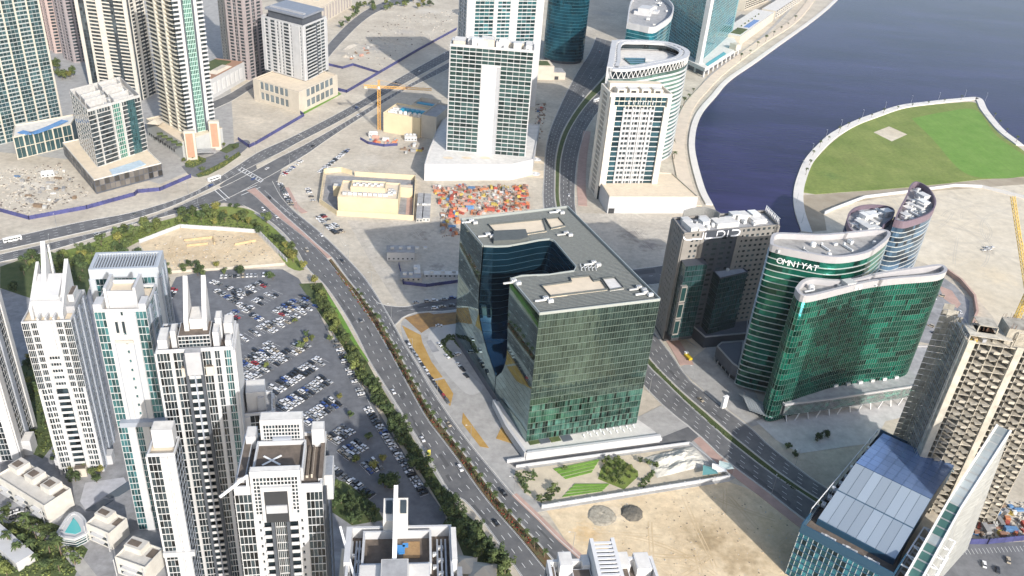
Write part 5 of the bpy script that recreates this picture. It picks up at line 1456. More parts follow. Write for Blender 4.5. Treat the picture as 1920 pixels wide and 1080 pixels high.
def spine_roof_tower():
    z = 106
    a, b = G2(655, 992, z), G2(846, 988, z)
    u = (b - a).normalized(); v = Vector((-u.y, u.x)); W = (b - a).length; D = 26
    o = a - v * D
    P = [o, o + u * W, b, a]
    r = thing('spine_roof_tower', 'white tower roof with brown decks split by a tall grey spine', 'apartment tower', (*((P[0] + P[2]) / 2), 0))
    T(r, P, z - 4)
    for i in range(4): facade(r, P[i], P[(i + 1) % 4], 0, z - 3, [(1, 'g', dict(gw, n=3)), (1, 'w'), (1.5, 'g', dict(gw, n=3)), (1, 'w'), (1, 'g', dict(gw, n=3))], gl=GL_T)
    MB().cap(P, z - 3).build('terrace', ROOFB, r); parapet(r, P, z - 3, 4.0, .7, WHITE)
    blk(r, o, u, v, W * .14, 12, W * .66, 12, z - 3, 1.4, ROOFB, 'deck', ROOFB)
    parapet(r, [o + u * W * .14 + v * 11.5, o + u * W * .80 + v * 11.5, o + u * W * .80 + v * 24, o + u * W * .14 + v * 24], z - 2.98, 4.2, .6, WHITE)
    MB().box(*(o + u * W * .61 + v * 19), z - 1.5, W * .16, 6, .15, math.atan2(u.y, u.x)).build('timber_deck', mat('timber_deck', (.30, .19, .09), .8, var=.15, scale=1.0), r)
    for k, (x, y) in enumerate(((.50, 19), (.55, 20.5))): MB().box(*(o + u * W * x + v * y), z - 1.5, 2.6 - k, 3 - k * 1.6, .5, math.atan2(u.y, u.x)).build('blue_tarp', mat('blue_tarp', (.05, .22, .50), .7), r)
    # spine
    S = lambda s, t, zz: Vector((*(o + u * W * s + v * t), zz))
    MB().hexa([S(.43, 10, z - 2), S(.47, 10, z - 2), S(.47, 30, z - 2), S(.43, 30, z - 2), S(.43, 10, z + 3), S(.47, 10, z + 3), S(.47, 30, z + 13), S(.43, 30, z + 13)]).build('spine_wall', METALW, r)
    MB().hexa([S(.33, 24, z - 3), S(.57, 24, z - 3), S(.57, 31, z - 3), S(.33, 31, z - 3), S(.33, 24, z + 5), S(.57, 24, z + 5), S(.57, 31, z + 7), S(.33, 31, z + 7)]).build('spine_block', CONCL, r)
    for x in (.355, .495): MB().hexa([S(x, 26, z + 5.8), S(x + .06, 26, z + 5.8), S(x + .06, 30, z + 6.95), S(x, 30, z + 6.95), S(x, 26, z + 6.0), S(x + .06, 26, z + 6.0), S(x + .06, 30, z + 7.1), S(x, 30, z + 7.1)]).build('skylight', GL_DARK, r)
    blk(r, o, u, v, W * .33, 2, W * .25, 9, z - 3, 7, CONCL, 'front_block', ROOFG); blk(r, o, u, v, W * .13, 3, W * .2, 8, z - 3, 5, WHITE, 'front_deck', ROOFW); blk(r, o, u, v, W * .58, 3, W * .2, 8, z - 3, 5, WHITE, 'front_deck', ROOFW)
    for x in (.03, .07, .1, .85, .89, .93): blk(r, o, u, v, W * x, 3, .5, 20, z - 2.9, 1.2, METAL, 'pipe_rack')
    for k in range(16): put(unit_mesh('roof_unit'), 'roof_unit', r, S(.05 + .05 * (k % 2) if k < 8 else .84 + .05 * (k % 2), 4 + 2.3 * (k % 8), z - 2.95), math.atan2(u.y, u.x)).scale = (.6, .6, .7)
    blk(r, o, u, v, W * .99, 12, W * .05, 12, z - 12, 14, WHITE, 'side_fin', ROOFW); blk(r, o, u, v, W * 1.04, 4, W * .05, 9, z - 20, 18, WHITE, 'side_bay', METAL)
    A = S(-.08, 24, z + 3); MB().beam(A, S(.12, 6, z - 2), .6, .8).build('davit_arm', METALW, r)
    blk(r, o, u, v, -W * .09, 14, W * .09, 14, z - 30, 20, CREAM, 'side_wing', ROOFC); blk(r, o, u, v, -W * .02, 12, 1.6, 13, z - 6, 8, WHITE, 'side_fin')
spine_roof_tower()

def ladder_roof_tower():
    z = 100
    a, b = G2(1025, 1052, z), G2(1222, 1044, z)
    u = (b - a).normalized(); v = Vector((-u.y, u.x)); W = (b - a).length; D = 24; o = a - v * D
    P = [o, o + u * W, b, a]
    r = thing('slatted_roof_tower', 'white tower roof with a raised slatted ridge at the bottom edge', 'apartment tower', (*((P[0] + P[2]) / 2), 0))
    T(r, P, z - 4)
    for i in range(4): facade(r, P[i], P[(i + 1) % 4], 0, z - 3, [(1, 'g', dict(gw, n=3)), (1, 'w'), (1.5, 'g', dict(gw, n=3)), (1, 'w'), (1, 'g', dict(gw, n=3))], gl=GL_T)
    MB().cap(P, z - 3).build('terrace', ROOFB, r); parapet(r, P, z - 3, 3.5, .9, WHITE2)
    S = lambda s, t, zz: Vector((*(o + u * W * s + v * t), zz))
    for x in (.40, .60): MB().hexa([S(x, 2, z - 3), S(x + .035, 2, z - 3), S(x + .035, 27, z - 3), S(x, 27, z - 3), S(x, 2, z + 4), S(x + .035, 2, z + 4), S(x + .035, 27, z + 5.5), S(x, 27, z + 5.5)]).build('ridge_beam', WHITE2, r)
    for k in range(17):
        t = 3 + k * 1.4; MB().beam(S(.435, t, z + 3.9 + t * .05), S(.60, t, z + 3.9 + t * .05), .75, .4).build('ridge_slat', WHITE2, r)
    MB().hexa([S(.435, 3, z - 3), S(.6, 3, z - 3), S(.6, 26, z - 3), S(.435, 26, z - 3), S(.435, 3, z + 1), S(.6, 3, z + 1), S(.6, 26, z + 1), S(.435, 26, z + 1)]).build('ridge_core', DGREY, r)
    for x, y, w, d, h in ((.1, 20, .12, 5, 5.5), (.32, 21, .07, 4, 4), (.66, 20, .1, 5, 4.5), (.82, 19, .14, 6, 4), (.22, 13, .17, 8, 2.5), (.68, 10, .06, 12, 3), (0, 12, .06, 10, 3)):
        blk(r, o, u, v, W * x, y, W * w, d, z - 3, h, WHITE2, 'crown_block', ROOFW if h > 3 else ROOFB)
    for k in range(10): put(unit_mesh('roof_unit'), 'roof_unit', r, S(.09 + .04 * (k % 3), 8 + 1.6 * k, z - 2.95), math.atan2(u.y, u.x)).scale = (.55, .55, .6)
ladder_roof_tower()

def edge_tower():
    P = [G2(48, 868), G2(-75, 905)]
    base = G2(40, 862, 0); u = Vector((math.cos(R(13)), math.sin(R(13)))); v = Vector((-u.y, u.x)); W = 26; o = base - u * W
    Q = [o, base, base + v * 24, o + v * 24]; z = 95
    r = thing('edge_tower', 'white apartment tower cut by the left edge of the picture', 'apartment tower', (*((Q[0] + Q[2]) / 2), 0))
    T(r, Q, z)
    facade(r, Q[0], Q[1], 0, z, [(2, 'g', dict(gw, n=3)), (1.2, 'w'), (2, 'g', dict(gw, n=3)), (1, 'w'), (1.6, 'g', dict(gw, n=3)), (1.3, 'w')], gl=GL_T)
    facade(r, Q[1], Q[2], 0, z, [(1.3, 'w'), (2, 'g', dict(gw, n=4)), (1, 'w', dict(frame=STEEL)), (2, 'g', dict(gw, n=4)), (1, 'w')], gl=GL_T, frame=WHITE)
    parapet(r, Q, z, 1.2, .5, WHITE)
    blk(r, base, u, v, .5, 3, 4, 7, 0, 9, WHITE, 'side_bay', ROOFW)
edge_tower()

# ---------------------------------------------------------------- small villas along the street, bottom left
def villa(px, yaw, w, d, h, label, seed):
    o = G2(*px); u = Vector((math.cos(yaw), math.sin(yaw))); v = Vector((-u.y, u.x)); rnd = random.Random(seed)
    r = thing('terrace_villa', label, 'villa', (*(o + u * w / 2 + v * d / 2), 0))
    VW = mat('villa_render', (.56, .54, .49), .75, var=.08, scale=.3); VR = mat('villa_roof', (.50, .48, .44), .85, var=.1, scale=.3)
    blk(r, o, u, v, 0, 0, w, d, 0, h, VW, 'body', VR); P = [o, o + u * w, o + u * w + v * d, o + v * d]
    parapet(r, P, h, .9, .35, VW)
    n = max(1, int(w / 9))
    for k in range(n):
        x = k * w / n
        blk(r, o, u, v, x + .8, d * .45, w / n * .55, d * .5, h, 3.2, VW, 'roof_room', VR)
        blk(r, o, u, v, x + 1.6, d * .55, w / n * .35, d * .25, h + 3.2, .25, ROOFB, 'roof_hatch')
        blk(r, o, u, v, x + w / n * .72, d * .5, w / n * .22, d * .4, h, .3, ROOFB, 'pergola_deck')
    for f in range(int(h / 3.4)):
        for k in range(n * 2):
            a = o + u * ((k + .25) * w / (n * 2)); b = o + u * ((k + .75) * w / (n * 2))
            MB().hexa([(*(q - v * e), zz) for zz in (f * 3.4 + .9, f * 3.4 + 2.7) for q, e in ((a, .06), (b, .06), (b, -.1), (a, -.1))]).build('window', GL_T, r)
        for k in range(n):
            MB().box(*(o + u * ((k + .5) * w / n) - v * .8), f * 3.4 + 3.1, w / n * .5, 1.6, .22, yaw).build('balcony', WHITE, r)
    for (x0, y0) in ((.02, -.06), (.98, -.06)):
        for k in range(3): MB().box(*(o + u * w * x0 - v * (1.2)), k * 3.2, .3, .3, 3.2, yaw).build('post', WHITE, r)
villa((2, 925), R(-27), 34, 13, 10, 'long cream terrace villa with stepped roof rooms and brown hatches', 1)
villa((168, 1012), R(-20), 13, 10, 9, 'small cream villa beside the glazed pool house', 2)
villa((222, 1075), R(-16), 15, 11, 9, 'cream villa with pergola at the foot of the towers', 3)
ph = ccw(line_px([(105, 1005), (132, 965), (152, 968), (165, 995), (140, 1010)], 5, 3))
r = thing('pool_house', 'flat iron shaped glass pavilion with turquoise roof pool', 'pavilion', (*ph[0], 0))
core(r, inset(ph, .6), 0, 4.8, GL_TT, 'body', WHITE); curved(r, ph, 0, 4.2, 1.5, GL_TT, WHITE, core_=False, seg=1.2); parapet(r, inset(ph, -.6), 4.2, 1.2, 1.2, WHITE)
MB().prism(inset(ph, 2.6), 4.82, 4.95).build('pool_water', mat('pool_turquoise', (.10, .42, .42), .1), r)

for px in ([(198, 930), (240, 902), (247, 915), (222, 930), (205, 934)], [(160, 956), (195, 935), (212, 938), (180, 958)]):
    MB().prism(ccw(poly_px(px, .3)), 0, .3).build('reflecting_pool', mat('dark_pool', (.10, .12, .14), .1), kind='structure')
MB().prism(ccw(poly_px([(160, 905), (232, 895), (238, 905), (200, 928), (160, 955), (150, 940)], .12)), 0, .12).build('tower_court', mat('court_pale', (.42, .42, .44), .8, var=.15, scale=.3), kind='structure')
# ================================================================ gridded white hotel slab
def hotel():
    z = 112
    FL, FR = Vector((-71.2, 725.9)), Vector((2.1, 715.7))
    FR = G2(1001, 95, z)  # roof edge, right
    FL = G2(845, 82, z)
    u = (FR - FL).normalized(); v = Vector((-u.y, u.x)); W = (FR - FL).length; D = 24
    P = [FL, FR, FR + v * D, FL + v * D]
    r = thing('gridded_slab_tower', 'white gridded slab tower with blank central shaft above long white podium', 'tower', (*((P[0] + P[2]) / 2), 0))
    core(r, inset(P, .02), 0, z - 2, GL_T, 'core', ROOFW)
    GH = glass('hotel_glass', (.045, .085, .08), .45, .1, .6, objrand=.6)
    nb = 13; bw = W / nb
    zt = z - 16
    opt = dict(fh=3.9, bh=.72, mw=.32, depth=.4, sep=1)
    facade(r, FL, FR, zt, z - 2, [(1, 'g', dict(opt, n=nb))], gl=GH)
    facade(r, FL, FL + u * bw * 5, 15, zt - .01, [(1, 'g', dict(opt, n=5))], gl=GH)
    facade(r, FL + u * bw * 8, FR, 3, zt - .01, [(1, 'g', dict(opt, n=5))], gl=GH)
    shaft = mat('shaft_white', (.70, .70, .70), .6, var=.04, scale=.3)
    a, b = FL + u * bw * 5.05 - v * .3, FL + u * bw * 7.95 - v * .3
    blk(r, FL, u, v, bw * 5.05, -.3, bw * 2.3, .25, 15, zt - 15, shaft, 'blank_shaft')
    blk(r, FL, u, v, bw * 7.35, -.3, bw * .62, .2, 15, zt - 15, GREYW, 'shaft_shadow_strip')  # grey strip paints the shadow down the right of the shaft
    blk(r, FL, u, v, bw * 5, -.9, bw * 3, .8, zt - 1.2, 1.2, WHITE, 'shaft_lintel')
    facade(r, P[1], P[2], 0, z - 2, [(1, 'w', dict(dep=.6)), (.5, 'g', dict(fh=3.9, bh=.8, mw=.3, n=2)), (1, 'w', dict(dep=.6))], gl=GL_T)
    facade(r, P[3], P[0], 0, z - 2, [(1, 'w'), (.5, 'g', dict(fh=3.9, bh=.8, mw=.3, n=2)), (1, 'w')], gl=GL_T)
    facade(r, P[2], P[3], 0, z - 2, [(1, 'g', dict(fh=3.9, bh=.9, mw=.4, n=20))], gl=GL_T)
    parapet(r, inset(P, -.5), z - 2, 2.2, .7, WHITE)
    for k, (x, y, w, d, h) in enumerate(((.03, 3, .14, 17, 4), (.2, 7, .13, 12, 5.5), (.36, 5, .16, 15, 6.5), (.54, 8, .1, 10, 4.5), (.68, 12, .2, 9, 4), (.9, 3, .08, 18, 5))):
        blk(r, FL, u, v, W * x, y, W * w, d, z - 1.9, h, WHITE if k % 2 else CREAM, 'plant_room', ROOFW)
    rooftop(r, P, z - 2, 22, 0, seed=3, s=(1.1, 1.9))
    # podium
    pod = ccw(poly_px([(796, 309), (960, 309), (1000, 300), (1012, 235), (836, 214), (818, 248), (803, 285)], 15))
    core(r, pod, 0, 15, WHITE, 'podium', ROOFW); parapet(r, pod, 15, 1.0, .6, WHITE, 'podium_parapet')
    for k in range(3):
        q = G2(840 + 35 * k, 296, 15); MB().cap([q + Vector((math.cos(t * .9) * 5, math.sin(t * .9) * 3.2)) for t in range(7)], 15.05).build('stained_deck', ROOFC, r)
    for k in range(2):
        q = G2(1006 - 2 * k, 299 + 27 * k, .3)
        mb = MB(); mb.box(q.x, q.y, .2, 15, 18, .15); mb.build('court', ROOFC, r)
        MB().lathe(q.x, q.y, [(4.5, .36), (4.0, .8), (3.5, .5), (1.0, .5), (.8, 1.4), (0, 1.4)], 20).build('court_fountain', WHITE2, r)
hotel()

# ================================================================ stone-fronted office with lozenge of windows, and the curved white tower behind
def office():
    z = 96
    FL, FR = G2(1146, 172, z), G2(1260, 174, z)
    u = (FR - FL).normalized(); v = Vector((-u.y, u.x)); W = (FR - FL).length; D = 26
    P = [FL, FR, FR + v * D, FL + v * D]
    r = thing('framed_office', 'cream framed office tower with white panel of paired windows', 'office tower', (*((P[0] + P[2]) / 2), 0))
    core(r, inset(P, .02), 0, z - 3, GL_T, 'core', CREAM)
    ST = mat('pale_stone', (.64, .60, .52), .75, var=.06, scale=.2)
    tb = dict(fh=4.4, bh=.7, mw=0, depth=.7, n=1, gl=glass('office_glass', (.03, .085, .11), .5, .1, .6))
    facade(r, FL, FR, 13, z - 12, [(1.0, 'w', dict(frame=ST, dep=2.4)), (1.35, 'g', dict(tb)), (4.6, 'g', dict(fh=4.4, bh=1.9, mw=.7, n=8, depth=.8)), (1.35, 'g', dict(tb)), (.9, 'w', dict(frame=ST, dep=2.4))], gl=GL_DARK, frame=WHITE)
    for x in (.30, .45, .59, .73): MB().beam((*(FL + u * W * (x - .055) - v * 1.2), 15), (*(FL + u * W * (x - .055) - v * 1.2), z - 13), 1.3, .5).build('pilaster', WHITE, r)
    facade(r, FL, FR, z - 12, z - 4, [(.6, 'w', dict(frame=ST, dep=2.4)), (8, 'g', dict(fh=4, bh=.7, mw=.3, n=10)), (.6, 'w', dict(frame=ST, dep=2.4))], gl=glass('office_glass', (.03, .085, .11)), frame=ST)
    facade(r, P[1], P[2], 0, z - 3, [(1, 'w', dict(frame=ST)), (2, 'g', dict(fh=4.4, bh=1.2, mw=.4)), (1, 'w', dict(frame=ST))], gl=GL_T, frame=ST)
    facade(r, P[3], P[0], 0, z - 3, [(1, 'w', dict(frame=ST)), (2, 'g', dict(fh=4.4, bh=1.2, mw=.4)), (1, 'w', dict(frame=ST))], gl=GL_T, frame=ST)
    parapet(r, inset(P, -.6), z - 4, 3.2, 1.2, ST)
    for k in range(4):
        blk(r, FL, u, v, W * (.12 + .2 * k), 2.5, W * .15, 9, z - 3, 4.5, ST, 'roof_bay', ROOFW); blk(r, FL, u, v, W * (.145 + .2 * k), 2.2, W * .08, .4, z - 1.5, 2, DARK, 'roof_vent')
    blk(r, FL, u, v, W * .06, 14, W * .86, 8, z - 3, 6, ST, 'roof_deck', ROOFC)
    for k in range(6): MB().beam((*(FL + u * W * (.3 + .08 * k) - v * 1.3), z - 10), (*(FL + u * W * (.3 + .08 * k) - v * 1.3), z - 6.5), .8, .6).build('crenel', WHITE, r)
    pod = [G2(1138, 400), G2(1303, 400)]
    pu = (pod[1] - pod[0]).normalized(); pv = Vector((-pu.y, pu.x)); pod = [pod[0], pod[1], pod[1] + pv * 52 - pu * 6, pod[0] + pv * 60]
    core(r, pod, 0, 15, WHITE, 'podium', ROOFC); parapet(r, pod, 15, 1.0, .5, CREAM, 'podium_parapet')
    blk(r, pod[0], pu, pv, 1, -.3, 5, .4, 0.1, 4.5, DARK, 'garage_door')
    for k in range(5): MB().beam((*(pod[0] + pu * 8 + pv * (8 + k * 5)), 15.15), (*(pod[1] - pu * 12 + pv * (8 + k * 5)), 15.15), .25, .1).build('deck_joint', CREAM, r)
office()
GL_CYW = glass('skylight_teal', (.04, .13, .14), .5, .1, .3)
def curved_white():
    z = 100
    out = [(1144, 112), (1150, 78), (1186, 75), (1222, 76), (1253, 79), (1280, 88), (1292, 97), (1287, 107), (1268, 114), (1237, 120), (1207, 126), (1169, 130), (1141, 127)]
    pts = [G2(x, y, z) for x, y in out]
    P = ccw(catmull(pts + [pts[0]], 4)[:-1]); c = sum(P, Vector((0, 0))) / len(P)
    r = thing('curved_white_tower', 'curved white banded tower topped by an open white ring roof', 'tower', (*c, 0))
    GC = glass('mint_glass', (.16, .27, .25), .45, .15, .4)
    Q = curved(r, P, 0.3, z - 9, 4.1, GC, WHITE, seg=2.6, bh=1.7, bout=.6)
    curved(r, inset(P, 1.2), z - 9, z - 3, 6, GL_T, WHITE, seg=3, bh=.5, bout=.1, core_=False)
    n = len(Q)
    for k in range(0, n, 2):                                         # V struts under the ring
        a, b, e = Q[k], Q[(k + 1) % n], Q[(k + 2) % n]
        MB().beam((*a, z - 8.4), (*b, z - 2), .45).beam((*b, z - 2), (*e, z - 8.4), .45).build('strut', METALW, r)
    parapet(r, inset(Q, -.8), z - 2, 2.2, 5.2, WHITE, 'ring_outer'); parapet(r, inset(Q, 6.2), z - 2, 2.0, 3.2, WHITE, 'ring_inner')
    q1, q2 = inset(Q, 4.2), inset(Q, 6.4)
    for k in range(0, n, 3): MB().beam((*q1[k], z - .9), (*q2[k], z - .9), 2.4, 1.4).build('ring_tie', WHITE, r)
    core(r, inset(Q, 7), z - 14, z - 8.2, GL_T, 'well', ROOFW)
    for k in range(3): blk(r, c, Vector((.97, .24)), Vector((-.24, .97)), -22, -9 + 7 * k, 24, 5, z - 8.1, 1.6, GL_CYW, 'skylight')
    blk(r, c, Vector((1, 0)), Vector((0, 1)), -4, -3, 9, 7, z - 9.4, 5, WHITE, 'lift_house', ROOFW)
    # white end wall on the west
    a, b = G2(1141, 127, z), G2(1150, 77, z)
    MB().hexa([(*(p + o), zz) for zz in (0, z + 1) for p, o in ((a, Vector((-1.5, -1))), (a, Vector((3.5, -1))), (b, Vector((3.5, 0))), (b, Vector((-1.5, 0))))]).build('end_wall', WHITE, r)
    # mast fins on the sunny side
    for k in range(n):
        if 0: pass
curved_white()

# ================================================================ glass towers along the top edge
def glass_box(name, label, px, z, d, gl, fr, z0=0, fh=3.9, n=None, bh=.5, mw=.25, top=140, cat='tower', piers=False):
    a, b = G2(*px[0], z0), G2(*px[1], z0)
    u = (b - a).normalized(); v = Vector((-u.y, u.x)); P = [a, b, b + v * d, a + v * d]
    r = thing(name, label, cat, (*((P[0] + P[2]) / 2), 0))
    core(r, inset(P, .05), z0, z, gl, 'core', ROOFG)
    for i in range(4):
        w = (P[(i + 1) % 4] - P[i]).length
        st = [(1, 'g', dict(fh=fh, bh=bh, mw=mw, n=n or max(3, int(w / 3))))]
        if piers: st = [(.8, 'w'), (2, 'g', dict(fh=fh, bh=bh, mw=mw, n=4)), (.4, 'w'), (1.4, 'g', dict(fh=fh, bh=1.2, mw=.3, n=3)), (.8, 'w'), (2, 'g', dict(fh=fh, bh=bh, mw=mw, n=4)), (.8, 'w')]
        facade(r, P[i], P[(i + 1) % 4], z0, z, st, gl=gl, frame=fr)
    parapet(r, P, z, 1.5, .6, fr)
    return r, P, u, v
GL_CY = glass('cyan_glass', (.02, .19, .24), .6, .12, .4)
GL_NV = glass('deep_teal_glass', (.015, .11, .16), .65, .08, .35)
TB = mat('teal_band', (.25, .42, .45), .4, metal=.3)
glass_box('white_glass_tower', 'white and glass tower rising behind the gridded slab tower', ((868, 205), (1002, 200)), 150, 30, GL_TT, WHITE, piers=True, fh=3.8, bh=.9)
# dark blue rounded tower
c = G2(1055, 112); rr = 24
P = [c + Vector((math.cos(t / 28 * 2 * math.pi) * rr * 1.15, math.sin(t / 28 * 2 * math.pi) * rr)) for t in range(28)]
r = thing('round_navy_tower', 'dark teal cylindrical glass tower with podium beside the canal road', 'tower', (c.x, c.y, 0))
curved(r, P, 4, 150, 4, GL_NV, mat('navy_band', (.05, .16, .20), .4, metal=.4), seg=2.6, bh=.4, bout=.1); core(r, inset(P, 2), 0, 4, DGREY, 'ground_floor')
b0 = G2(1040, 150)
r = thing('cream_annex', 'cream stepped annex at the foot of the navy round tower', 'building', (b0.x, b0.y, 0))
blk(r, b0, Vector((.97, .22)), Vector((-.22, .97)), -28, 0, 26, 30, 0, 17, CREAM, 'body', ROOFC); blk(r, b0, Vector((.97, .22)), Vector((-.22, .97)), -24, 4, 18, 20, 17, .4, GRASSD, 'roof_garden'); blk(r, b0, Vector((.97, .22)), Vector((-.22, .97)), -2, 2, 16, 22, 0, 9, CREAM, 'wing', ROOFG); blk(r, b0, Vector((.97, .22)), Vector((-.22, .97)), 0, 1.7, 5, .4, .1, 4, DARK, 'garage_door')
# teal tower with white spine and stepped podium
a, m_, b = G2(1236, 72, 0), G2(1310, 118, 12), G2(1372, 62, 12)
P = ccw([a, m_, b, b + (a - m_)])
r = thing('teal_spine_tower', 'teal glass tower with white corner spine above a canal podium', 'tower', (*((a + b) / 2), 0))
core(r, inset(P, .05), 0, 150, GL_CY, 'core', ROOFG)
for i in range(4): facade(r, P[i], P[(i + 1) % 4], 12, 150, [(.25, 'w', dict(dep=.8)), (8, 'g', dict(fh=4, bh=.45, mw=.3, n=22)), (.25, 'w', dict(dep=.8))], gl=GL_CY, frame=TB)
MB().box(m_.x, m_.y, 0, 7, 7, 160, R(45)).build('spine', WHITE, r)
pd = ccw(poly_px([(1288, 112), (1322, 128), (1386, 88), (1372, 62), (1300, 95)], 12)); core(r, pd, 7, 12, WHITE, 'podium_deck', ROOFW); core(r, inset(pd, 4), 0, 7, DGREY, 'podium_hall')
pq = pd
for k in range(9):
    q = G2(1322, 128, 12).lerp(G2(1386, 88, 12), k / 8); MB().box(q.x, q.y, 0, 1.6, 1.6, 7).build('column', WHITE, r)
MB().prism(ccw(poly_px([(1322, 120), (1327, 124), (1362, 101), (1357, 97)], 12.3)), 12.0, 12.35).build('pool', mat('pool_cyan', (.12, .40, .45), .1), r)
q = G2(1378, 92, 12); MB().box(q.x, q.y, 12, 12, 12, 8, R(40)).build('pavilion', CREAM, r)
# white capped teal tower
out = [(1176, 45), (1182, 8), (1196, -12), (1225, -14), (1250, 0), (1262, 14), (1258, 32), (1240, 46), (1224, 54), (1200, 50)]
z = 92; pts = [G2(x, y, z) for x, y in out]; P = ccw(catmull(pts + [pts[0]], 3)[:-1]); c = sum(P, Vector((0, 0))) / len(P)
r = thing('white_capped_tower', 'teal glass tower with curved white cap and roof plant', 'tower', (*c, 0))
curved(r, P, .3, z - 5, 4.2, GL_CY, TB, seg=2.6, bh=.45, bout=.2); parapet(r, inset(P, -.6), z - 5, 7, 1.5, WHITE, 'crown'); core(r, inset(P, .9), z - 6, z - 3, DARK, 'roof_deck', ROOFG)
for k, (x, y, w, d, h) in enumerate(((-8, -6, 14, 24, 8), (-12, -14, 20, 8, 4), (6, 4, 6, 14, 3))): MB().box(c.x + x, c.y + y, z - 3, w, d, h, R(-18)).build('plant_room', WHITE, r)
rooftop(r, P, z - 3, 10, seed=6, s=(1.2, 1.8))
# low residences along the canal, top right
for i, (px, px2, h, d, lab) in enumerate((((1384, 88), (1448, 40), 16, 34, 'long cream podium with roof pool beside the promenade'), ((1395, 20), (1440, 2), 40, 18, 'pale balconied block above the canal podium'), ((1452, 36), (1505, 0), 14, 26, 'white colonnaded low block by the canal at the top edge'))):
    a, b = G2(*px), G2(*px2); u = (b - a).normalized(); v = Vector((-u.y, u.x)); L = (b - a).length
    r = thing('canal_block', lab, 'building', (*a, 0), group=None)
    blk(r, a, u, v, 0, 0, L, d, 0, h, CREAM, 'body', ROOFW)
    facade(r, a, b, 1, h, [(1, 'g', dict(fh=4, bh=1.6, mw=.9, n=14))] if i != 0 else [(1, 'w'), (1, 'w', dict(frame=CONC)), (1, 'w'), (1, 'w', dict(frame=CONC)), (1, 'w')], gl=GL_T, frame=CREAM)
    if i == 0:
        blk(r, a, u, v, L * .3, 4, L * .3, 9, h, .3, mat('pool_blue', (.03, .10, .35), .1), 'pool'); blk(r, a, u, v, L * .05, 3, L * .2, 16, h, .3, GRASSD, 'roof_lawn')
        for k in range(8): blk(r, a, u, v, L * (.1 + .1 * k), 16, 2, 2, h, 2.4, GRASSD, 'planter', taper=.3)
    if i == 2:
        for k in range(14): blk(r, a, u, v, L * k / 14, -1.2, 1.0, 1.0, 0, h, WHITE, 'column')

# ================================================================ upper left group
def white_block():
    r = thing('white_apartment_block', 'white apartment block with grey penthouse on a broad cream podium', 'apartment tower', (*G2(563, 190), 0))
    A, B, C = G2(478, 187), G2(563, 213), G2(633, 178)
    P = [A, B, C, C + (A - B)]
    h = 22
    core(r, inset(P, .02), 0, h - .6, GL_T, 'podium_core', ROOFC)
    ww = dict(fh=11, bh=3.4, mw=1.8, depth=.5, sep=1)
    facade(r, A, B, 0, h, [(1, 'w', dict(frame=CREAM)), (5, 'g', dict(ww, n=6)), (1.6, 'w', dict(frame=CREAM))], frame=CREAM, gl=glass('podium_glass', (.18, .22, .24), .3, .2, .3, objrand=.2))
    facade(r, B, C, 0, h, [(1, 'w', dict(frame=CREAM)), (5, 'g', dict(ww, n=6)), (.7, 'w', dict(frame=CREAM))], frame=CREAM, gl=glass('podium_glass', (.18, .22, .24)))
    parapet(r, P, h, 1.2, .5, CREAM)
    z = 78
    fl, fr, bb = G2(490, 32, z), G2(568, 52, z), G2(612, 34, z)
    Q = [fl, fr, bb, bb + (fl - fr)]; u = (fr - fl).normalized(); v = (bb - fr).normalized()
    core(r, inset(Q, .02), h - 2, z - 1, GL_T, 'core', ROOFG)
    pw = dict(fh=3.6, bh=1.3, mw=.9, depth=.35)
    facade(r, fl, fr, h, z, [(.8, 'w'), (1.0, 'g', dict(pw, n=1)), (.6, 'w'), (1.2, 'b', dict(out=.8, fh=3.6)), (.4, 'w'), (.6, 'g', dict(pw, n=1)), (.4, 'w'), (.6, 'g', dict(pw, n=1)), (.3, 'w'), (1.4, 'b', dict(out=.8, fh=3.6)), (.3, 'w'), (.5, 'g', dict(pw, n=1)), (2.0, 'w'), (.5, 'g', dict(pw, n=1)), (.4, 'w')], gl=GL_DARK)
    facade(r, fr, bb, h, z, [(.4, 'w'), (2, 'b', dict(out=1.6, fh=3.6)), (.3, 'w', dict(frame=CHAR, dep=1.0)), (1.8, 'g', dict(pw, n=2, bh=1.1)), (.5, 'w')], gl=GL_DARK)
    facade(r, Q[2], Q[3], h, z, [(1, 'g', dict(pw, n=10))], gl=GL_DARK); facade(r, Q[3], Q[0], h, z, [(1, 'g', dict(pw, n=6))], gl=GL_DARK)
    parapet(r, Q, z, 2.0, .5, WHITE)
    pent = mat('grey_penthouse', (.22, .24, .28), .5, var=.1, scale=.3)
    W = (fr - fl).length; D = (bb - fr).length
    blk(r, fl, u, v, W * .1, 6, W * .82, D - 9, z, 8, DGREY, 'penthouse', pent); blk(r, fl, u, v, W * .05, 4, W * .92, D - 6, z + 8, 2.2, pent, 'penthouse_roof'); blk(r, fl, u, v, W * .1, 10, W * .82, 4, z + 10.2, 1.5, GREYW, 'roof_ridge')
    MB().prism(ccw(poly_px([(566, 216), (640, 176), (634, 172), (560, 210)], .3)), 0, .3).build('lawn_strip', GRASSB, r)
white_block()
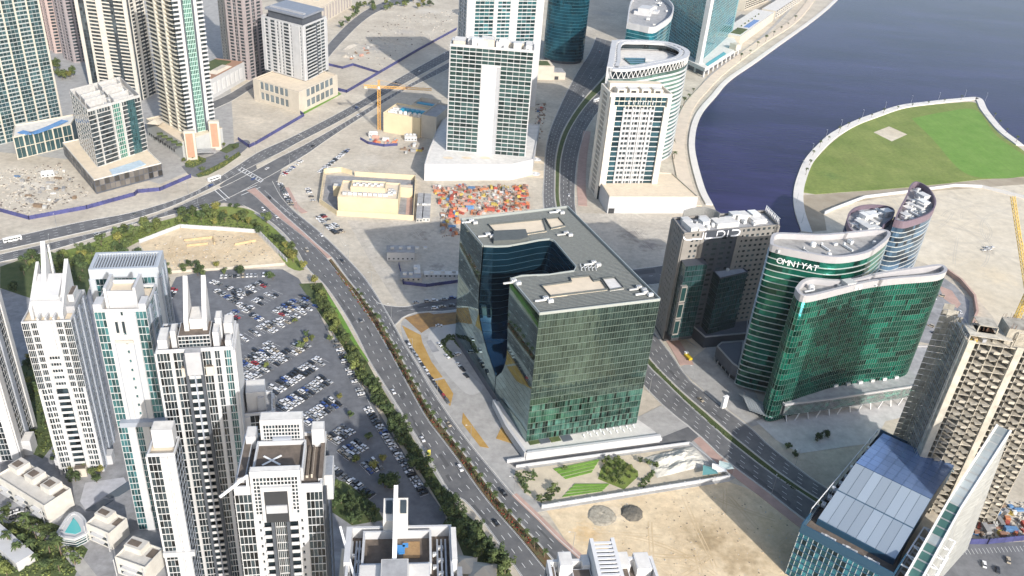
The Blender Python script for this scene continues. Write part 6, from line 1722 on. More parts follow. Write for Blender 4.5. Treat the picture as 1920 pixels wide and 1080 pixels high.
def balcony_tower():
    r = thing('balcony_tower', 'tall beige tower with curved balconies and a green glass centre strip', 'apartment tower', (*G2(345, 275), 0))
    # podium
    A, B, C = G2(278, 255), G2(345, 300), G2(420, 272)
    P = [A, B, C, C + (A - B) * .9]
    h = 16
    core(r, P, 0, h, mat('podium_grey', (.42, .43, .42), .7, var=.06, scale=.2), 'podium', ROOFC); parapet(r, P, h, 1, .4, CREAM)
    uu = (B - A).normalized()
    for k in range(12): MB().box(*(A + uu * (4 + k * 4.6) + Vector((uu.y, -uu.x)) * .05), 2, 2.2, .3, 2.4, math.atan2(uu.y, uu.x)).build('garage_opening', DARK, r)
    z = 150
    L0, F0, F1, F2 = G2(305, 226, h), G2(352, 252, h), G2(368, 254, h), G2(404, 240, h)
    Q = ccw([L0, F0, F2, F2 + (L0 - F0) * .8, L0 + Vector((4, 6))])
    core(r, inset(Q, .3), h - 1, z, GL_T, 'core', ROOFG)
    BEI = mat('beige_slab', (.56, .53, .45), .8, var=.08, scale=.3)
    facade(r, L0, F0, h, z, [(2, 'b', dict(out=2.0, fh=3.7, frame=BEI, ph=.5)), (.25, 'w', dict(frame=BEI, dep=2.2)), (1.6, 'b', dict(out=2.0, fh=3.7, frame=BEI, ph=.5)), (.25, 'w', dict(frame=BEI, dep=2.2)), (1.3, 'b', dict(out=2.0, fh=3.7, frame=BEI, ph=.5))], gl=GL_DARK)
    facade(r, F0, F2, h, z, [(1.2, 'b', dict(out=1.6, fh=3.7, frame=WHITE, ph=1.3)), (.5, 'w', dict(frame=WHITE, dep=1.0)), (.35, 'w', dict(frame=CHAR, dep=.7)), (1.7, 'g', dict(fh=3.7, bh=.5, mw=.35, n=5, gl=glass('strip_green', (.10, .24, .20), .5, .14, .5), frame=mat('mint_band', (.42, .58, .52), .6))), (.35, 'w', dict(frame=CHAR, dep=.7)), (.6, 'w', dict(frame=WHITE, dep=1.0)), (1.2, 'b', dict(out=1.6, fh=3.7, frame=WHITE, ph=1.3))], gl=GL_DARK)
    BRK = mat('terracotta_panel', (.42, .24, .16), .8, var=.1, scale=.3)
    for (x, y, hh) in ((361, 299, 27), (406, 279, 27)):
        q = G2(x, y); MB().box(q.x, q.y, 0, 9, 5, hh, R(20)).build('entrance_pylon', CREAM, r); MB().box(q.x + .6, q.y - 2.6, 3, 6, .4, hh - 5, R(20)).build('pylon_panel', BRK, r)
    q = G2(387, 283, 6); MB().box(q.x, q.y, 6, 16, 9, .6, R(20)).build('porch_roof', METAL, r)
    for k in range(5): q = G2(300 + 9 * k, 252 + 5 * k, h); MB().box(q.x, q.y, h, 5, 4, 1.2, R(30)).build('roof_planter', GRASSD, r)
    q = G2(290, 228, h + 4); mb = MB(); mb.hexa([(q.x - 6, q.y - 5, h + 3), (q.x + 6, q.y - 5, h + 3), (q.x + 6, q.y + 5, h + 3), (q.x - 6, q.y + 5, h + 3)] + [(q.x, q.y, h + 6)] * 4); mb.build('awning', CREAM, r)
balcony_tower()
def site_tower():
    r = thing('scaffold_tower', 'unfinished white framed tower with cluttered roof and pale blue pool deck', 'apartment tower', (*G2(200, 320), 0))
    A, B, C = G2(122, 292), G2(181, 364), G2(306, 331)
    P = [A, B, C, C + (A - B)]
    core(r, inset(P, .1), 0, 11.5, DGREY, 'podium', ROOFC); parapet(r, P, 11, 1.4, .5, CONCL)
    u = (C - B).normalized(); L = (C - B).length
    facade(r, B, C, 1, 11.5, [(1, 'g', dict(fh=5, bh=.4, mw=.3, n=14))], gl=glass('podium_panel', (.12, .11, .10), .2, .4, .8), frame=DGREY)
    facade(r, A, B, 1, 11.5, [(1, 'g', dict(fh=5, bh=.4, mw=.3, n=12))], gl=glass('podium_panel', (.12, .11, .10)), frame=DGREY)
    MB().prism(ccw(poly_px([(205, 318), (262, 300), (274, 308), (212, 330)], 12)), 11.6, 12.0).build('pool_deck', mat('pale_pool', (.45, .55, .62), .4, var=.1, scale=.3), r)
    z = 58
    q0, q1, q2 = G2(131, 172, z), G2(164, 210, z), G2(262, 182, z)
    Q = [q0, q1, q2, q2 + (q0 - q1)]
    core(r, inset(Q, .3), 11, z - 3, DARK, 'core', CONC)
    WF = mat('site_white', (.46, .455, .44), .8, var=.15, scale=.4)
    facade(r, q1, q2, 11.5, z, [(1, 'b', dict(out=1.0, fh=3.5, ph=.4, frame=WF)), (.12, 'w', dict(frame=WF, dep=1.2)), (2, 'b', dict(out=1.0, fh=3.5, ph=.4, frame=WF)), (.2, 'w', dict(frame=WF, dep=1.4)), (1.2, 'g', dict(fh=3.5, bh=.5, mw=.3, n=4, frame=WF, gl=GL_GREEN)), (.2, 'w', dict(frame=WF, dep=1.4)), (.8, 'b', dict(out=1.0, fh=3.5, ph=.4, frame=WF)), (1.2, 'g', dict(fh=3.5, bh=.3, mw=.15, n=4, frame=mat('teal_dark', (.03, .10, .11), .4), gl=GL_TEAL)), (.9, 'b', dict(out=1.0, fh=3.5, ph=.4, frame=WF))], gl=GL_DARK)
    facade(r, q0, q1, 11.5, z, [(1, 'g', dict(fh=3.5, bh=.5, mw=.5, n=7, frame=WF))], gl=GL_DARK)
    facade(r, q2, Q[3], 11.5, z, [(1, 'g', dict(fh=3.5, bh=.5, mw=.5, n=7, frame=WF))], gl=GL_DARK)
    facade(r, Q[3], q0, 11.5, z, [(1, 'g', dict(fh=3.5, bh=.5, mw=.5, n=9, frame=WF))], gl=GL_DARK)
    parapet(r, Q, z - 3, 5, .4, WF)
    uu = (q2 - q1).normalized(); vv = (q0 - q1).normalized(); W = (q2 - q1).length; D = (q0 - q1).length
    for i in range(2):
        for j in range(3):
            pp = q1 + uu * (W * (.08 + .44 * i)) + vv * (D * (.06 + .31 * j))
            sq = [pp, pp + uu * W * .38, pp + uu * W * .38 + vv * D * .25, pp + vv * D * .25]
            parapet(r, ccw(sq), z - 2.9, 4.0 + ((i + j) % 2) * 1.5, .35, WF, 'roof_frame')
            if (i + j) % 2: core(r, inset(ccw(sq), 1.5), z - 2.9, z - .2, ROOFW, 'roof_house')
    rooftop(r, Q, z - 3, 16, R(30), seed=11, s=(.7, 1.1))
site_tower()
def tall_tower(name, label, pts, z, strips, m, gl, h0=0, fh=3.6):
    P = ccw([V2(p) for p in pts]); c = sum(P, Vector((0, 0))) / len(P)
    r = thing(name, label, 'tower', (*c, 0))
    core(r, inset(P, .05), 0, z, gl, 'core', ROOFG)
    for i in range(len(P)): facade(r, P[i], P[(i + 1) % len(P)], h0, z, strips, gl=gl, frame=m, fh=fh)
    parapet(r, P, z, 1.5, .5, m)
    return r, P
BW = mat('tower_beige', (.58, .55, .49), .8, var=.06, scale=.2)
TAUPE = mat('tower_taupe', (.33, .29, .29), .8, var=.08, scale=.2)
# leftmost glazed tower on its podium
o, e = G2(24, 240, 12), G2(116, 217, 12)
u = (e - o).normalized(); v = Vector((-u.y, u.x))
r, P = tall_tower('ribbed_glass_tower', 'tall blue glass tower with pale vertical ribs at the left edge', [o - u * 20, e, e + v * 30, o - u * 20 + v * 30], 165,
    [(.12, 'w')] + sum([[(1, 'g', dict(fh=3.5, bh=.55 if k % 2 else 1.0, mw=.15, n=3, frame=mat('grey_teal_band', (.36, .385, .385), .6))), (.12, 'w')] for k in range(6)], []), CREAM, GL_TEAL)
A, B, C = G2(22, 262), G2(33, 299), G2(141, 272)
pd = [B, C, C + (B - C).orthogonal().normalized() * -26, A + Vector((0, 8))]
pd = ccw([B, C, C + Vector((-8, 26)), B + Vector((-14, 28))])
core(r, pd, 0, 19, GL_TEAL, 'podium', ROOFW); facade(r, B, C, 0, 19, [(.1, 'w', dict(frame=CREAM))] + sum([[(1, 'g', dict(fh=9, bh=.6, mw=.2, n=2)), (.1, 'w', dict(frame=CREAM))] for k in range(6)], []), gl=GL_TEAL, frame=CREAM); parapet(r, pd, 19, 1.2, .5, CREAM)
mb = MB(); Pz = line_px([(38, 247), (60, 250), (90, 240), (122, 226)], 20, 5)
for a, b in zip(Pz, Pz[1:]): mb.beam((*a, 20.2), (*b, 20.2), 6.5, .5)
mb.build('pool', mat('rooftop_pool', (.12, .28, .55), .2), r)
# second row of towers
o, e = G2(172, 178), G2(262, 190)
u = (e - o).normalized(); v = Vector((-u.y, u.x))
tall_tower('twin_stripe_tower', 'beige balconied tower with a dark vertical glass stripe', [o, e, e + v * 32, o + v * 32], 150,
    [(.5, 'w'), (.9, 'g', dict(fh=3.6, bh=.2, mw=.2, n=2, frame=CHAR, gl=GL_DARK)), (.3, 'w'), (1.4, 'b', dict(out=1.3)), (.9, 'w'), (1.2, 'b', dict(out=1.3)), (.6, 'g', dict(fh=3.6, bh=.3, mw=.2, n=2, frame=CHAR)), (1.3, 'b', dict(out=1.3)), (.3, 'w')], BW, GL_DARK)
o, e = G2(252, 172), G2(292, 168)
u = (e - o).normalized(); v = Vector((-u.y, u.x))
tall_tower('plum_rib_tower', 'slim plum grey ribbed tower squeezed behind the balcony tower', [o, e, e + v * 26, o + v * 26], 140, [(.6, 'w'), (.35, 'g', dict(fh=3.6, bh=.8, mw=.2, n=1)), (.6, 'w'), (.35, 'g', dict(fh=3.6, bh=.8, mw=.2, n=1)), (.6, 'w')], TAUPE, GL_DARK)
for i, (px, px2, z, lab, m) in enumerate((((104, 100), (140, 96), 120, 'reddish balconied tower in the far left background', mat('rosy_render', (.46, .36, .33), .8)), ((140, 118), (178, 112), 135, 'mauve tower in shade behind the striped tower', TAUPE), ((430, 125), (470, 122), 130, 'cream tower with dark stripes behind the white apartment block', BW), ((468, 150), (500, 138), 120, 'taupe tower with close windows beside the white apartment block', TAUPE), ((570, 30), (610, 22), 110, 'striped cream tower behind the grey penthouse', BW))):
    o, e = G2(*px), G2(*px2); u = (e - o).normalized(); v = Vector((-u.y, u.x))
    tall_tower('far_tower', lab, [o, e, e + v * 24, o + v * 24], z, [(.4, 'w'), (1, 'b', dict(out=1.0)), (.4, 'w'), (.8, 'g', dict(fh=3.6, bh=.6, mw=.2, n=2)), (.4, 'w'), (1, 'b', dict(out=1.0)), (.4, 'w')], m, GL_DARK)
# ballroom block, brown striped hotel
a, b = G2(398, 186), G2(461, 150); u = (b - a).normalized(); v = Vector((-u.y, u.x)); L = (b - a).length
r = thing('white_hall', 'low white hall with red brown roof terrace and roof garden', 'building', (*a, 0))
blk(r, a, u, v, 0, 0, L, 34, 0, 21, WHITE, 'body', mat('terrace_red', (.34, .20, .13), .85)); blk(r, a, u, v, L * .1, 12, L * .8, 20, 21, 1.0, GRASSD, 'roof_garden'); blk(r, a, u, v, L * .25, 3, L * .45, 10, 21, 2.6, CREAM, 'roof_pavilion', taper=.35)
for k in range(7): blk(r, a, u, v, L * (.05 + .13 * k), -.3, L * .08, .4, 4, 12, WHITE2, 'wall_panel')
a, b = G2(604, 45), G2(660, 12); u = (b - a).normalized(); v = Vector((-u.y, u.x)); L = (b - a).length
r = thing('cream_mall', 'cream flat building with brown ribbed side and turquoise roof pool', 'building', (*a, 0))
blk(r, a, u, v, 0, 0, L, 60, 0, 24, CREAM, 'body', ROOFC); blk(r, a, u, v, L * .3, 20, 12, 9, 24, .3, mat('pool_turq2', (.08, .35, .45), .1), 'pool')
for k in range(10): blk(r, a, u, v, L * (.05 + .095 * k), -.5, L * .03, .6, 2, 20, BRK if 'BRK' in globals() else TAUPE, 'rib')
# cream substations
def substation():
    A, B = G2(634, 399), G2(746, 404)
    u = (B - A).normalized(); v = Vector((-u.y, u.x)); L = (B - A).length
    r = thing('walled_substation', 'pale yellow flat substation with rooftop coolers inside its own wall', 'substation', (*((A + B) / 2), 0))
    blk(r, A, u, v, 0, 0, L, 33, 0, 13, YELLOW, 'body', ROOFC)
    parapet(r, [A, B, B + v * 33, A + v * 33], 13, 1.3, .5, YELLOW)
    blk(r, A, u, v, L * .18, 14, L * .58, 14, 13, 3, YELLOW, 'upper_hall', ROOFC); parapet(r, [A + u * L * .18 + v * 14, A + u * L * .76 + v * 14, A + u * L * .76 + v * 28, A + u * L * .18 + v * 28], 16, 1.0, .4, YELLOW)
    for k in range(9): put(unit_mesh('roof_unit'), 'roof_unit', r, (*(A + u * L * (.1 + .085 * k) + v * 7), 13.0), math.atan2(u.y, u.x)).scale = (1.3, 1.3, 1.4)
    for k in range(10): put(unit_mesh('roof_unit'), 'roof_unit', r, (*(A + u * L * (.24 + .05 * k) + v * (19 + 3 * (k % 2))), 16.0), 0)
    for k in range(8): put(unit_mesh('roof_unit'), 'roof_unit', r, (*(A + u * L * (.84 + .04 * (k % 3)) + v * (10 + 3 * (k // 2))), 13.0), 0)
    blk(r, A, u, v, -8, 32, 22, 6, 0, 9, YELLOW, 'gate_house', ROOFW); blk(r, A, u, v, L * .7, 36, 24, 6, 0, 9, YELLOW, 'store', ROOFC)
    for k in range(9): blk(r, A, u, v, L * (.06 + .1 * k), -.08, 2.0, .1, 3, .6, CREAM, 'wall_vent')
    wl = thing('boundary_wall', 'yellow boundary wall round the walled substation', 'wall', (*A, 0))
    for pa, pb in zip([(600, 382), (608, 325), (640, 322)], [(608, 325), (640, 322), (660, 328)]):
        a, b = G2(*pa), G2(*pb); MB().beam((*a, 2.2), (*b, 2.2), .5, 4.4).build('wall_run', YELLOW, wl)
    for pa, pb in (((602, 383), (632, 404)), ((632, 404), (775, 413)), ((775, 413), (779, 337)), ((779, 337), (665, 330))):
        a, b = G2(*pa), G2(*pb); MB().beam((*a, 2.2), (*b, 2.2), .5, 4.4).build('wall_run', YELLOW, wl)
    sheet('substation_yard', poly_px([(604, 380), (612, 328), (777, 338), (774, 410), (634, 402)], .06), .06, PAVED)
    sheet('yard_strip', poly_px([(765, 345), (774, 345), (772, 408), (760, 408)], .09), .09, PAVEP)
substation()
def substation2():
    A, B, C = G2(719, 247), G2(787, 259), G2(807, 258)
    u = (B - A).normalized(); v = Vector((-u.y, u.x)); L = (B - A).length
    r = thing('tall_substation', 'tall cream cooling plant with turquoise fans beside the orange crane', 'substation', (*((A + B) / 2), 0))
    blk(r, A, u, v, 0, 0, L, 34, 0, 19, YELLOW, 'body', ROOFC); parapet(r, [A, B, B + v * 34, A + v * 34], 19, 1.5, .6, YELLOW)
    blk(r, A, u, v, L, 3, 16, 44, 0, 22, CREAM, 'annex', ROOFG); parapet(r, [A + u * L + v * 3, A + u * (L + 16) + v * 3, A + u * (L + 16) + v * 47, A + u * L + v * 47], 22, 1.5, .6, CREAM)
    blk(r, A, u, v, L * .4, 36, L * .8, 24, 0, 18, CREAM, 'rear_hall', ROOFG); parapet(r, [A + u * L * .4 + v * 36, A + u * L * .99 + v * 36, A + u * L * .99 + v * 60, A + u * L * .4 + v * 60], 18, 4, .8, CREAM)
    TQ = mat('fan_turquoise', (.03, .28, .42), .5)
    for k in range(5): MB().box(*(A + u * L * (.38 + .13 * k) + v * 16), 19.1, 4.2, 6, 3, math.atan2(u.y, u.x)).build('cooling_fan_box', TQ, r); q = A + u * L * (.38 + .13 * k) + v * 8; MB().lathe(q.x, q.y, [(2, 19.1), (2, 21), (1.5, 22), (0, 22)], 12).build('cooling_drum', ROOFW, r)
    for k in range(6): MB().box(*(A + u * L * (.5 + .1 * k) + v * 46), 18.1, 4, 5, 2.4, math.atan2(u.y, u.x)).build('cooling_fan_box', TQ, r)
    for k in range(12): put(unit_mesh('roof_unit'), 'roof_unit', r, (*(A + u * L * (.1 + .06 * (k % 4)) + v * (6 + 6 * (k // 4))), 19.0), 0)
substation2()
# ================================================================ trees, palms, shrubs
def leafmat(name, c):
    m = mat(name, c, .75, spec=.25, island=.45, objrand=.3)
    return m
LEAF = [leafmat('leaf_dark', (.06, .088, .034)), leafmat('leaf_mid', (.09, .118, .042)), leafmat('leaf_light', (.14, .165, .05)), leafmat('leaf_yellow', (.19, .185, .05))]
PALML = leafmat('palm_leaf', (.06, .085, .03))
BARK = mat('bark', (.16, .12, .085), .95, var=.25, scale=2.0)
def crown_mesh(seed, n, rx, h0, h1, leaf):
    r = random.Random(seed); mb = MB()
    cl = [(r.uniform(-.55, .55) * rx, r.uniform(-.55, .55) * rx, r.uniform(h0 + (h1 - h0) * .2, h1 - (h1 - h0) * .15), r.uniform(.32, .55) * rx) for _ in range(9)]
    for _ in range(n):
        cx, cy, cz, cr = cl[r.randrange(9)]
        while True:
            p = Vector((r.uniform(-1, 1), r.uniform(-1, 1), r.uniform(-1, 1)))
            if .35 < p.length < 1: break
        q = Vector((cx + p.x * cr, cy + p.y * cr, cz + p.z * cr * .85))
        if q.z < h0 * .8: continue
        nrm = (p + Vector((r.uniform(-.5, .5), r.uniform(-.5, .5), r.uniform(0, .7)))).normalized()
        t = nrm.orthogonal().normalized(); b = nrm.cross(t)
        a = r.uniform(0, 6.3); t, b = t * math.cos(a) + b * math.sin(a), b * math.cos(a) - t * math.sin(a)
        s = leaf * r.uniform(.6, 1.25)
        mb.quad(q - t * s - b * s * .3, q + b * s * .55 - t * .2 * s, q + t * s + b * s * .1, q - b * s * .55)
    return mb
def trunk_mesh(seed, h, rad):
    r = random.Random(seed); mb = MB()
    mb.lathe(0, 0, [(rad * 1.4, 0), (rad, h * .3), (rad * .7, h)], 7)
    for k in range(4):
        a = k * 1.6 + r.random(); L = h * .55
        mb.beam((0, 0, h * .75), (math.cos(a) * L, math.sin(a) * L, h * 1.3), rad * .8)
    return mb
CROWNS = []
for i in range(8):
    k = i % 4
    CROWNS.append((meshof(trunk_mesh(i, 2.2 + .2 * k, .16), 'trunk', BARK), meshof(crown_mesh(i + 10, 560, 2.7 + .3 * (i % 3), 1.4, 5.2 + .5 * (i % 3), .42), 'crown', LEAF[(0, 1, 0, 2, 1, 0, 3, 1)[i]])))
def palm_meshes(seed, h):
    r = random.Random(seed); t = MB()
    prof = [(.30, 0), (.24, .5)] + [(.19 + .02 * (k % 2), .5 + (h - .5) * k / 8) for k in range(1, 9)]
    t.lathe(0, 0, prof, 7)
    c = MB()
    for k in range(26):
        a = k * 2.4 + r.uniform(-.2, .2); el = r.uniform(-.25, 1.15); L = r.uniform(2.0, 2.7)
        d = Vector((math.cos(a), math.sin(a), 0)); sd = Vector((-d.y, d.x, 0)); p = Vector((0, 0, h)); prev = None
        for j in range(5):
            f = j / 4; e = el - 1.5 * f * f
            q = Vector((0, 0, h)) + d * L * f * math.cos(el * .6) + Vector((0, 0, L * (math.sin(el) * f - .75 * f * f)))
            w = (.10, .34, .38, .26, .04)[j]
            cur = (q - sd * w - Vector((0, 0, w * .35)), q, q + sd * w - Vector((0, 0, w * .35)))
            if prev:
                c.quad(prev[0], prev[1], cur[1], cur[0]); c.quad(prev[1], prev[2], cur[2], cur[1])
            prev = cur
    return meshof(t, 'trunk', BARK), meshof(c, 'crown', PALML)
PALMS = [palm_meshes(i, 5.0 + i * .8) for i in range(4)]
_tr = random.Random(21)
def plant_tree(p, label, group, palm=False, s=1.0, kinds=None, z=0.1, name=None):
    k = _tr.randrange(len(PALMS)) if palm else (kinds[_tr.randrange(len(kinds))] if kinds else _tr.randrange(8))
    me = PALMS[k] if palm else CROWNS[k]
    root = thing(name or ('palm_tree' if palm else 'broadleaf_tree'), label, 'palm' if palm else 'tree', (p[0], p[1], z), group)
    rz = _tr.uniform(0, 6.28); q = s * _tr.uniform(.8, 1.25)
    for m, n in zip(me, ('trunk', 'crown')):
        o = bpy.data.objects.new(n, m); o.parent = root; o.rotation_euler = (0, 0, rz); o.scale = (q, q, q * _tr.uniform(.9, 1.1)); COL.objects.link(o)
    return root
def scatter(px, n, label, group, dmin=3.5, **kw):
    P = poly_px(px); xs = [p.x for p in P]; ys = [p.y for p in P]; done = []; t = 0
    while len(done) < n and t < n * 60:
        t += 1
        p = (_tr.uniform(min(xs), max(xs)), _tr.uniform(min(ys), max(ys)))
        if inside(p, P) and all((p[0] - q[0]) ** 2 + (p[1] - q[1]) ** 2 > dmin * dmin for q in done):
            done.append(p); plant_tree(p, label, group, **kw)
    return done
def along(px, n, label, group, jit=.8, **kw):
    L = resample(line_px(px), n)
    for p in L: plant_tree((p.x + _tr.uniform(-jit, jit), p.y + _tr.uniform(-jit, jit)), label, group, **kw)
def shrubs(name, px, n, ms, size=(.5, 1.3), leaf=.35, label=None, zz=.1, cat='shrubbery'):
    """one continuous mass of shrub foliage"""
    P = poly_px(px); xs = [p.x for p in P]; ys = [p.y for p in P]; mb = MB(); r = random.Random(len(px) * 31 + n); c = 0
    while c < n:
        x, y = r.uniform(min(xs), max(xs)), r.uniform(min(ys), max(ys))
        if not inside((x, y), P): continue
        c += 1; s = r.uniform(*size)
        for _ in range(10):
            d = Vector((r.gauss(0, 1), r.gauss(0, 1), abs(r.gauss(0, 1)))).normalized()
            q = Vector((x, y, zz)) + d * s * r.uniform(.6, 1)
            t = d.orthogonal().normalized(); b = d.cross(t); l = leaf * r.uniform(.7, 1.4)
            mb.quad(q - t * l, q - b * l, q + t * l, q + b * l, r.randrange(len(ms)))
    o = mb.build(name, ms); tag(o, label, cat, kind='stuff'); return o
scatter([(60, 500), (170, 462), (250, 430), (330, 408), (385, 392), (440, 400), (500, 418), (560, 480), (535, 488), (480, 430), (338, 420), (262, 448), (190, 480), (100, 515)], 44, 'leafy tree in the belt beside the avenue', 'trees along the avenue verge', s=1.3)
scatter([(395, 388), (440, 388), (470, 396), (430, 398)], 3, 'small tree on the bright lawn at the junction', 'trees on the junction lawn', s=.7)
scatter([(535, 470), (565, 490), (574, 508), (548, 505)], 4, 'yellow green tree at the car park entrance', 'trees at the car park entrance', kinds=(3, 6), s=1.2)
scatter([(582, 532), (602, 532), (652, 640), (690, 705), (672, 712), (628, 640)], 22, 'lime green tree in the belt between car park and boulevard', 'upper trees of the boulevard belt', kinds=(1, 3, 6, 4), dmin=3.4, s=1.15)
scatter([(672, 712), (692, 708), (760, 815), (835, 935), (860, 962), (835, 965), (770, 870), (720, 790)], 34, 'dark green tree in the shaded belt beside the boulevard', 'shaded trees of the boulevard belt', kinds=(0, 2, 5, 1, 4), dmin=3.6, s=1.2)
scatter([(850, 955), (880, 960), (960, 1075), (920, 1080), (870, 1040), (835, 990)], 16, 'big dark tree south of the car park exit', 'trees south of the car park exit', kinds=(0, 1, 5), s=1.3)
scatter([(300, 500), (420, 500), (480, 512), (440, 520), (330, 520), (305, 545)], 12, 'tree at the top edge of the car park', 'trees at the top of the car park', s=1.0)
for px in ((512, 525), (505, 522), (585, 640), (575, 632), (638, 750), (655, 785), (690, 825), (718, 868), (575, 645), (500, 690), (563, 655), (553, 606), (618, 640), (668, 868), (700, 880)): plant_tree(G2(*px), 'tree on a planted island inside the car park', 'car park island trees', s=.85)
for px in ((730, 908), (740, 912), (735, 918), (722, 914)): plant_tree(G2(*px), 'large dark tree at the south end of the car park', 'large car park trees', kinds=(0,), s=1.35)
scatter([(620, 900), (700, 945), (720, 980), (650, 985), (622, 950)], 12, 'tree in the brown garden beside the car park', 'garden trees by the car park', kinds=(0, 1, 2))
scatter([(0, 500), (80, 475), (170, 500), (150, 540), (60, 555), (0, 540)], 16, 'dark tree north of the crown tower', 'trees north of the crown tower', kinds=(0, 2, 5), s=1.2)
scatter([(165, 480), (240, 450), (262, 470), (300, 515), (310, 560), (295, 560), (270, 510)], 11, 'tree around the slate block', 'trees around the slate block', s=1.1)
scatter([(25, 700), (100, 650), (130, 760), (90, 850), (50, 840)], 14, 'tree between the edge tower and the crown tower', 'trees between the left towers', s=1.0)
scatter([(100, 845), (210, 890), (160, 925), (110, 900)], 10, 'tree at the foot of the crown tower', 'trees at the crown tower foot', s=.9)
scatter([(0, 960), (60, 975), (140, 1040), (160, 1080), (0, 1080)], 10, 'street tree in the bottom left corner', 'street trees bottom left', kinds=(0, 1, 3), s=1.0)
scatter([(0, 985), (110, 1000), (150, 1075), (30, 1075)], 14, 'date palm in the bottom left street garden', 'palms bottom left', palm=True, s=1.0, dmin=4.5)
scatter([(300, 520), (318, 515), (312, 580), (296, 575)], 7, 'palm beside the slate block', 'palms by the slate block', palm=True, s=1.0)
MP = resample(MED, 96)
for i in range(16, 92, 2): plant_tree(MP[i] + Vector((_tr.uniform(-.5, .5), _tr.uniform(-.5, .5))), 'palm in the boulevard median', 'palms in the boulevard median', palm=True, s=.78, z=.24)
scatter([(1127, 872), (1137, 864), (1162, 860), (1193, 884), (1170, 914), (1124, 898)], 22, 'small bright green tree in the hexagonal grove', 'trees of the hexagonal grove', kinds=(1, 3, 4), dmin=2.2, s=.55)
for px in ((975, 905), (982, 915), (1000, 893), (1030, 925), (1038, 918), (1010, 940), (1215, 872), (1228, 878), (1200, 868), (1205, 905), (1058, 882), (970, 895)): plant_tree(G2(*px), 'small tree in the sunken garden before the cube', 'trees of the sunken garden', kinds=(0, 1), s=.6)
along([(1509, 330), (1530, 285), (1565, 256), (1605, 232), (1650, 216), (1700, 203), (1750, 196), (1800, 190)], 15, 'young palm along the park lawn edge', 'young palms on the park edge', palm=True, s=.9, z=1.2)
along([(1862, 222), (1880, 245), (1905, 268)], 4, 'young palm on the far side of the park lawn', 'palms on the far park edge', palm=True, s=.9, z=1.2)
along([(1264, 300), (1258, 268), (1262, 232), (1280, 200), (1300, 175)], 9, 'palm between the curved white tower and the promenade', 'palms behind the promenade', palm=True, s=1.3)
along([(1388, 115), (1440, 75), (1490, 40)], 8, 'palm along the canal podium', 'palms along the canal podium', palm=True, s=1.3)
scatter([(395, 130), (440, 105), (470, 125), (420, 150)], 6, 'tree behind the white hall', 'trees behind the white hall', s=1.6)
scatter([(608, 70), (640, 45), (660, 20), (690, 10), (640, 62)], 9, 'street tree below the cream mall', 'street trees by the cream mall', s=1.8)
scatter([(95, 130), (135, 120), (140, 150), (110, 160)], 7, 'tree in the dusty court of the far left', 'trees of the far left court', s=1.6)
for px in ((345, 305), (362, 300), (378, 305), (420, 275), (440, 280), (425, 300), (405, 318), (380, 322)): plant_tree(G2(*px), 'shrubby tree at the balcony tower entrance', 'entrance garden trees', kinds=(1, 3), s=.75)
for px in ((1475, 842), (1545, 820), (1530, 826), (1490, 858)): plant_tree(G2(*px), 'small tree on the pale plaza below the podium', 'trees on the pale plaza', kinds=(0, 2), s=.8)
shrubs('verge_shrub_mass', [(582, 535), (603, 535), (650, 640), (700, 715), (760, 810), (835, 930), (862, 960), (900, 990), (960, 1075), (925, 1078), (850, 975), (800, 900), (720, 775), (640, 645)], 1050, LEAF[:3], label='low dark shrubs under the boulevard trees')
shrubs('avenue_shrub_mass', [(60, 505), (170, 465), (250, 432), (330, 412), (385, 396), (440, 404), (500, 425), (555, 480), (535, 486), (480, 430), (338, 420), (262, 448), (190, 482), (100, 518)], 800, LEAF[:3], label='low shrubs under the avenue trees')
shrubs('median_shrub_mass', [(632, 505), (668, 552), (708, 607), (740, 660), (770, 715), (806, 780), (850, 835), (890, 885), (940, 950), (1000, 1020), (990, 1022), (930, 952), (880, 885), (800, 780), (764, 715), (735, 665), (700, 608), (660, 553), (628, 508)], 520, [LEAF[0], LEAF[1], leafmat('leaf_red', (.22, .03, .025))], size=(.25, .6), leaf=.3, label='red and green low planting in the boulevard median', zz=.24)
shrubs('planter_hedge', [(826, 640), (842, 628), (858, 630), (866, 642), (880, 660), (874, 664), (858, 648), (850, 638), (838, 640), (834, 650), (852, 668), (846, 672), (828, 652)], 300, LEAF[:2], size=(.4, .8), label='clipped dark hedge ring in the drop-off oval', cat='hedge', zz=.3)
shrubs('canal_road_shrubs', [(1216, 684), (1222, 680), (1300, 762), (1366, 816), (1440, 875), (1500, 921), (1490, 920), (1438, 880), (1358, 818), (1298, 765)], 400, LEAF[:2], size=(.2, .45), leaf=.25, label='low green planting in the canal road median', zz=.24)
shrubs('street_shrub_mass', [(0, 985), (40, 965), (110, 990), (160, 1040), (130, 1078), (0, 1078)], 420, LEAF[:3], label='mixed shrubs in the bottom left street garden')
shrubs('tower_shrub_mass', [(25, 705), (100, 655), (135, 780), (90, 855), (45, 840)], 300, LEAF[:3], label='shrubs between the two left apartment towers')

scatter([(690, 12), (760, 0), (860, 12), (855, 25), (760, 14), (700, 24)], 16, 'street tree beyond the upper empty plot', 'street trees beyond the upper plot', s=1.6)
scatter([(420, 95), (440, 90), (462, 112), (440, 120)], 5, 'tree on the roof garden side of the white hall', 'trees by the white hall', s=1.5)
shrubs('entrance_hedges', [(346, 306), (372, 293), (386, 300), (362, 314)], 120, LEAF[1:], size=(.4, 1.0), label='bright hedges left of the balcony tower entrance court', zz=.35)
shrubs('entrance_hedges', [(367, 329), (392, 318), (420, 304), (448, 286), (450, 290), (420, 312), (390, 328)], 150, LEAF[1:], size=(.4, 1.0), label='long bright hedge between entrance court and avenue', zz=.35)
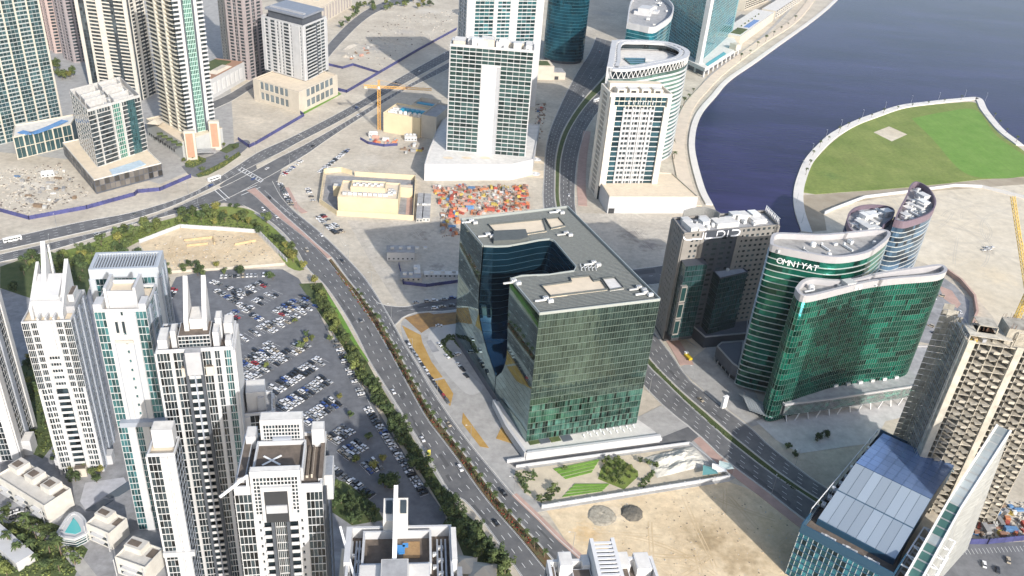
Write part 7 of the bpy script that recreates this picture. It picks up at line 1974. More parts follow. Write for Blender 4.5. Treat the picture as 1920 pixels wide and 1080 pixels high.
# ================================================================ cars and other vehicles
TYRE = mat('tyre', (.02, .02, .02), .9)
CARGL = mat('car_glass', (.02, .025, .03), .12, spec=.8)
PAINTS = {'white': (.72, .72, .72), 'silver': (.38, .39, .40), 'black': (.02, .02, .023), 'grey': (.12, .125, .13), 'red': (.35, .02, .02), 'blue': (.04, .08, .25), 'beige': (.42, .36, .27)}
def car_mesh(col, suv):
    mb = MB(); L, W, H = (4.7, 1.85, 1.78) if suv else (4.5, 1.78, 1.42)
    b0, b1 = .28, .92 if suv else .82
    x = [-L / 2, -L / 2 + .25, L / 2 - .2, L / 2]
    def lay(z, e): return [(x[0] + e, -W / 2 + e * .4, z), (x[3] - e, -W / 2 + e * .4, z), (x[3] - e, W / 2 - e * .4, z), (x[0] + e, W / 2 - e * .4, z)]
    mb.hexa(lay(b0, .08) + lay(.6, .0), 0); mb.hexa([(p[0], p[1], .6) for p in lay(.6, .001)] + lay(b1, .12), 0)
    c0, c1 = (-L / 2 + .25, L * .22) if suv else (-L / 2 + .75, L * .20)
    t0, t1 = (c0 + .25, c1 - .55) if suv else (c0 + .55, c1 - .75)
    w = W / 2 - .1
    gl = [(c0, -w, b1), (c1, -w, b1), (c1, w, b1), (c0, w, b1)]
    tp = [(t0, -w + .14, H - .06), (t1, -w + .14, H - .06), (t1, w - .14, H - .06), (t0, w - .14, H - .06)]
    mb.hexa(gl + tp, 1)
    tq = [(t0 - .06, -w + .11, H - .06), (t1 + .06, -w + .11, H - .06), (t1 + .06, w - .11, H - .06), (t0 - .06, w - .11, H - .06)]
    mb.hexa(tq + [(p[0] * .97, p[1] * .93, H) for p in tq], 0)
    for sx in (-L * .3, L * .31):
        for sy in (-W / 2 + .1, W / 2 - .1): mb.box(sx, sy, 0, .62, .2, .62, m=2)
    return meshof(mb, 'car', [mat('paint_' + col, PAINTS[col], .28, spec=.6, coat=.6), CARGL, TYRE])
CARS = {}
_cr = random.Random(5)
def car(p, rz, where, group, col=None, name='parked_car', z=.08):
    c = col or _cr.choices(list(PAINTS), (36, 16, 20, 16, 3, 5, 4))[0]; suv = _cr.random() < .4
    if (c, suv) not in CARS: CARS[c, suv] = car_mesh(c, suv)
    o = put(CARS[c, suv], name, None, (p[0], p[1], z), rz)
    tag(o, '%s %s %s' % (c, 'four-wheel drive' if suv else 'saloon car', where), 'car', group)
    return o
def car_row(a, b, where, group, double=False, fill=.86, pitch=2.75, tilt=0.0, z=.08, off=2.6):
    A, B = G2(*a), G2(*b); d = B - A; n = int(d.length / pitch); d.normalize(); q = Vector((-d.y, d.x)); ang = math.atan2(q.y, q.x) + tilt
    for k in range(n + 1 if 'car park' in where or 'row' in where else 0):
        for s in ((1, -1) if double else (0,)):
            c_ = A + d * k * pitch + q * s * off; e_ = q * 2.3; w_ = d * .06
            pk.quad(*[(p_.x, p_.y, .075) for p_ in (c_ - e_ - w_, c_ - e_ + w_, c_ + e_ + w_, c_ + e_ - w_)])
    for k in range(n):
        for s in ((1, -1) if double else (0,)):
            if _cr.random() > fill + .12: continue
            p = A + d * (k + .5) * pitch + q * s * off
            car(p + Vector((_cr.uniform(-.15, .15), _cr.uniform(-.2, .2))), ang + (math.pi if _cr.random() < .5 else 0) + _cr.uniform(-.03, .03), where, group, z=z)
rows = [((455, 690), (520, 650), True, .8, 'westernmost'), ((475, 703), (575, 644), True, .8, 'second'), ((507, 737), (606, 674), True, .75, 'third'), ((525, 768), (620, 708), True, .85, 'fourth'), ((566, 793), (634, 752), True, .9, 'fifth'), ((620, 828), (662, 799), True, .9, 'sixth'), ((642, 856), (685, 830), True, .85, 'seventh'), ((684, 881), (712, 868), True, .85, 'last')]
for a, b, dbl, f, nm in rows: car_row(a, b, 'in the %s row of the car park' % nm, 'cars in the car park rows', dbl, f)
car_row((462, 676), (520, 642), 'in the first short row of the car park', 'cars in the car park rows', True, .7)
car_row((688, 765), (798, 932), 'nose-in along the east edge of the car park', 'cars along the car park edge', False, .9)
car_row((618, 877), (704, 935), 'nose-in along the south edge of the car park', 'cars along the car park edge', False, .9)
car_row((628, 640), (680, 745), 'along the upper east drive of the car park', 'cars along the car park edge', False, .55, 4.2)
car_row((395, 528), (470, 556), 'in the upper lot under small trees', 'cars in the upper lot', False, .8, 3.2)
car_row((405, 545), (455, 575), 'in the middle of the upper lot', 'cars in the upper lot', False, .6, 3.4)
car_row((308, 575), (330, 540), 'in the lot beside the slate block', 'cars in the upper lot', False, .8)
car_row((480, 570), (525, 545), 'on the north side of the car park', 'cars in the upper lot', True, .5)
car_row((500, 622), (590, 570), 'on the north side of the car park', 'cars in the upper lot', True, .45)
car_row((445, 640), (520, 605), 'on the north side of the car park', 'cars in the upper lot', True, .4)
car_row((455, 715), (480, 698), 'at the west end of the second row', 'cars in the car park rows', True, .8)
car_row((486, 752), (508, 738), 'at the west end of the third row', 'cars in the car park rows', True, .8)
car_row((505, 782), (527, 768), 'at the west end of the fourth row', 'cars in the car park rows', True, .8)
car_row((470, 590), (510, 612), 'across the north part of the car park', 'cars in the upper lot', False, .7)
car_row((412, 520), (520, 516), 'in the top row of the car park', 'cars in the upper lot', False, .7)
car_row((430, 600), (470, 572), 'in the upper west rows of the car park', 'cars in the upper lot', True, .7)
car_row((520, 590), (575, 556), 'in the upper east rows of the car park', 'cars in the upper lot', True, .6)
car_row((435, 560), (500, 530), 'in the upper middle row of the car park', 'cars in the upper lot', True, .6)
for k_ in range(len(pk.f)): pass
o = pk.build('bay_lines', PAINT, bpy.data.objects['car_park']); o['kind'] = 'stuff'
# on the sand beside the boulevard
car_row((598, 405), (640, 440), 'on the sand in front of the walled substation', 'cars parked on the sand', True, .8, 3.0)
car_row((525, 345), (548, 388), 'on the sand corner near the junction', 'cars parked on the sand', False, .8)
car_row((530, 330), (568, 300), 'on the sand beside the avenue', 'cars parked on the sand', False, .7, 3.2)
car_row((598, 325), (655, 280), 'in the long line on the sand toward the crane', 'cars parked on the sand', False, .95, 3.0)
car_row((575, 350), (590, 385), 'on the sand between the two parked lines', 'cars parked on the sand', False, .5, 4)
for px in ((780, 568), (801, 566), (815, 565), (833, 562), (848, 560), (815, 579), (830, 576), (847, 574)): car(G2(*px), R(12) + _cr.uniform(-.1, .1), 'at the kerb of the side street beside the cube', 'cars in the side street', z=.12)
L = resample(line_px([(765, 645), (790, 682), (815, 720), (840, 755)]), 16)
for i, p in enumerate(L): car(p + Vector((-.6, .6)), math.atan2(*(L[min(i + 1, 15)] - L[max(i - 1, 0)]).yx), 'parked at the kerb by the golden planting', 'cars along the golden planting', col='red' if i in (14,) else None, z=.12)
for px, a in (((823, 612), .2), ((824, 648), -.9), ((838, 670), -.9), ((860, 685), -.9), ((867, 694), -.9), ((874, 706), -.9), ((858, 666), 0.6)): car(G2(*px), a, 'on the stone drop-off drive of the cube', 'cars on the drop-off drive', z=.22)
# moving traffic
def traffic(road_name, ts, where, lanes=3):
    Lp, Rp = ROADS[road_name]; n = len(Lp)
    for t, ln in ts:
        i = int(t * (n - 2)); f = (ln + .5) / lanes
        p, q = Lp[i].lerp(Rp[i], f), Lp[i + 1].lerp(Rp[i + 1], f)
        car(p, math.atan2((q - p).y, (q - p).x), where, 'cars driving by', name='driving_car', z=.11)
traffic('boulevard_west_carriageway', [(.07, 1), (.13, 2), (.26, 1), (.49, 1), (.66, 0), (.77, 0), (.93, 1), (.84, 2)], 'driving on the boulevard carriageway nearest the car park')
traffic('boulevard_east_carriageway', [(.06, 0), (.33, 1), (.24, 2), (.75, 1), (.88, 1)], 'driving on the boulevard carriageway nearest the cube')
traffic('canal_road_west_carriageway', [(.08, 1), (.22, 2), (.27, 0), (.3, 3), (.64, 1), (.85, 2)], 'driving on the near side of the canal road', 4)
traffic('canal_road_east_carriageway', [(.15, 2), (.58, 2), (.62, 1), (.9, 1), (.2, 1)], 'driving on the canal side of the canal road', 4)
traffic('avenue_far_carriageway', [(.12, 1), (.2, 2), (.33, 1), (.45, 2), (.55, 1), (.62, 2), (.7, 0)], 'driving on the far side of the avenue', 4)
traffic('avenue_near_carriageway', [(.1, 2), (.16, 1), (.25, 2), (.28, 1), (.36, 2), (.46, 1), (.5, 0), (.6, 2)], 'driving on the near side of the avenue', 4)
for px in ((1750, 560), (1765, 556), (1745, 612), (1752, 625), (1770, 615), (1800, 586)): car(G2(*px), _cr.uniform(0, 3), 'in the court behind the finned green tower', 'cars behind the finned tower')
for px in ((1845, 470), (1850, 466), (1855, 469), (1860, 465)): car(G2(*px), .5, 'on the pale sand far right', 'cars on the pale sand', col='white', z=.05)
for px in ((1845, 1060), (1870, 1070), (1890, 1052)): car(G2(*px), 1.2, 'in the striped lot at the bottom right corner', 'cars in the corner lot', z=.1)
for px in ((10, 958), (22, 965), (35, 960), (28, 972)): car(G2(*px), .4, 'in the leafy street by the long villa', 'cars in the villa street', z=.12)
# buses
def bus(px, rz, label):
    p = G2(*px); r = thing('bus', label, 'bus', (p.x, p.y, .12), rz=rz)
    def part(mb, name, m):
        o = bpy.data.objects.new(name, meshof(mb, name, m)); o.parent = r; COL.objects.link(o)
    b = MB(); b.hexa([(x, y, z) for z in (.35, 3.1) for x, y in ((-5.8, -1.25), (5.8, -1.25), (5.8, 1.25), (-5.8, 1.25))]); b.box(0, 0, 3.1, 11, 2.2, .12); b.box(-2, 0, 3.22, 2.4, 1.6, .25); part(b, 'body', METALW)
    g = MB()
    for k in range(7):
        for s in (-1, 1): g.box(-4.9 + k * 1.5, s * 1.26, 1.5, 1.3, .04, 1.05)
    g.box(5.81, 0, 1.3, .04, 2.2, 1.4); part(g, 'windows', CARGL)
    for x in (-3.6, 3.8):
        for s in (-1, 1):
            w = MB(); w.box(x, s * 1.1, 0, 1.0, .32, 1.0); part(w, 'wheel', TYRE)
d = G2(60, 445) - G2(0, 458)
bus((24, 452), math.atan2(d.y, d.x), 'white coach on the avenue at the left edge')
bus((402, 338), math.atan2(d.y, d.x) + .25, 'white coach approaching the junction')
bus((1119, 190), 1.0, 'white bus on the road below the curved white tower')

# ================================================================ walls, fences, hoardings
def fence(name, label, px, h, m, th=.3, post=None, cat='fence', z=0.0):
    P = [G2(*p) for p in px]; r = thing(name, label, cat, (*P[0], z))
    for a, b in zip(P, P[1:]):
        MB().beam((*a, z + h / 2), (*b, z + h / 2), th, h).build('panel_run', m, r)
        if post:
            n = max(2, int((b - a).length / post)); q = MB()
            for k in range(n + 1):
                c = a.lerp(b, k / n); q.box(c.x, c.y, z, th * 1.6, th * 1.6, h + .2)
            o = q.build('posts', m, r); o['kind'] = 'stuff'
    return r
BH = mat('hoarding_blue', (.055, .06, .17), .55, var=.35, scale=.15)
fence('hoarding', 'blue hoarding round the sandy building site on the left', [(-40, 388), (0, 397), (55, 412), (163, 392), (253, 367), (258, 362), (300, 358), (358, 333)], 3.2, BH, post=4)
fence('hoarding', 'blue hoarding along the empty plot below the white apartment block', [(447, 263), (467, 277), (480, 271), (570, 218), (563, 213)], 3.2, BH, post=4)
fence('hoarding', 'blue hoarding along the avenue behind the orange crane', [(633, 170), (650, 174), (713, 137), (790, 92), (856, 56)], 3.4, BH, post=4)
fence('hoarding', 'short zigzag blue hoarding in the upper plot', [(612, 122), (642, 129), (662, 123), (710, 138)], 3.0, BH, post=4)
fence('hoarding', 'curved blue hoarding under the orange crane', [(676, 262), (690, 270), (720, 275), (745, 273)], 2.6, BH, post=3)
fence('hoarding', 'blue hoarding by the site yard bottom right', [(1785, 1020), (1850, 1020), (1930, 1012)], 3.4, BH, post=4)
fence('hoarding', 'blue hoarding in front of the grey compounds', [(748, 498), (756, 533), (800, 538), (858, 530)], 2.4, BH, post=4)
fence('plot_wall', 'white block wall round the dug sandy plot', [(262, 456), (338, 427), (485, 437), (538, 491)], 3.0, WHITE, post=5, cat='wall')
fence('plot_wall', 'low cream wall below the dug sandy plot', [(302, 513), (420, 506), (534, 497)], 2.0, CREAM, post=6, cat='wall')
fence('garden_wall', 'long white wall between garden and ochre sand', [(1017, 953), (1366, 897)], 2.2, WHITE, .6, post=8, cat='wall')
fence('garden_wall', 'white wall between ramp and sunken garden', [(967, 877), (1292, 833), (1366, 893)], 1.8, WHITE, .5, cat='wall')
fence('site_wall', 'white wall across the dredged sand plot', [(1545, 402), (1560, 395), (1620, 372), (1700, 362), (1790, 350), (1840, 352), (1930, 375)], 3.0, WHITE, .8, cat='wall')
fence('embankment_wall', 'brown wall round the court behind the green towers', [(1765, 505), (1800, 530), (1825, 560), (1830, 590), (1820, 615)], 3.5, PAVEP, 1.6, cat='wall')
# terrace and ramp in front of the cube
tz = 4.6
tp = ccw(poly_px([(935, 752), (988, 812), (1197, 787), (1224, 806), (1237, 817), (1000, 848), (986, 850), (950, 800), (926, 752)], tz))
MB().prism(tp, .2, tz).build('terrace', CONCL, kind='structure')
rt2 = thing('terrace_parapet', 'thick white parapet along the cube terrace and ramp', 'wall', (*G2(986, 852), 0))
for a, b in (((986, 851), (1238, 818)), ((926, 752), (950, 800)), ((950, 800), (986, 851))):
    A, B = G2(*a, tz), G2(*b, tz); MB().beam((*A, tz - 1.2), (*B, tz - 1.2), 1.6, 4.6).build('parapet_run', WHITE, rt2)
A, B = G2(950, 868), G2(1240, 826); MB().beam((*A, 1.1), (*B, 1.1), 1.0, 2.2).build('parapet_run', WHITE, rt2)
sheet('service_ramp', poly_px([(952, 866), (965, 876), (1292, 832), (1310, 818), (1290, 800), (1240, 820), (1100, 842)], .24), .24, ASPH)
sheet('terrace_timber', poly_px([(990, 815), (1072, 805), (1080, 811), (1000, 825)], tz + .02), tz + .02, mat('terrace_timber', (.42, .28, .17), .8, var=.1, scale=.4))
for k, px in enumerate([(1000, 828), (1020, 826), (1040, 823), (1062, 822)]): p = G2(*px, tz); tag(MB().box(p.x, p.y, tz + .02, 5.5, 4.5, .5, R(23)).build('terrace_planter', DGREY if k % 2 else GRASSD), '%s low terrace box, number %s from the west' % ('dark' if k % 2 else 'green', ('one', 'two', 'three', 'four')[k]), 'planter', 'terrace boxes')
SB = meshof(MB().box(0, 0, .15, 2.0, .75, .22).box(.8, 0, .37, .4, .7, .35), 'sunbed', METALW)
for k in range(16):
    p = G2(1095 + 6.2 * (k % 16), 818 - .8 * (k % 16) - 6 * (k % 2), tz); o = put(SB, 'sunbed', None, (p.x, p.y, tz + .02), R(110)); tag(o, 'white sunbed on the cube terrace', 'sunbed', 'sunbeds on the cube terrace')
# sunken garden
gz = .3
MB().prism(ccw(poly_px([(966, 882), (1288, 838), (1358, 893), (1024, 948), (985, 925), (963, 897)], gz)), .1, gz).build('garden_paving', mat('garden_sandstone', (.52, .45, .34), .85, var=.12, scale=.2), kind='structure')
sheet('grove_lawn', poly_px([(1121, 898), (1127, 878), (1137, 865), (1162, 858), (1196, 883), (1197, 893), (1170, 918)], gz + .03), gz + .03, GRASS)
for i in range(4):
    t0, t1 = i / 4, (i + .72) / 4
    L_ = lambda a, b, t: (a[0] + (b[0] - a[0]) * t, a[1] + (b[1] - a[1]) * t)
    MB().prism(ccw(poly_px([L_((1038, 880), (1062, 900), t0), L_((1124, 862), (1108, 888), t0), L_((1124, 862), (1108, 888), t1), L_((1038, 880), (1062, 900), t1)], gz)), gz - .1, gz + .5 - .1 * i).build('stepped_lawn', GRASSB, kind='structure')
    MB().prism(ccw(poly_px([L_((1078, 908), (1052, 934), t0), L_((1142, 908), (1128, 922), t0), L_((1142, 908), (1128, 922), t1), L_((1078, 908), (1052, 934), t1)], gz)), gz - .1, gz + .4 - .08 * i).build('stepped_lawn', GRASSB, kind='structure')
shrubs('garden_beds', [(968, 890), (985, 884), (1005, 890), (1010, 900), (985, 905), (995, 925), (985, 925)], 90, LEAF[:2], size=(.3, .8), label='rounded shrubs at the west end of the sunken garden', zz=.3)
shrubs('garden_beds', [(1025, 925), (1045, 912), (1052, 918), (1030, 940), (1012, 944), (1010, 936)], 80, LEAF[:2], size=(.3, .8), label='dark shrubs by the lower garden steps', zz=.3)
shrubs('garden_beds', [(1195, 912), (1228, 875), (1236, 880), (1208, 915)], 80, LEAF[:2], size=(.3, .8), label='dark shrubs between the grove and the pale mound', zz=.3)
md = MB(); Pm = [G2(x, y, .3) for x, y in ((1207, 858), (1302, 836), (1330, 872), (1232, 896))]; N = 26; r_ = random.Random(3)
import mathutils
hgt = lambda s, t: (math.sin(s * math.pi) * math.sin(t * math.pi)) ** .5 * (2.4 + 2.2 * mathutils.noise.noise(Vector((s * 5, t * 4, 1))) + .8 * mathutils.noise.noise(Vector((s * 13, t * 12, 4))))
grid = [[(*(Pm[0].lerp(Pm[1], i / N)).lerp(Pm[3].lerp(Pm[2], i / N), j / N).xy, .31 + max(0, hgt(i / N, j / N))) for j in range(N + 1)] for i in range(N + 1)]
for i in range(N):
    for j in range(N): md.quad(grid[i][j], grid[i][j + 1], grid[i + 1][j + 1], grid[i + 1][j])
for k in range(len(md.f)): md.f[k] = tuple(reversed(md.f[k]))
tag(md.build('artificial_rock', mat('pale_rock', (.52, .50, .44), .9, var=.15, scale=.3, bump=.3)), 'pale grey sculpted rock mound at the east end of the garden', 'rock mound')
for k, px in enumerate(((1328, 893), (1345, 889), (1358, 884))):
    p = G2(*px); r = thing('shade_sail', ('teal', 'white', 'pale teal')[k] + ' shade sail by the garden wall corner', 'shade sail', (*p, 0)); m = (mat('sail_teal', (.12, .30, .30), .8), METALW, mat('sail_pale', (.45, .55, .53), .8))[k]
    MB().hexa([(p.x - 4, p.y - 3, 3.0), (p.x + 4, p.y - 2, 4.2), (p.x + 3, p.y + 3, 3.2), (p.x - 3, p.y + 3, 4.4), (p.x - 4, p.y - 3, 3.1), (p.x + 4, p.y - 2, 4.3), (p.x + 3, p.y + 3, 3.3), (p.x - 3, p.y + 3, 4.5)]).build('sail', m, r)
    for dx, dy, h in ((-4, -3, 3), (4, -2, 4.2), (3, 3, 3.2), (-3, 3, 4.4)): MB().lathe(p.x + dx, p.y + dy, [(.1, 0), (.08, h)], 6).build('mast', METAL, r)
p = G2(880, 1072); r = thing('playground_sail', 'beige tent shade sail beside the boulevard at the bottom edge', 'shade sail', (*p, 0))
for s in (0, 1):
    q = p + Vector((s * 9 - 3, -s * 3)); MB().hexa([(q.x - 6, q.y - 5, 4), (q.x + 6, q.y - 5, 4.4), (q.x + 6, q.y + 5, 4), (q.x - 6, q.y + 5, 4.4)] + [(q.x - .3, q.y - .3, 7.5), (q.x + .3, q.y - .3, 7.5), (q.x + .3, q.y + .3, 7.5), (q.x - .3, q.y + .3, 7.5)]).build('sail', CREAM, r)
    MB().lathe(q.x, q.y, [(.14, 0), (.1, 7.4)], 6).build('mast', METAL, r)
for k, (px, rad) in enumerate((((1128, 967), 7), ((1185, 962), 5.5))):
    p = G2(*px); mb = MB(); rr = random.Random(k)
    mb.lathe(p.x, p.y, [(rad, .03), (rad * .8, .5 + .4 * k), (rad * .45, .7 + .9 * k), (rad * .2, .7 + k), (0, .5 + k)], 18)
    mb.v = [(x + rr.uniform(-.5, .5), y + rr.uniform(-.5, .5), z) for x, y, z in mb.v]
    tag(mb.build('spoil_heap', mat('spoil_%d' % k, ((.34, .31, .25), (.13, .12, .10))[k], .95, var=.3, scale=.6, bump=.6)), ('flat grey spoil heap on the ochre sand', 'dark rubble heap on the ochre sand')[k], 'heap')
# pylon sign, yellow kiosk
p = G2(1356, 764); r = thing('pylon_sign', 'tall white pylon sign standing beside the canal road', 'sign', (*p, 0)); MB().box(p.x, p.y, 0, 3.4, 1.6, 8.2, R(35)).build('sign_box', METALW, r); MB().box(p.x, p.y, 0, 3.8, 2.0, .3, R(35)).build('base', CONC, r)
p = G2(804, 857); r = thing('yellow_sign', 'yellow post sign on the shaded verge of the boulevard', 'sign', (*p, 0)); MB().box(p.x, p.y, 1.2, 1.6, .3, 3.6, R(30)).build('board', mat('sign_yellow', (.6, .52, .08), .6), r); MB().box(p.x, p.y, 0, .2, .2, 1.2).build('post', METAL, r)
p = G2(1290, 672); r = thing('yellow_truck', 'small yellow truck on the pink footway below the stone tower', 'truck', (*p, 0)); MB().box(p.x, p.y, .6, 2.6, 6, 1.4, R(25)).build('bed', mat('truck_yellow', (.62, .45, .03), .5), r); MB().box(p.x - .9, p.y + 3.2, .6, 2.4, 2, 2.2, R(25)).build('cab', METALW, r)
for k in range(4): MB().box(p.x + (-1 if k % 2 else 1) - (.9 if k > 1 else 0) * .6, p.y + (-2 if k < 2 else 3), 0, .4, .9, .9, R(25)).build('wheel', TYRE, r)

# ================================================================ street lamps
def lamp(p, rz, label, h=11.0):
    r = thing('street_lamp', label, 'street lamp', (p[0], p[1], 0.1), 'street lamps', rz=0)
    if 'lp' not in _units:
        m = MB(); m.lathe(0, 0, [(.16, 0), (.14, .4), (.08, h)], 7); _units['lp'] = meshof(m, 'pole', METAL)
        m = MB(); m.beam((0, 0, h), (2.4, 0, h + .5), .1); _units['la'] = meshof(m, 'arm', METAL)
        m = MB(); m.box(2.7, 0, h + .42, .9, .3, .14); _units['lh'] = meshof(m, 'lamp_head', METALW)
    pa = r
    for k, n in (('lp', 'pole'), ('la', 'arm'), ('lh', 'lamp_head')):
        o = bpy.data.objects.new(n, _units[k]); o.parent = pa if n == 'lamp_head' else r; o.rotation_euler = (0, 0, 0 if n == 'lamp_head' else rz); COL.objects.link(o)
        if n == 'arm': pa = o
for nm, side, lab, st in (('boulevard_east_carriageway', 1, 'slim street lamp on the boulevard kerb by the cube', 8), ('canal_road_west_carriageway', 0, 'slim street lamp on the near kerb of the canal road', 8), ('canal_road_east_carriageway', 1, 'slim street lamp on the canal kerb of the canal road', 8), ('avenue_far_carriageway', 0, 'slim street lamp on the far kerb of the avenue', 9), ('avenue_near_carriageway', 1, 'slim street lamp on the near kerb of the avenue', 11)):
    Lp, Rp = ROADS[nm]
    for i in range(5, 88, st):
        a, b = (Rp[i], Lp[i]) if side else (Lp[i], Rp[i]); d = (b - a).normalized()
        lamp(a - d * 1.0, math.atan2(d.y, d.x), lab)
for i in range(2, len(PO) - 20, 6): lamp(PO[i] + Vector((1.5, -1.5)), R(230), 'slim lamp on the park promenade', 8.0)

# ================================================================ yards, site huts, stacks
def hut(px, w, d, h, rz, label, m, mtop, name='site_hut', units=3):
    p = G2(*px); r = thing(name, label, 'hut', (*p, 0)); MB().box(p.x, p.y, 0, w, d, h, rz).build('body', m, r); MB().box(p.x, p.y, h, w + .4, d + .4, .25, rz).build('roof', mtop, r)
    for k in range(units): q = p + Vector((math.cos(rz), math.sin(rz))) * (w * (-.3 + .3 * k)); put(unit_mesh('roof_unit'), 'roof_unit', r, (q.x, q.y, h + .25), rz)
    n = max(2, int(w / 3))
    for k in range(n): q = p + Vector((math.cos(rz), math.sin(rz))) * (w * ((k + .5) / n - .5)) + Vector((math.sin(rz), -math.cos(rz))) * (d / 2 + .02); MB().box(q.x, q.y, 1.0, 1.2, .06, 1.1, rz).build('window', GL_DARK, r)
hut((751, 482), 20, 11, 6.5, R(10), 'white two storey site office on the grey lot', WHITE, ROOFG, 'site_office', 5)
hut((770, 522), 14, 9, 2.8, R(10), 'low grey store inside the blue hoarding', CONC, ROOFG, units=2)
hut((782, 512), 4, 12, 3.2, R(10), 'narrow pale cabin inside the blue hoarding', WHITE, ROOFW, units=1)
hut((830, 518), 26, 5, 2.6, R(10), 'long white cabin row by the hoarding near the cube', WHITE, ROOFW, units=3)
hut((788, 392), 5, 50, 3.2, R(6), 'long narrow grey shed beside the substation wall', CONC, ROOFG)
hut((800, 392), 6, 48, 3.2, R(6), 'long pale grey shed nearer the materials yard', CONCL, ROOFG)
hut((90, 330), 10, 4, 3, R(30), 'white cabin on the sandy building site', WHITE, ROOFW)
hut((700, 256), 9, 5, 3.5, R(10), 'white cabin under the orange crane', WHITE, ROOFW)
hut((770, 262), 12, 7, 4.5, R(10), 'white flat cabin below the tall cream plant', WHITE, ROOFW)
YC = [('orange', (.55, .22, .10)), ('red', (.42, .09, .06)), ('rust', (.27, .15, .10)), ('pink', (.50, .30, .24)), ('yellow', (.50, .38, .09)), ('blue', (.10, .21, .38)), ('grey', (.27, .27, .27)), ('white', (.56, .56, .54)), ('brown', (.22, .16, .11))]
_y = random.Random(9)
def stack_mesh(kind, colr, nm):
    mb = MB()
    if kind == 0:                                                     # bundle of tubes
        for i in range(5):
            for j in range(3): mb.box(0, -.9 + i * .42, j * .4, 5.5, .34, .34)
    elif kind == 1:                                                   # container
        mb.box(0, 0, .1, 6, 2.4, 2.5)
        for k in range(10): mb.box(-2.7 + k * .6, 0, .15, .2, 2.52, 2.4)
    elif kind == 2:                                                   # pallet stack of frames
        for k in range(6): mb.box(_y.uniform(-.15, .15), _y.uniform(-.15, .15), k * .35, 2.6, 1.8, .26, _y.uniform(-.08, .08))
    else:                                                             # props standing in a rack
        for k in range(14): mb.beam((_y.uniform(-1.5, 1.5), _y.uniform(-1, 1), 0), (_y.uniform(-1.7, 1.7), _y.uniform(-1.2, 1.2), 2.4), .16)
        mb.box(0, 0, 0, 3.4, 2.4, .3)
    return meshof(mb, 'stack', mat('stack_' + nm, colr, .8, objrand=.25, var=.15, scale=.6))
STK = {(k, n): stack_mesh(k, c, n) for k in range(4) for n, c in YC}
KN = ('bundle of tubes', 'shipping container', 'pallet stack', 'rack of props')
def yard(px, n, where, group, w=(8, 6, 5, 7, 2.5, 1, 5, 5, 4)):
    P = poly_px(px); xs = [p.x for p in P]; ys = [p.y for p in P]; c = 0
    while c < n:
        p = (_y.uniform(min(xs), max(xs)), _y.uniform(min(ys), max(ys)))
        if not inside(p, P): continue
        c += 1; k = _y.choices((0, 1, 2, 3), (4, 1.4, 4, 3))[0]; nm = _y.choices([a for a, b in YC], w)[0]
        o = put(STK[k, nm], ('tube_bundle', 'container', 'pallet_stack', 'prop_rack')[k], None, (p[0], p[1], .05), _y.choice((0, R(90), R(8), _y.uniform(0, 3))))
        o.scale = [_y.uniform(.7, 1.15)] * 3
        tag(o, '%s %s %s' % (nm, KN[k], where), 'building materials', group)
yard([(812, 350), (880, 348), (988, 350), (992, 392), (930, 400), (862, 404), (826, 398)], 265, 'in the crowded yard behind the cube', 'materials in the yard behind the cube')
yard([(830, 400), (860, 402), (862, 445), (828, 442)], 26, 'left of the cube roof', 'materials left of the cube roof', (5, 3, 2, 2, 2, 8, 2, 2, 2))
yard([(690, 258), (745, 262), (742, 272), (700, 268)], 22, 'under the orange crane', 'materials under the orange crane')
yard([(745, 268), (790, 275), (800, 285), (760, 288)], 12, 'in the shade below the tall cream plant', 'materials below the cream plant', (1, 1, 3, 1, 1, 1, 6, 3, 3))
yard([(1790, 985), (1860, 940), (1920, 950), (1925, 1005), (1800, 1015)], 44, 'by the blue hoarding bottom right', 'materials in the bottom right yard', (2, 3, 3, 1, 1, 3, 6, 5, 3))
yard([(20, 320), (110, 310), (160, 350), (150, 380), (60, 395), (10, 380)], 26, 'on the sandy building site on the left', 'materials on the left site', (.3, .2, 1, .3, .8, 1, 6, 6, 6))
yard([(1008, 200), (1022, 195), (1018, 230), (1005, 240), (1002, 260), (1012, 265)], 20, 'right of the gridded tower', 'materials right of the gridded tower', (1, 2, 3, 1, 1, 1, 6, 2, 6))
yard([(640, 105), (690, 85), (700, 95), (660, 115)], 10, 'on the upper empty plot', 'materials on the upper plot', (1, 1, 2, 1, 1, 1, 3, 3, 3))
MB().prism(ccw(poly_px([(1780, 1022), (1930, 1015), (1930, 1100), (1760, 1100)], .08)), 0, .08).build('striped_lot', ASPHL, kind='structure')
lm = MB()
for k in range(20): bar(lm, (1800 + 7 * k, 1030 - .4 * k), (1806 + 7 * k, 1040 - .4 * k), .15, .1)
o = lm.build('bay_lines', PAINT, bpy.data.objects['striped_lot']); o['kind'] = 'stuff'
MB().prism(ccw(poly_px([(1740, 500), (1790, 535), (1818, 565), (1815, 610), (1770, 650), (1720, 640), (1745, 560)], .1)), 0, .1).build('rear_court', PAVED, kind='structure')
sheet('court_island', poly_px([(1760, 535), (1785, 545), (1802, 570), (1795, 578), (1770, 560)], .13), .13, PAVEP)
# street at the bottom left and lanes between the left towers
sheet('villa_street', poly_px([(-20, 960), (60, 975), (150, 1040), (190, 1090), (160, 1090), (110, 1030), (40, 985), (-20, 975)], .12), .12, PAVE)
hut((15, 1030), 30, 7, 5, R(-32), 'white flat canopy roof at the bottom left corner', WHITE, WHITE, 'canopy_roof', 0)
# dark excavated walls inside the dug plot
for a, b in (((345, 452), (400, 446)), ((400, 446), (402, 458)), ((440, 460), (480, 452)), ((350, 462), (390, 458))):
    A, B = G2(*a), G2(*b); tag(MB().beam((*A, .8), (*B, .8), .8, 1.6).build('footing', mat('earth_footing', (.50, .38, .22), .95, var=.15, scale=.3)), 'earth footing wall in the dug sandy plot', 'footing', 'footings in the dug plot')

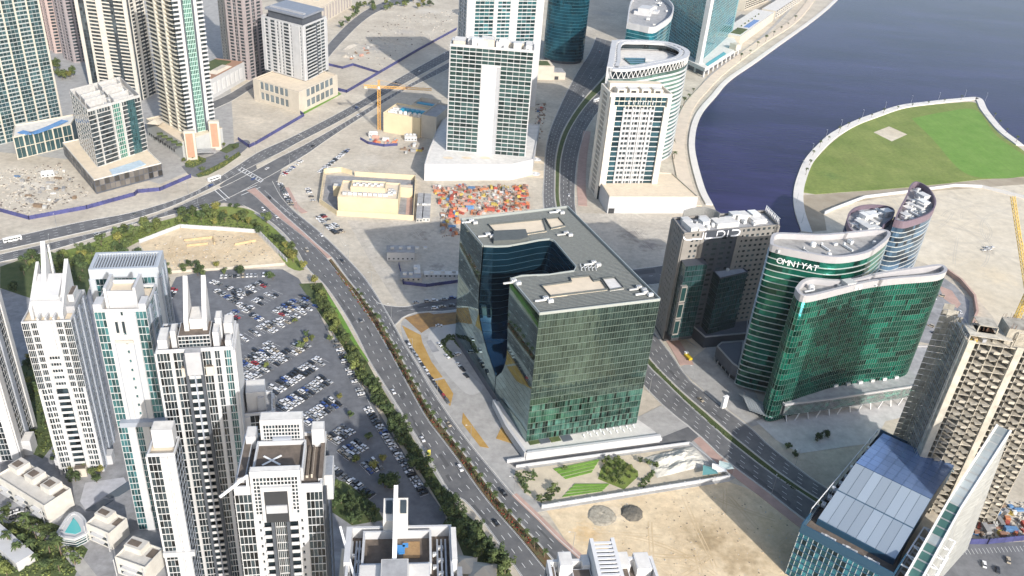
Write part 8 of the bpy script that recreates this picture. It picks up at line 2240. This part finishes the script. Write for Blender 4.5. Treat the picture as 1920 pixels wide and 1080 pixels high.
# ================================================================ tyre tracks, rubble, litter on open ground
TRK = mat('tyre_track', (.43, .39, .325), .95, col2=(.55, .51, .43), scale=.06)
TRKY = mat('tyre_track_ochre', (.48, .365, .215), .95, col2=(.63, .50, .33), scale=.06)
_t = random.Random(31)
def tracks(name, px, n, m, z, parent, L=(25, 80)):
    P = poly_px(px); xs = [p.x for p in P]; ys = [p.y for p in P]; mb = MB(); c = 0; tries = 0
    while c < n and tries < 4000:
        tries += 1
        p = Vector((_t.uniform(min(xs), max(xs)), _t.uniform(min(ys), max(ys))))
        if not inside(p, P): continue
        a = _t.uniform(0, 6.28); k = _t.uniform(-.02, .02); pts = [p]; Ls = _t.uniform(*L)
        while len(pts) * 2 < Ls:
            a += k * 2 + _t.uniform(-.03, .03); q = pts[-1] + Vector((math.cos(a), math.sin(a))) * 2
            if not inside(q, P): break
            pts.append(q)
        if len(pts) < 5: continue
        c += 1; w = _t.uniform(.12, .3)
        for off in (-.85, .85):
            for i in range(len(pts) - 1):
                t0 = (pts[min(i + 1, len(pts) - 1)] - pts[max(i - 1, 0)]).normalized(); t1 = (pts[min(i + 2, len(pts) - 1)] - pts[i]).normalized()
                n0, n1 = Vector((-t0.y, t0.x)), Vector((-t1.y, t1.x)); zz = z + c * .0006
                mb.quad((*(pts[i] + n0 * (off - w)), zz), (*(pts[i + 1] + n1 * (off - w)), zz), (*(pts[i + 1] + n1 * (off + w)), zz), (*(pts[i] + n0 * (off + w)), zz))
        for k_ in range(len(mb.f)):
            pass
    o = mb.build(name, m, parent); o['kind'] = 'stuff'; return o
G0 = bpy.data.objects['ground']
def gtr(px, n, m=TRK, z=.012, L=(25, 80)): tracks('tyre_tracks', px, n, m, z, G0, L)
gtr([(540, 390), (600, 400), (650, 420), (700, 500), (730, 560), (690, 530), (620, 450)], 16, z=.03)
gtr([(530, 330), (600, 285), (690, 285), (780, 290), (780, 330), (620, 318), (590, 400), (560, 395)], 22, z=.03)
gtr([(660, 415), (850, 415), (850, 555), (750, 565), (700, 500)], 20, z=.06)
gtr([(1100, 410), (1240, 405), (1235, 500), (1130, 470)], 18, z=.06, L=(20, 60))
gtr([(420, 190), (470, 180), (560, 215), (460, 265), (420, 240)], 8, z=.03)
gtr([(640, 110), (720, 30), (850, 20), (850, 50), (720, 130)], 16, z=.03, L=(40, 140))
gtr([(0, 320), (110, 305), (170, 365), (60, 405), (0, 390)], 26, z=.06, L=(15, 60))
gtr([(1600, 385), (1760, 360), (1915, 350), (1915, 540), (1830, 520), (1780, 490), (1755, 420)], 34, z=.05, L=(60, 200))
gtr([(1050, 965), (1360, 912), (1480, 975), (1500, 1080), (1240, 1080)], 14, TRKY, z=.05, L=(20, 70))
gtr([(290, 460), (340, 435), (480, 445), (520, 488), (310, 505)], 14, TRKY, z=.08, L=(12, 40))
gtr([(1100, 20), (1170, 10), (1165, 80), (1110, 95)], 10, z=.03, L=(30, 100))
def rubble(px, n, m, label, z=.05, s=(.15, .7)):
    P = poly_px(px); xs = [p.x for p in P]; ys = [p.y for p in P]; mb = MB(); c = 0
    while c < n:
        p = (_t.uniform(min(xs), max(xs)), _t.uniform(min(ys), max(ys)))
        if not inside(p, P): continue
        c += 1; a = _t.uniform(*s); mb.box(p[0], p[1], z - .05, a * _t.uniform(1, 2.2), a, a * _t.uniform(.4, .9), _t.uniform(0, 3), _t.randrange(3))
    tag(mb.build('rubble', [m, CONC, mat('rubble_dark', (.16, .14, .12), .95)]), label, 'rubble', kind='stuff')
rubble([(0, 320), (110, 305), (170, 365), (60, 405), (0, 390)], 700, LOTG, 'loose rubble over the sandy building site on the left', .06, (.2, 1.1))
rubble([(1050, 965), (1360, 912), (1480, 975), (1500, 1080), (1240, 1080)], 300, SANDY, 'scattered stones on the ochre sand plot', .05, (.1, .4))
rubble([(640, 110), (720, 30), (850, 20), (850, 50), (720, 130)], 320, LOTG, 'loose rubble on the upper empty plot', .03, (.3, 1.4))
rubble([(290, 460), (340, 435), (480, 445), (520, 488), (310, 505)], 260, SANDY, 'loose stones in the dug sandy plot', .08, (.2, .7))
rubble([(825, 350), (985, 350), (990, 395), (862, 404), (862, 445), (826, 445)], 700, mat('rubble_brown', (.30, .20, .14), .95), 'small debris between the stacks in the materials yard', .05, (.2, .9))
rubble([(1780, 985), (1860, 935), (1925, 945), (1925, 1008), (1795, 1016)], 400, LOTG, 'small debris in the yard at the bottom right', .05, (.2, .9))
rubble([(1005, 195), (1025, 190), (1020, 240), (1008, 270), (1000, 260)], 150, mat('rubble_brown', (.3, .2, .14)), 'dark debris right of the gridded tower', .05, (.3, 1.2))
# spoil ridges on the upper plot
for k, (a, b) in enumerate((((700, 70), (770, 88)), ((690, 82), (720, 92)), ((640, 95), (672, 82)), ((655, 108), (640, 106)))):
    A, B = G2(*a), G2(*b); mb = MB(); n = 12; prev = None
    for i in range(n + 1):
        p = A.lerp(B, i / n); t = (B - A).normalized(); q = Vector((-t.y, t.x)); h = 2.6 * math.sin(math.pi * i / n) + _t.uniform(-.3, .3)
        cur = [(*(p - q * 4), .03), (*(p + q * _t.uniform(-.6, .6)), max(.1, h)), (*(p + q * 4), .03)]
        if prev: mb.quad(prev[0], cur[0], cur[1], prev[1]); mb.quad(prev[1], cur[1], cur[2], prev[2])
        prev = cur
    tag(mb.build('spoil_ridge', LOTG), ('long earth ridge across the upper empty plot', 'short earth ridge in the middle of the upper plot', 'earth ridge near the avenue hoarding', 'tiny spoil ridge beside the zigzag hoarding')[k], 'earth mound')

# ================================================================ labels: tell look-alikes apart by their place
def _ord(n): return '%d%s' % (n, 'th' if 10 <= n % 100 <= 20 else {1: 'st', 2: 'nd', 3: 'rd'}.get(n % 10, 'th'))
_cars = sorted([ob for ob in SC.objects if ob.get('category') == 'car'], key=lambda ob: -(ob.location - Vector((0, 0, CZ))).length)
_far, _fm = MB(), {}
for ob in _cars[:max(0, len(_cars) - 296)]:                          # the farthest ones stay real cars but share one mesh
    ob_m = Matrix.Translation(ob.location) @ Matrix.Rotation(ob.rotation_euler.z, 4, 'Z'); i0 = len(_far.v)
    _far.v += [tuple(ob_m @ v_.co) for v_ in ob.data.vertices]
    for pl in ob.data.polygons:
        mm = ob.data.materials[pl.material_index]; _far.f.append(tuple(i0 + k_ for k_ in pl.vertices)); _far.mi.append(_fm.setdefault(mm.name, (len(_fm), mm))[0])
    bpy.data.objects.remove(ob)
if _far.v: tag(_far.build('distant_cars', [m_ for _, m_ in sorted(_fm.values(), key=lambda t_: t_[0])]), 'farthest small cars on the sand and streets at the top', 'cars', kind='stuff')
_by = {}
for ob in SC.objects:
    if ob.parent is None and 'label' in ob and 'group' in ob: _by.setdefault(ob['label'], []).append(ob)
for lab, obs in _by.items():
    if len(obs) < 2: continue
    def sx(ob):
        d_ = ob.location - Vector((0, 0, CZ)); return (d_.dot(_rt)) / d_.dot(_fw)
    for i, ob in enumerate(sorted(obs, key=sx)): ob['label'] = ' '.join(('%s, %s from left' % (lab, _ord(i + 1))).split())
# ================================================================ thin desert haze
HZ = bpy.data.materials.new('thin_haze'); HZ.use_nodes = True
_hn = HZ.node_tree.nodes; _hn.remove(_hn['Principled BSDF'])
_pv = _hn.new('ShaderNodeVolumePrincipled'); _pv.inputs['Color'].default_value = (.92, .95, 1.0, 1); _pv.inputs['Density'].default_value = .000028; _pv.inputs['Anisotropy'].default_value = .2
HZ.node_tree.links.new(_pv.outputs['Volume'], _hn['Material Output'].inputs['Volume'])
hb = MB(); hb.hexa([(x, y, z) for z in (-3.0, 305.0) for x, y in ((-5200, -900), (5200, -900), (5200, 9200), (-5200, 9200))])
tag(hb.build('haze', HZ), 'pale thin haze over the whole district', 'haze', kind='stuff')
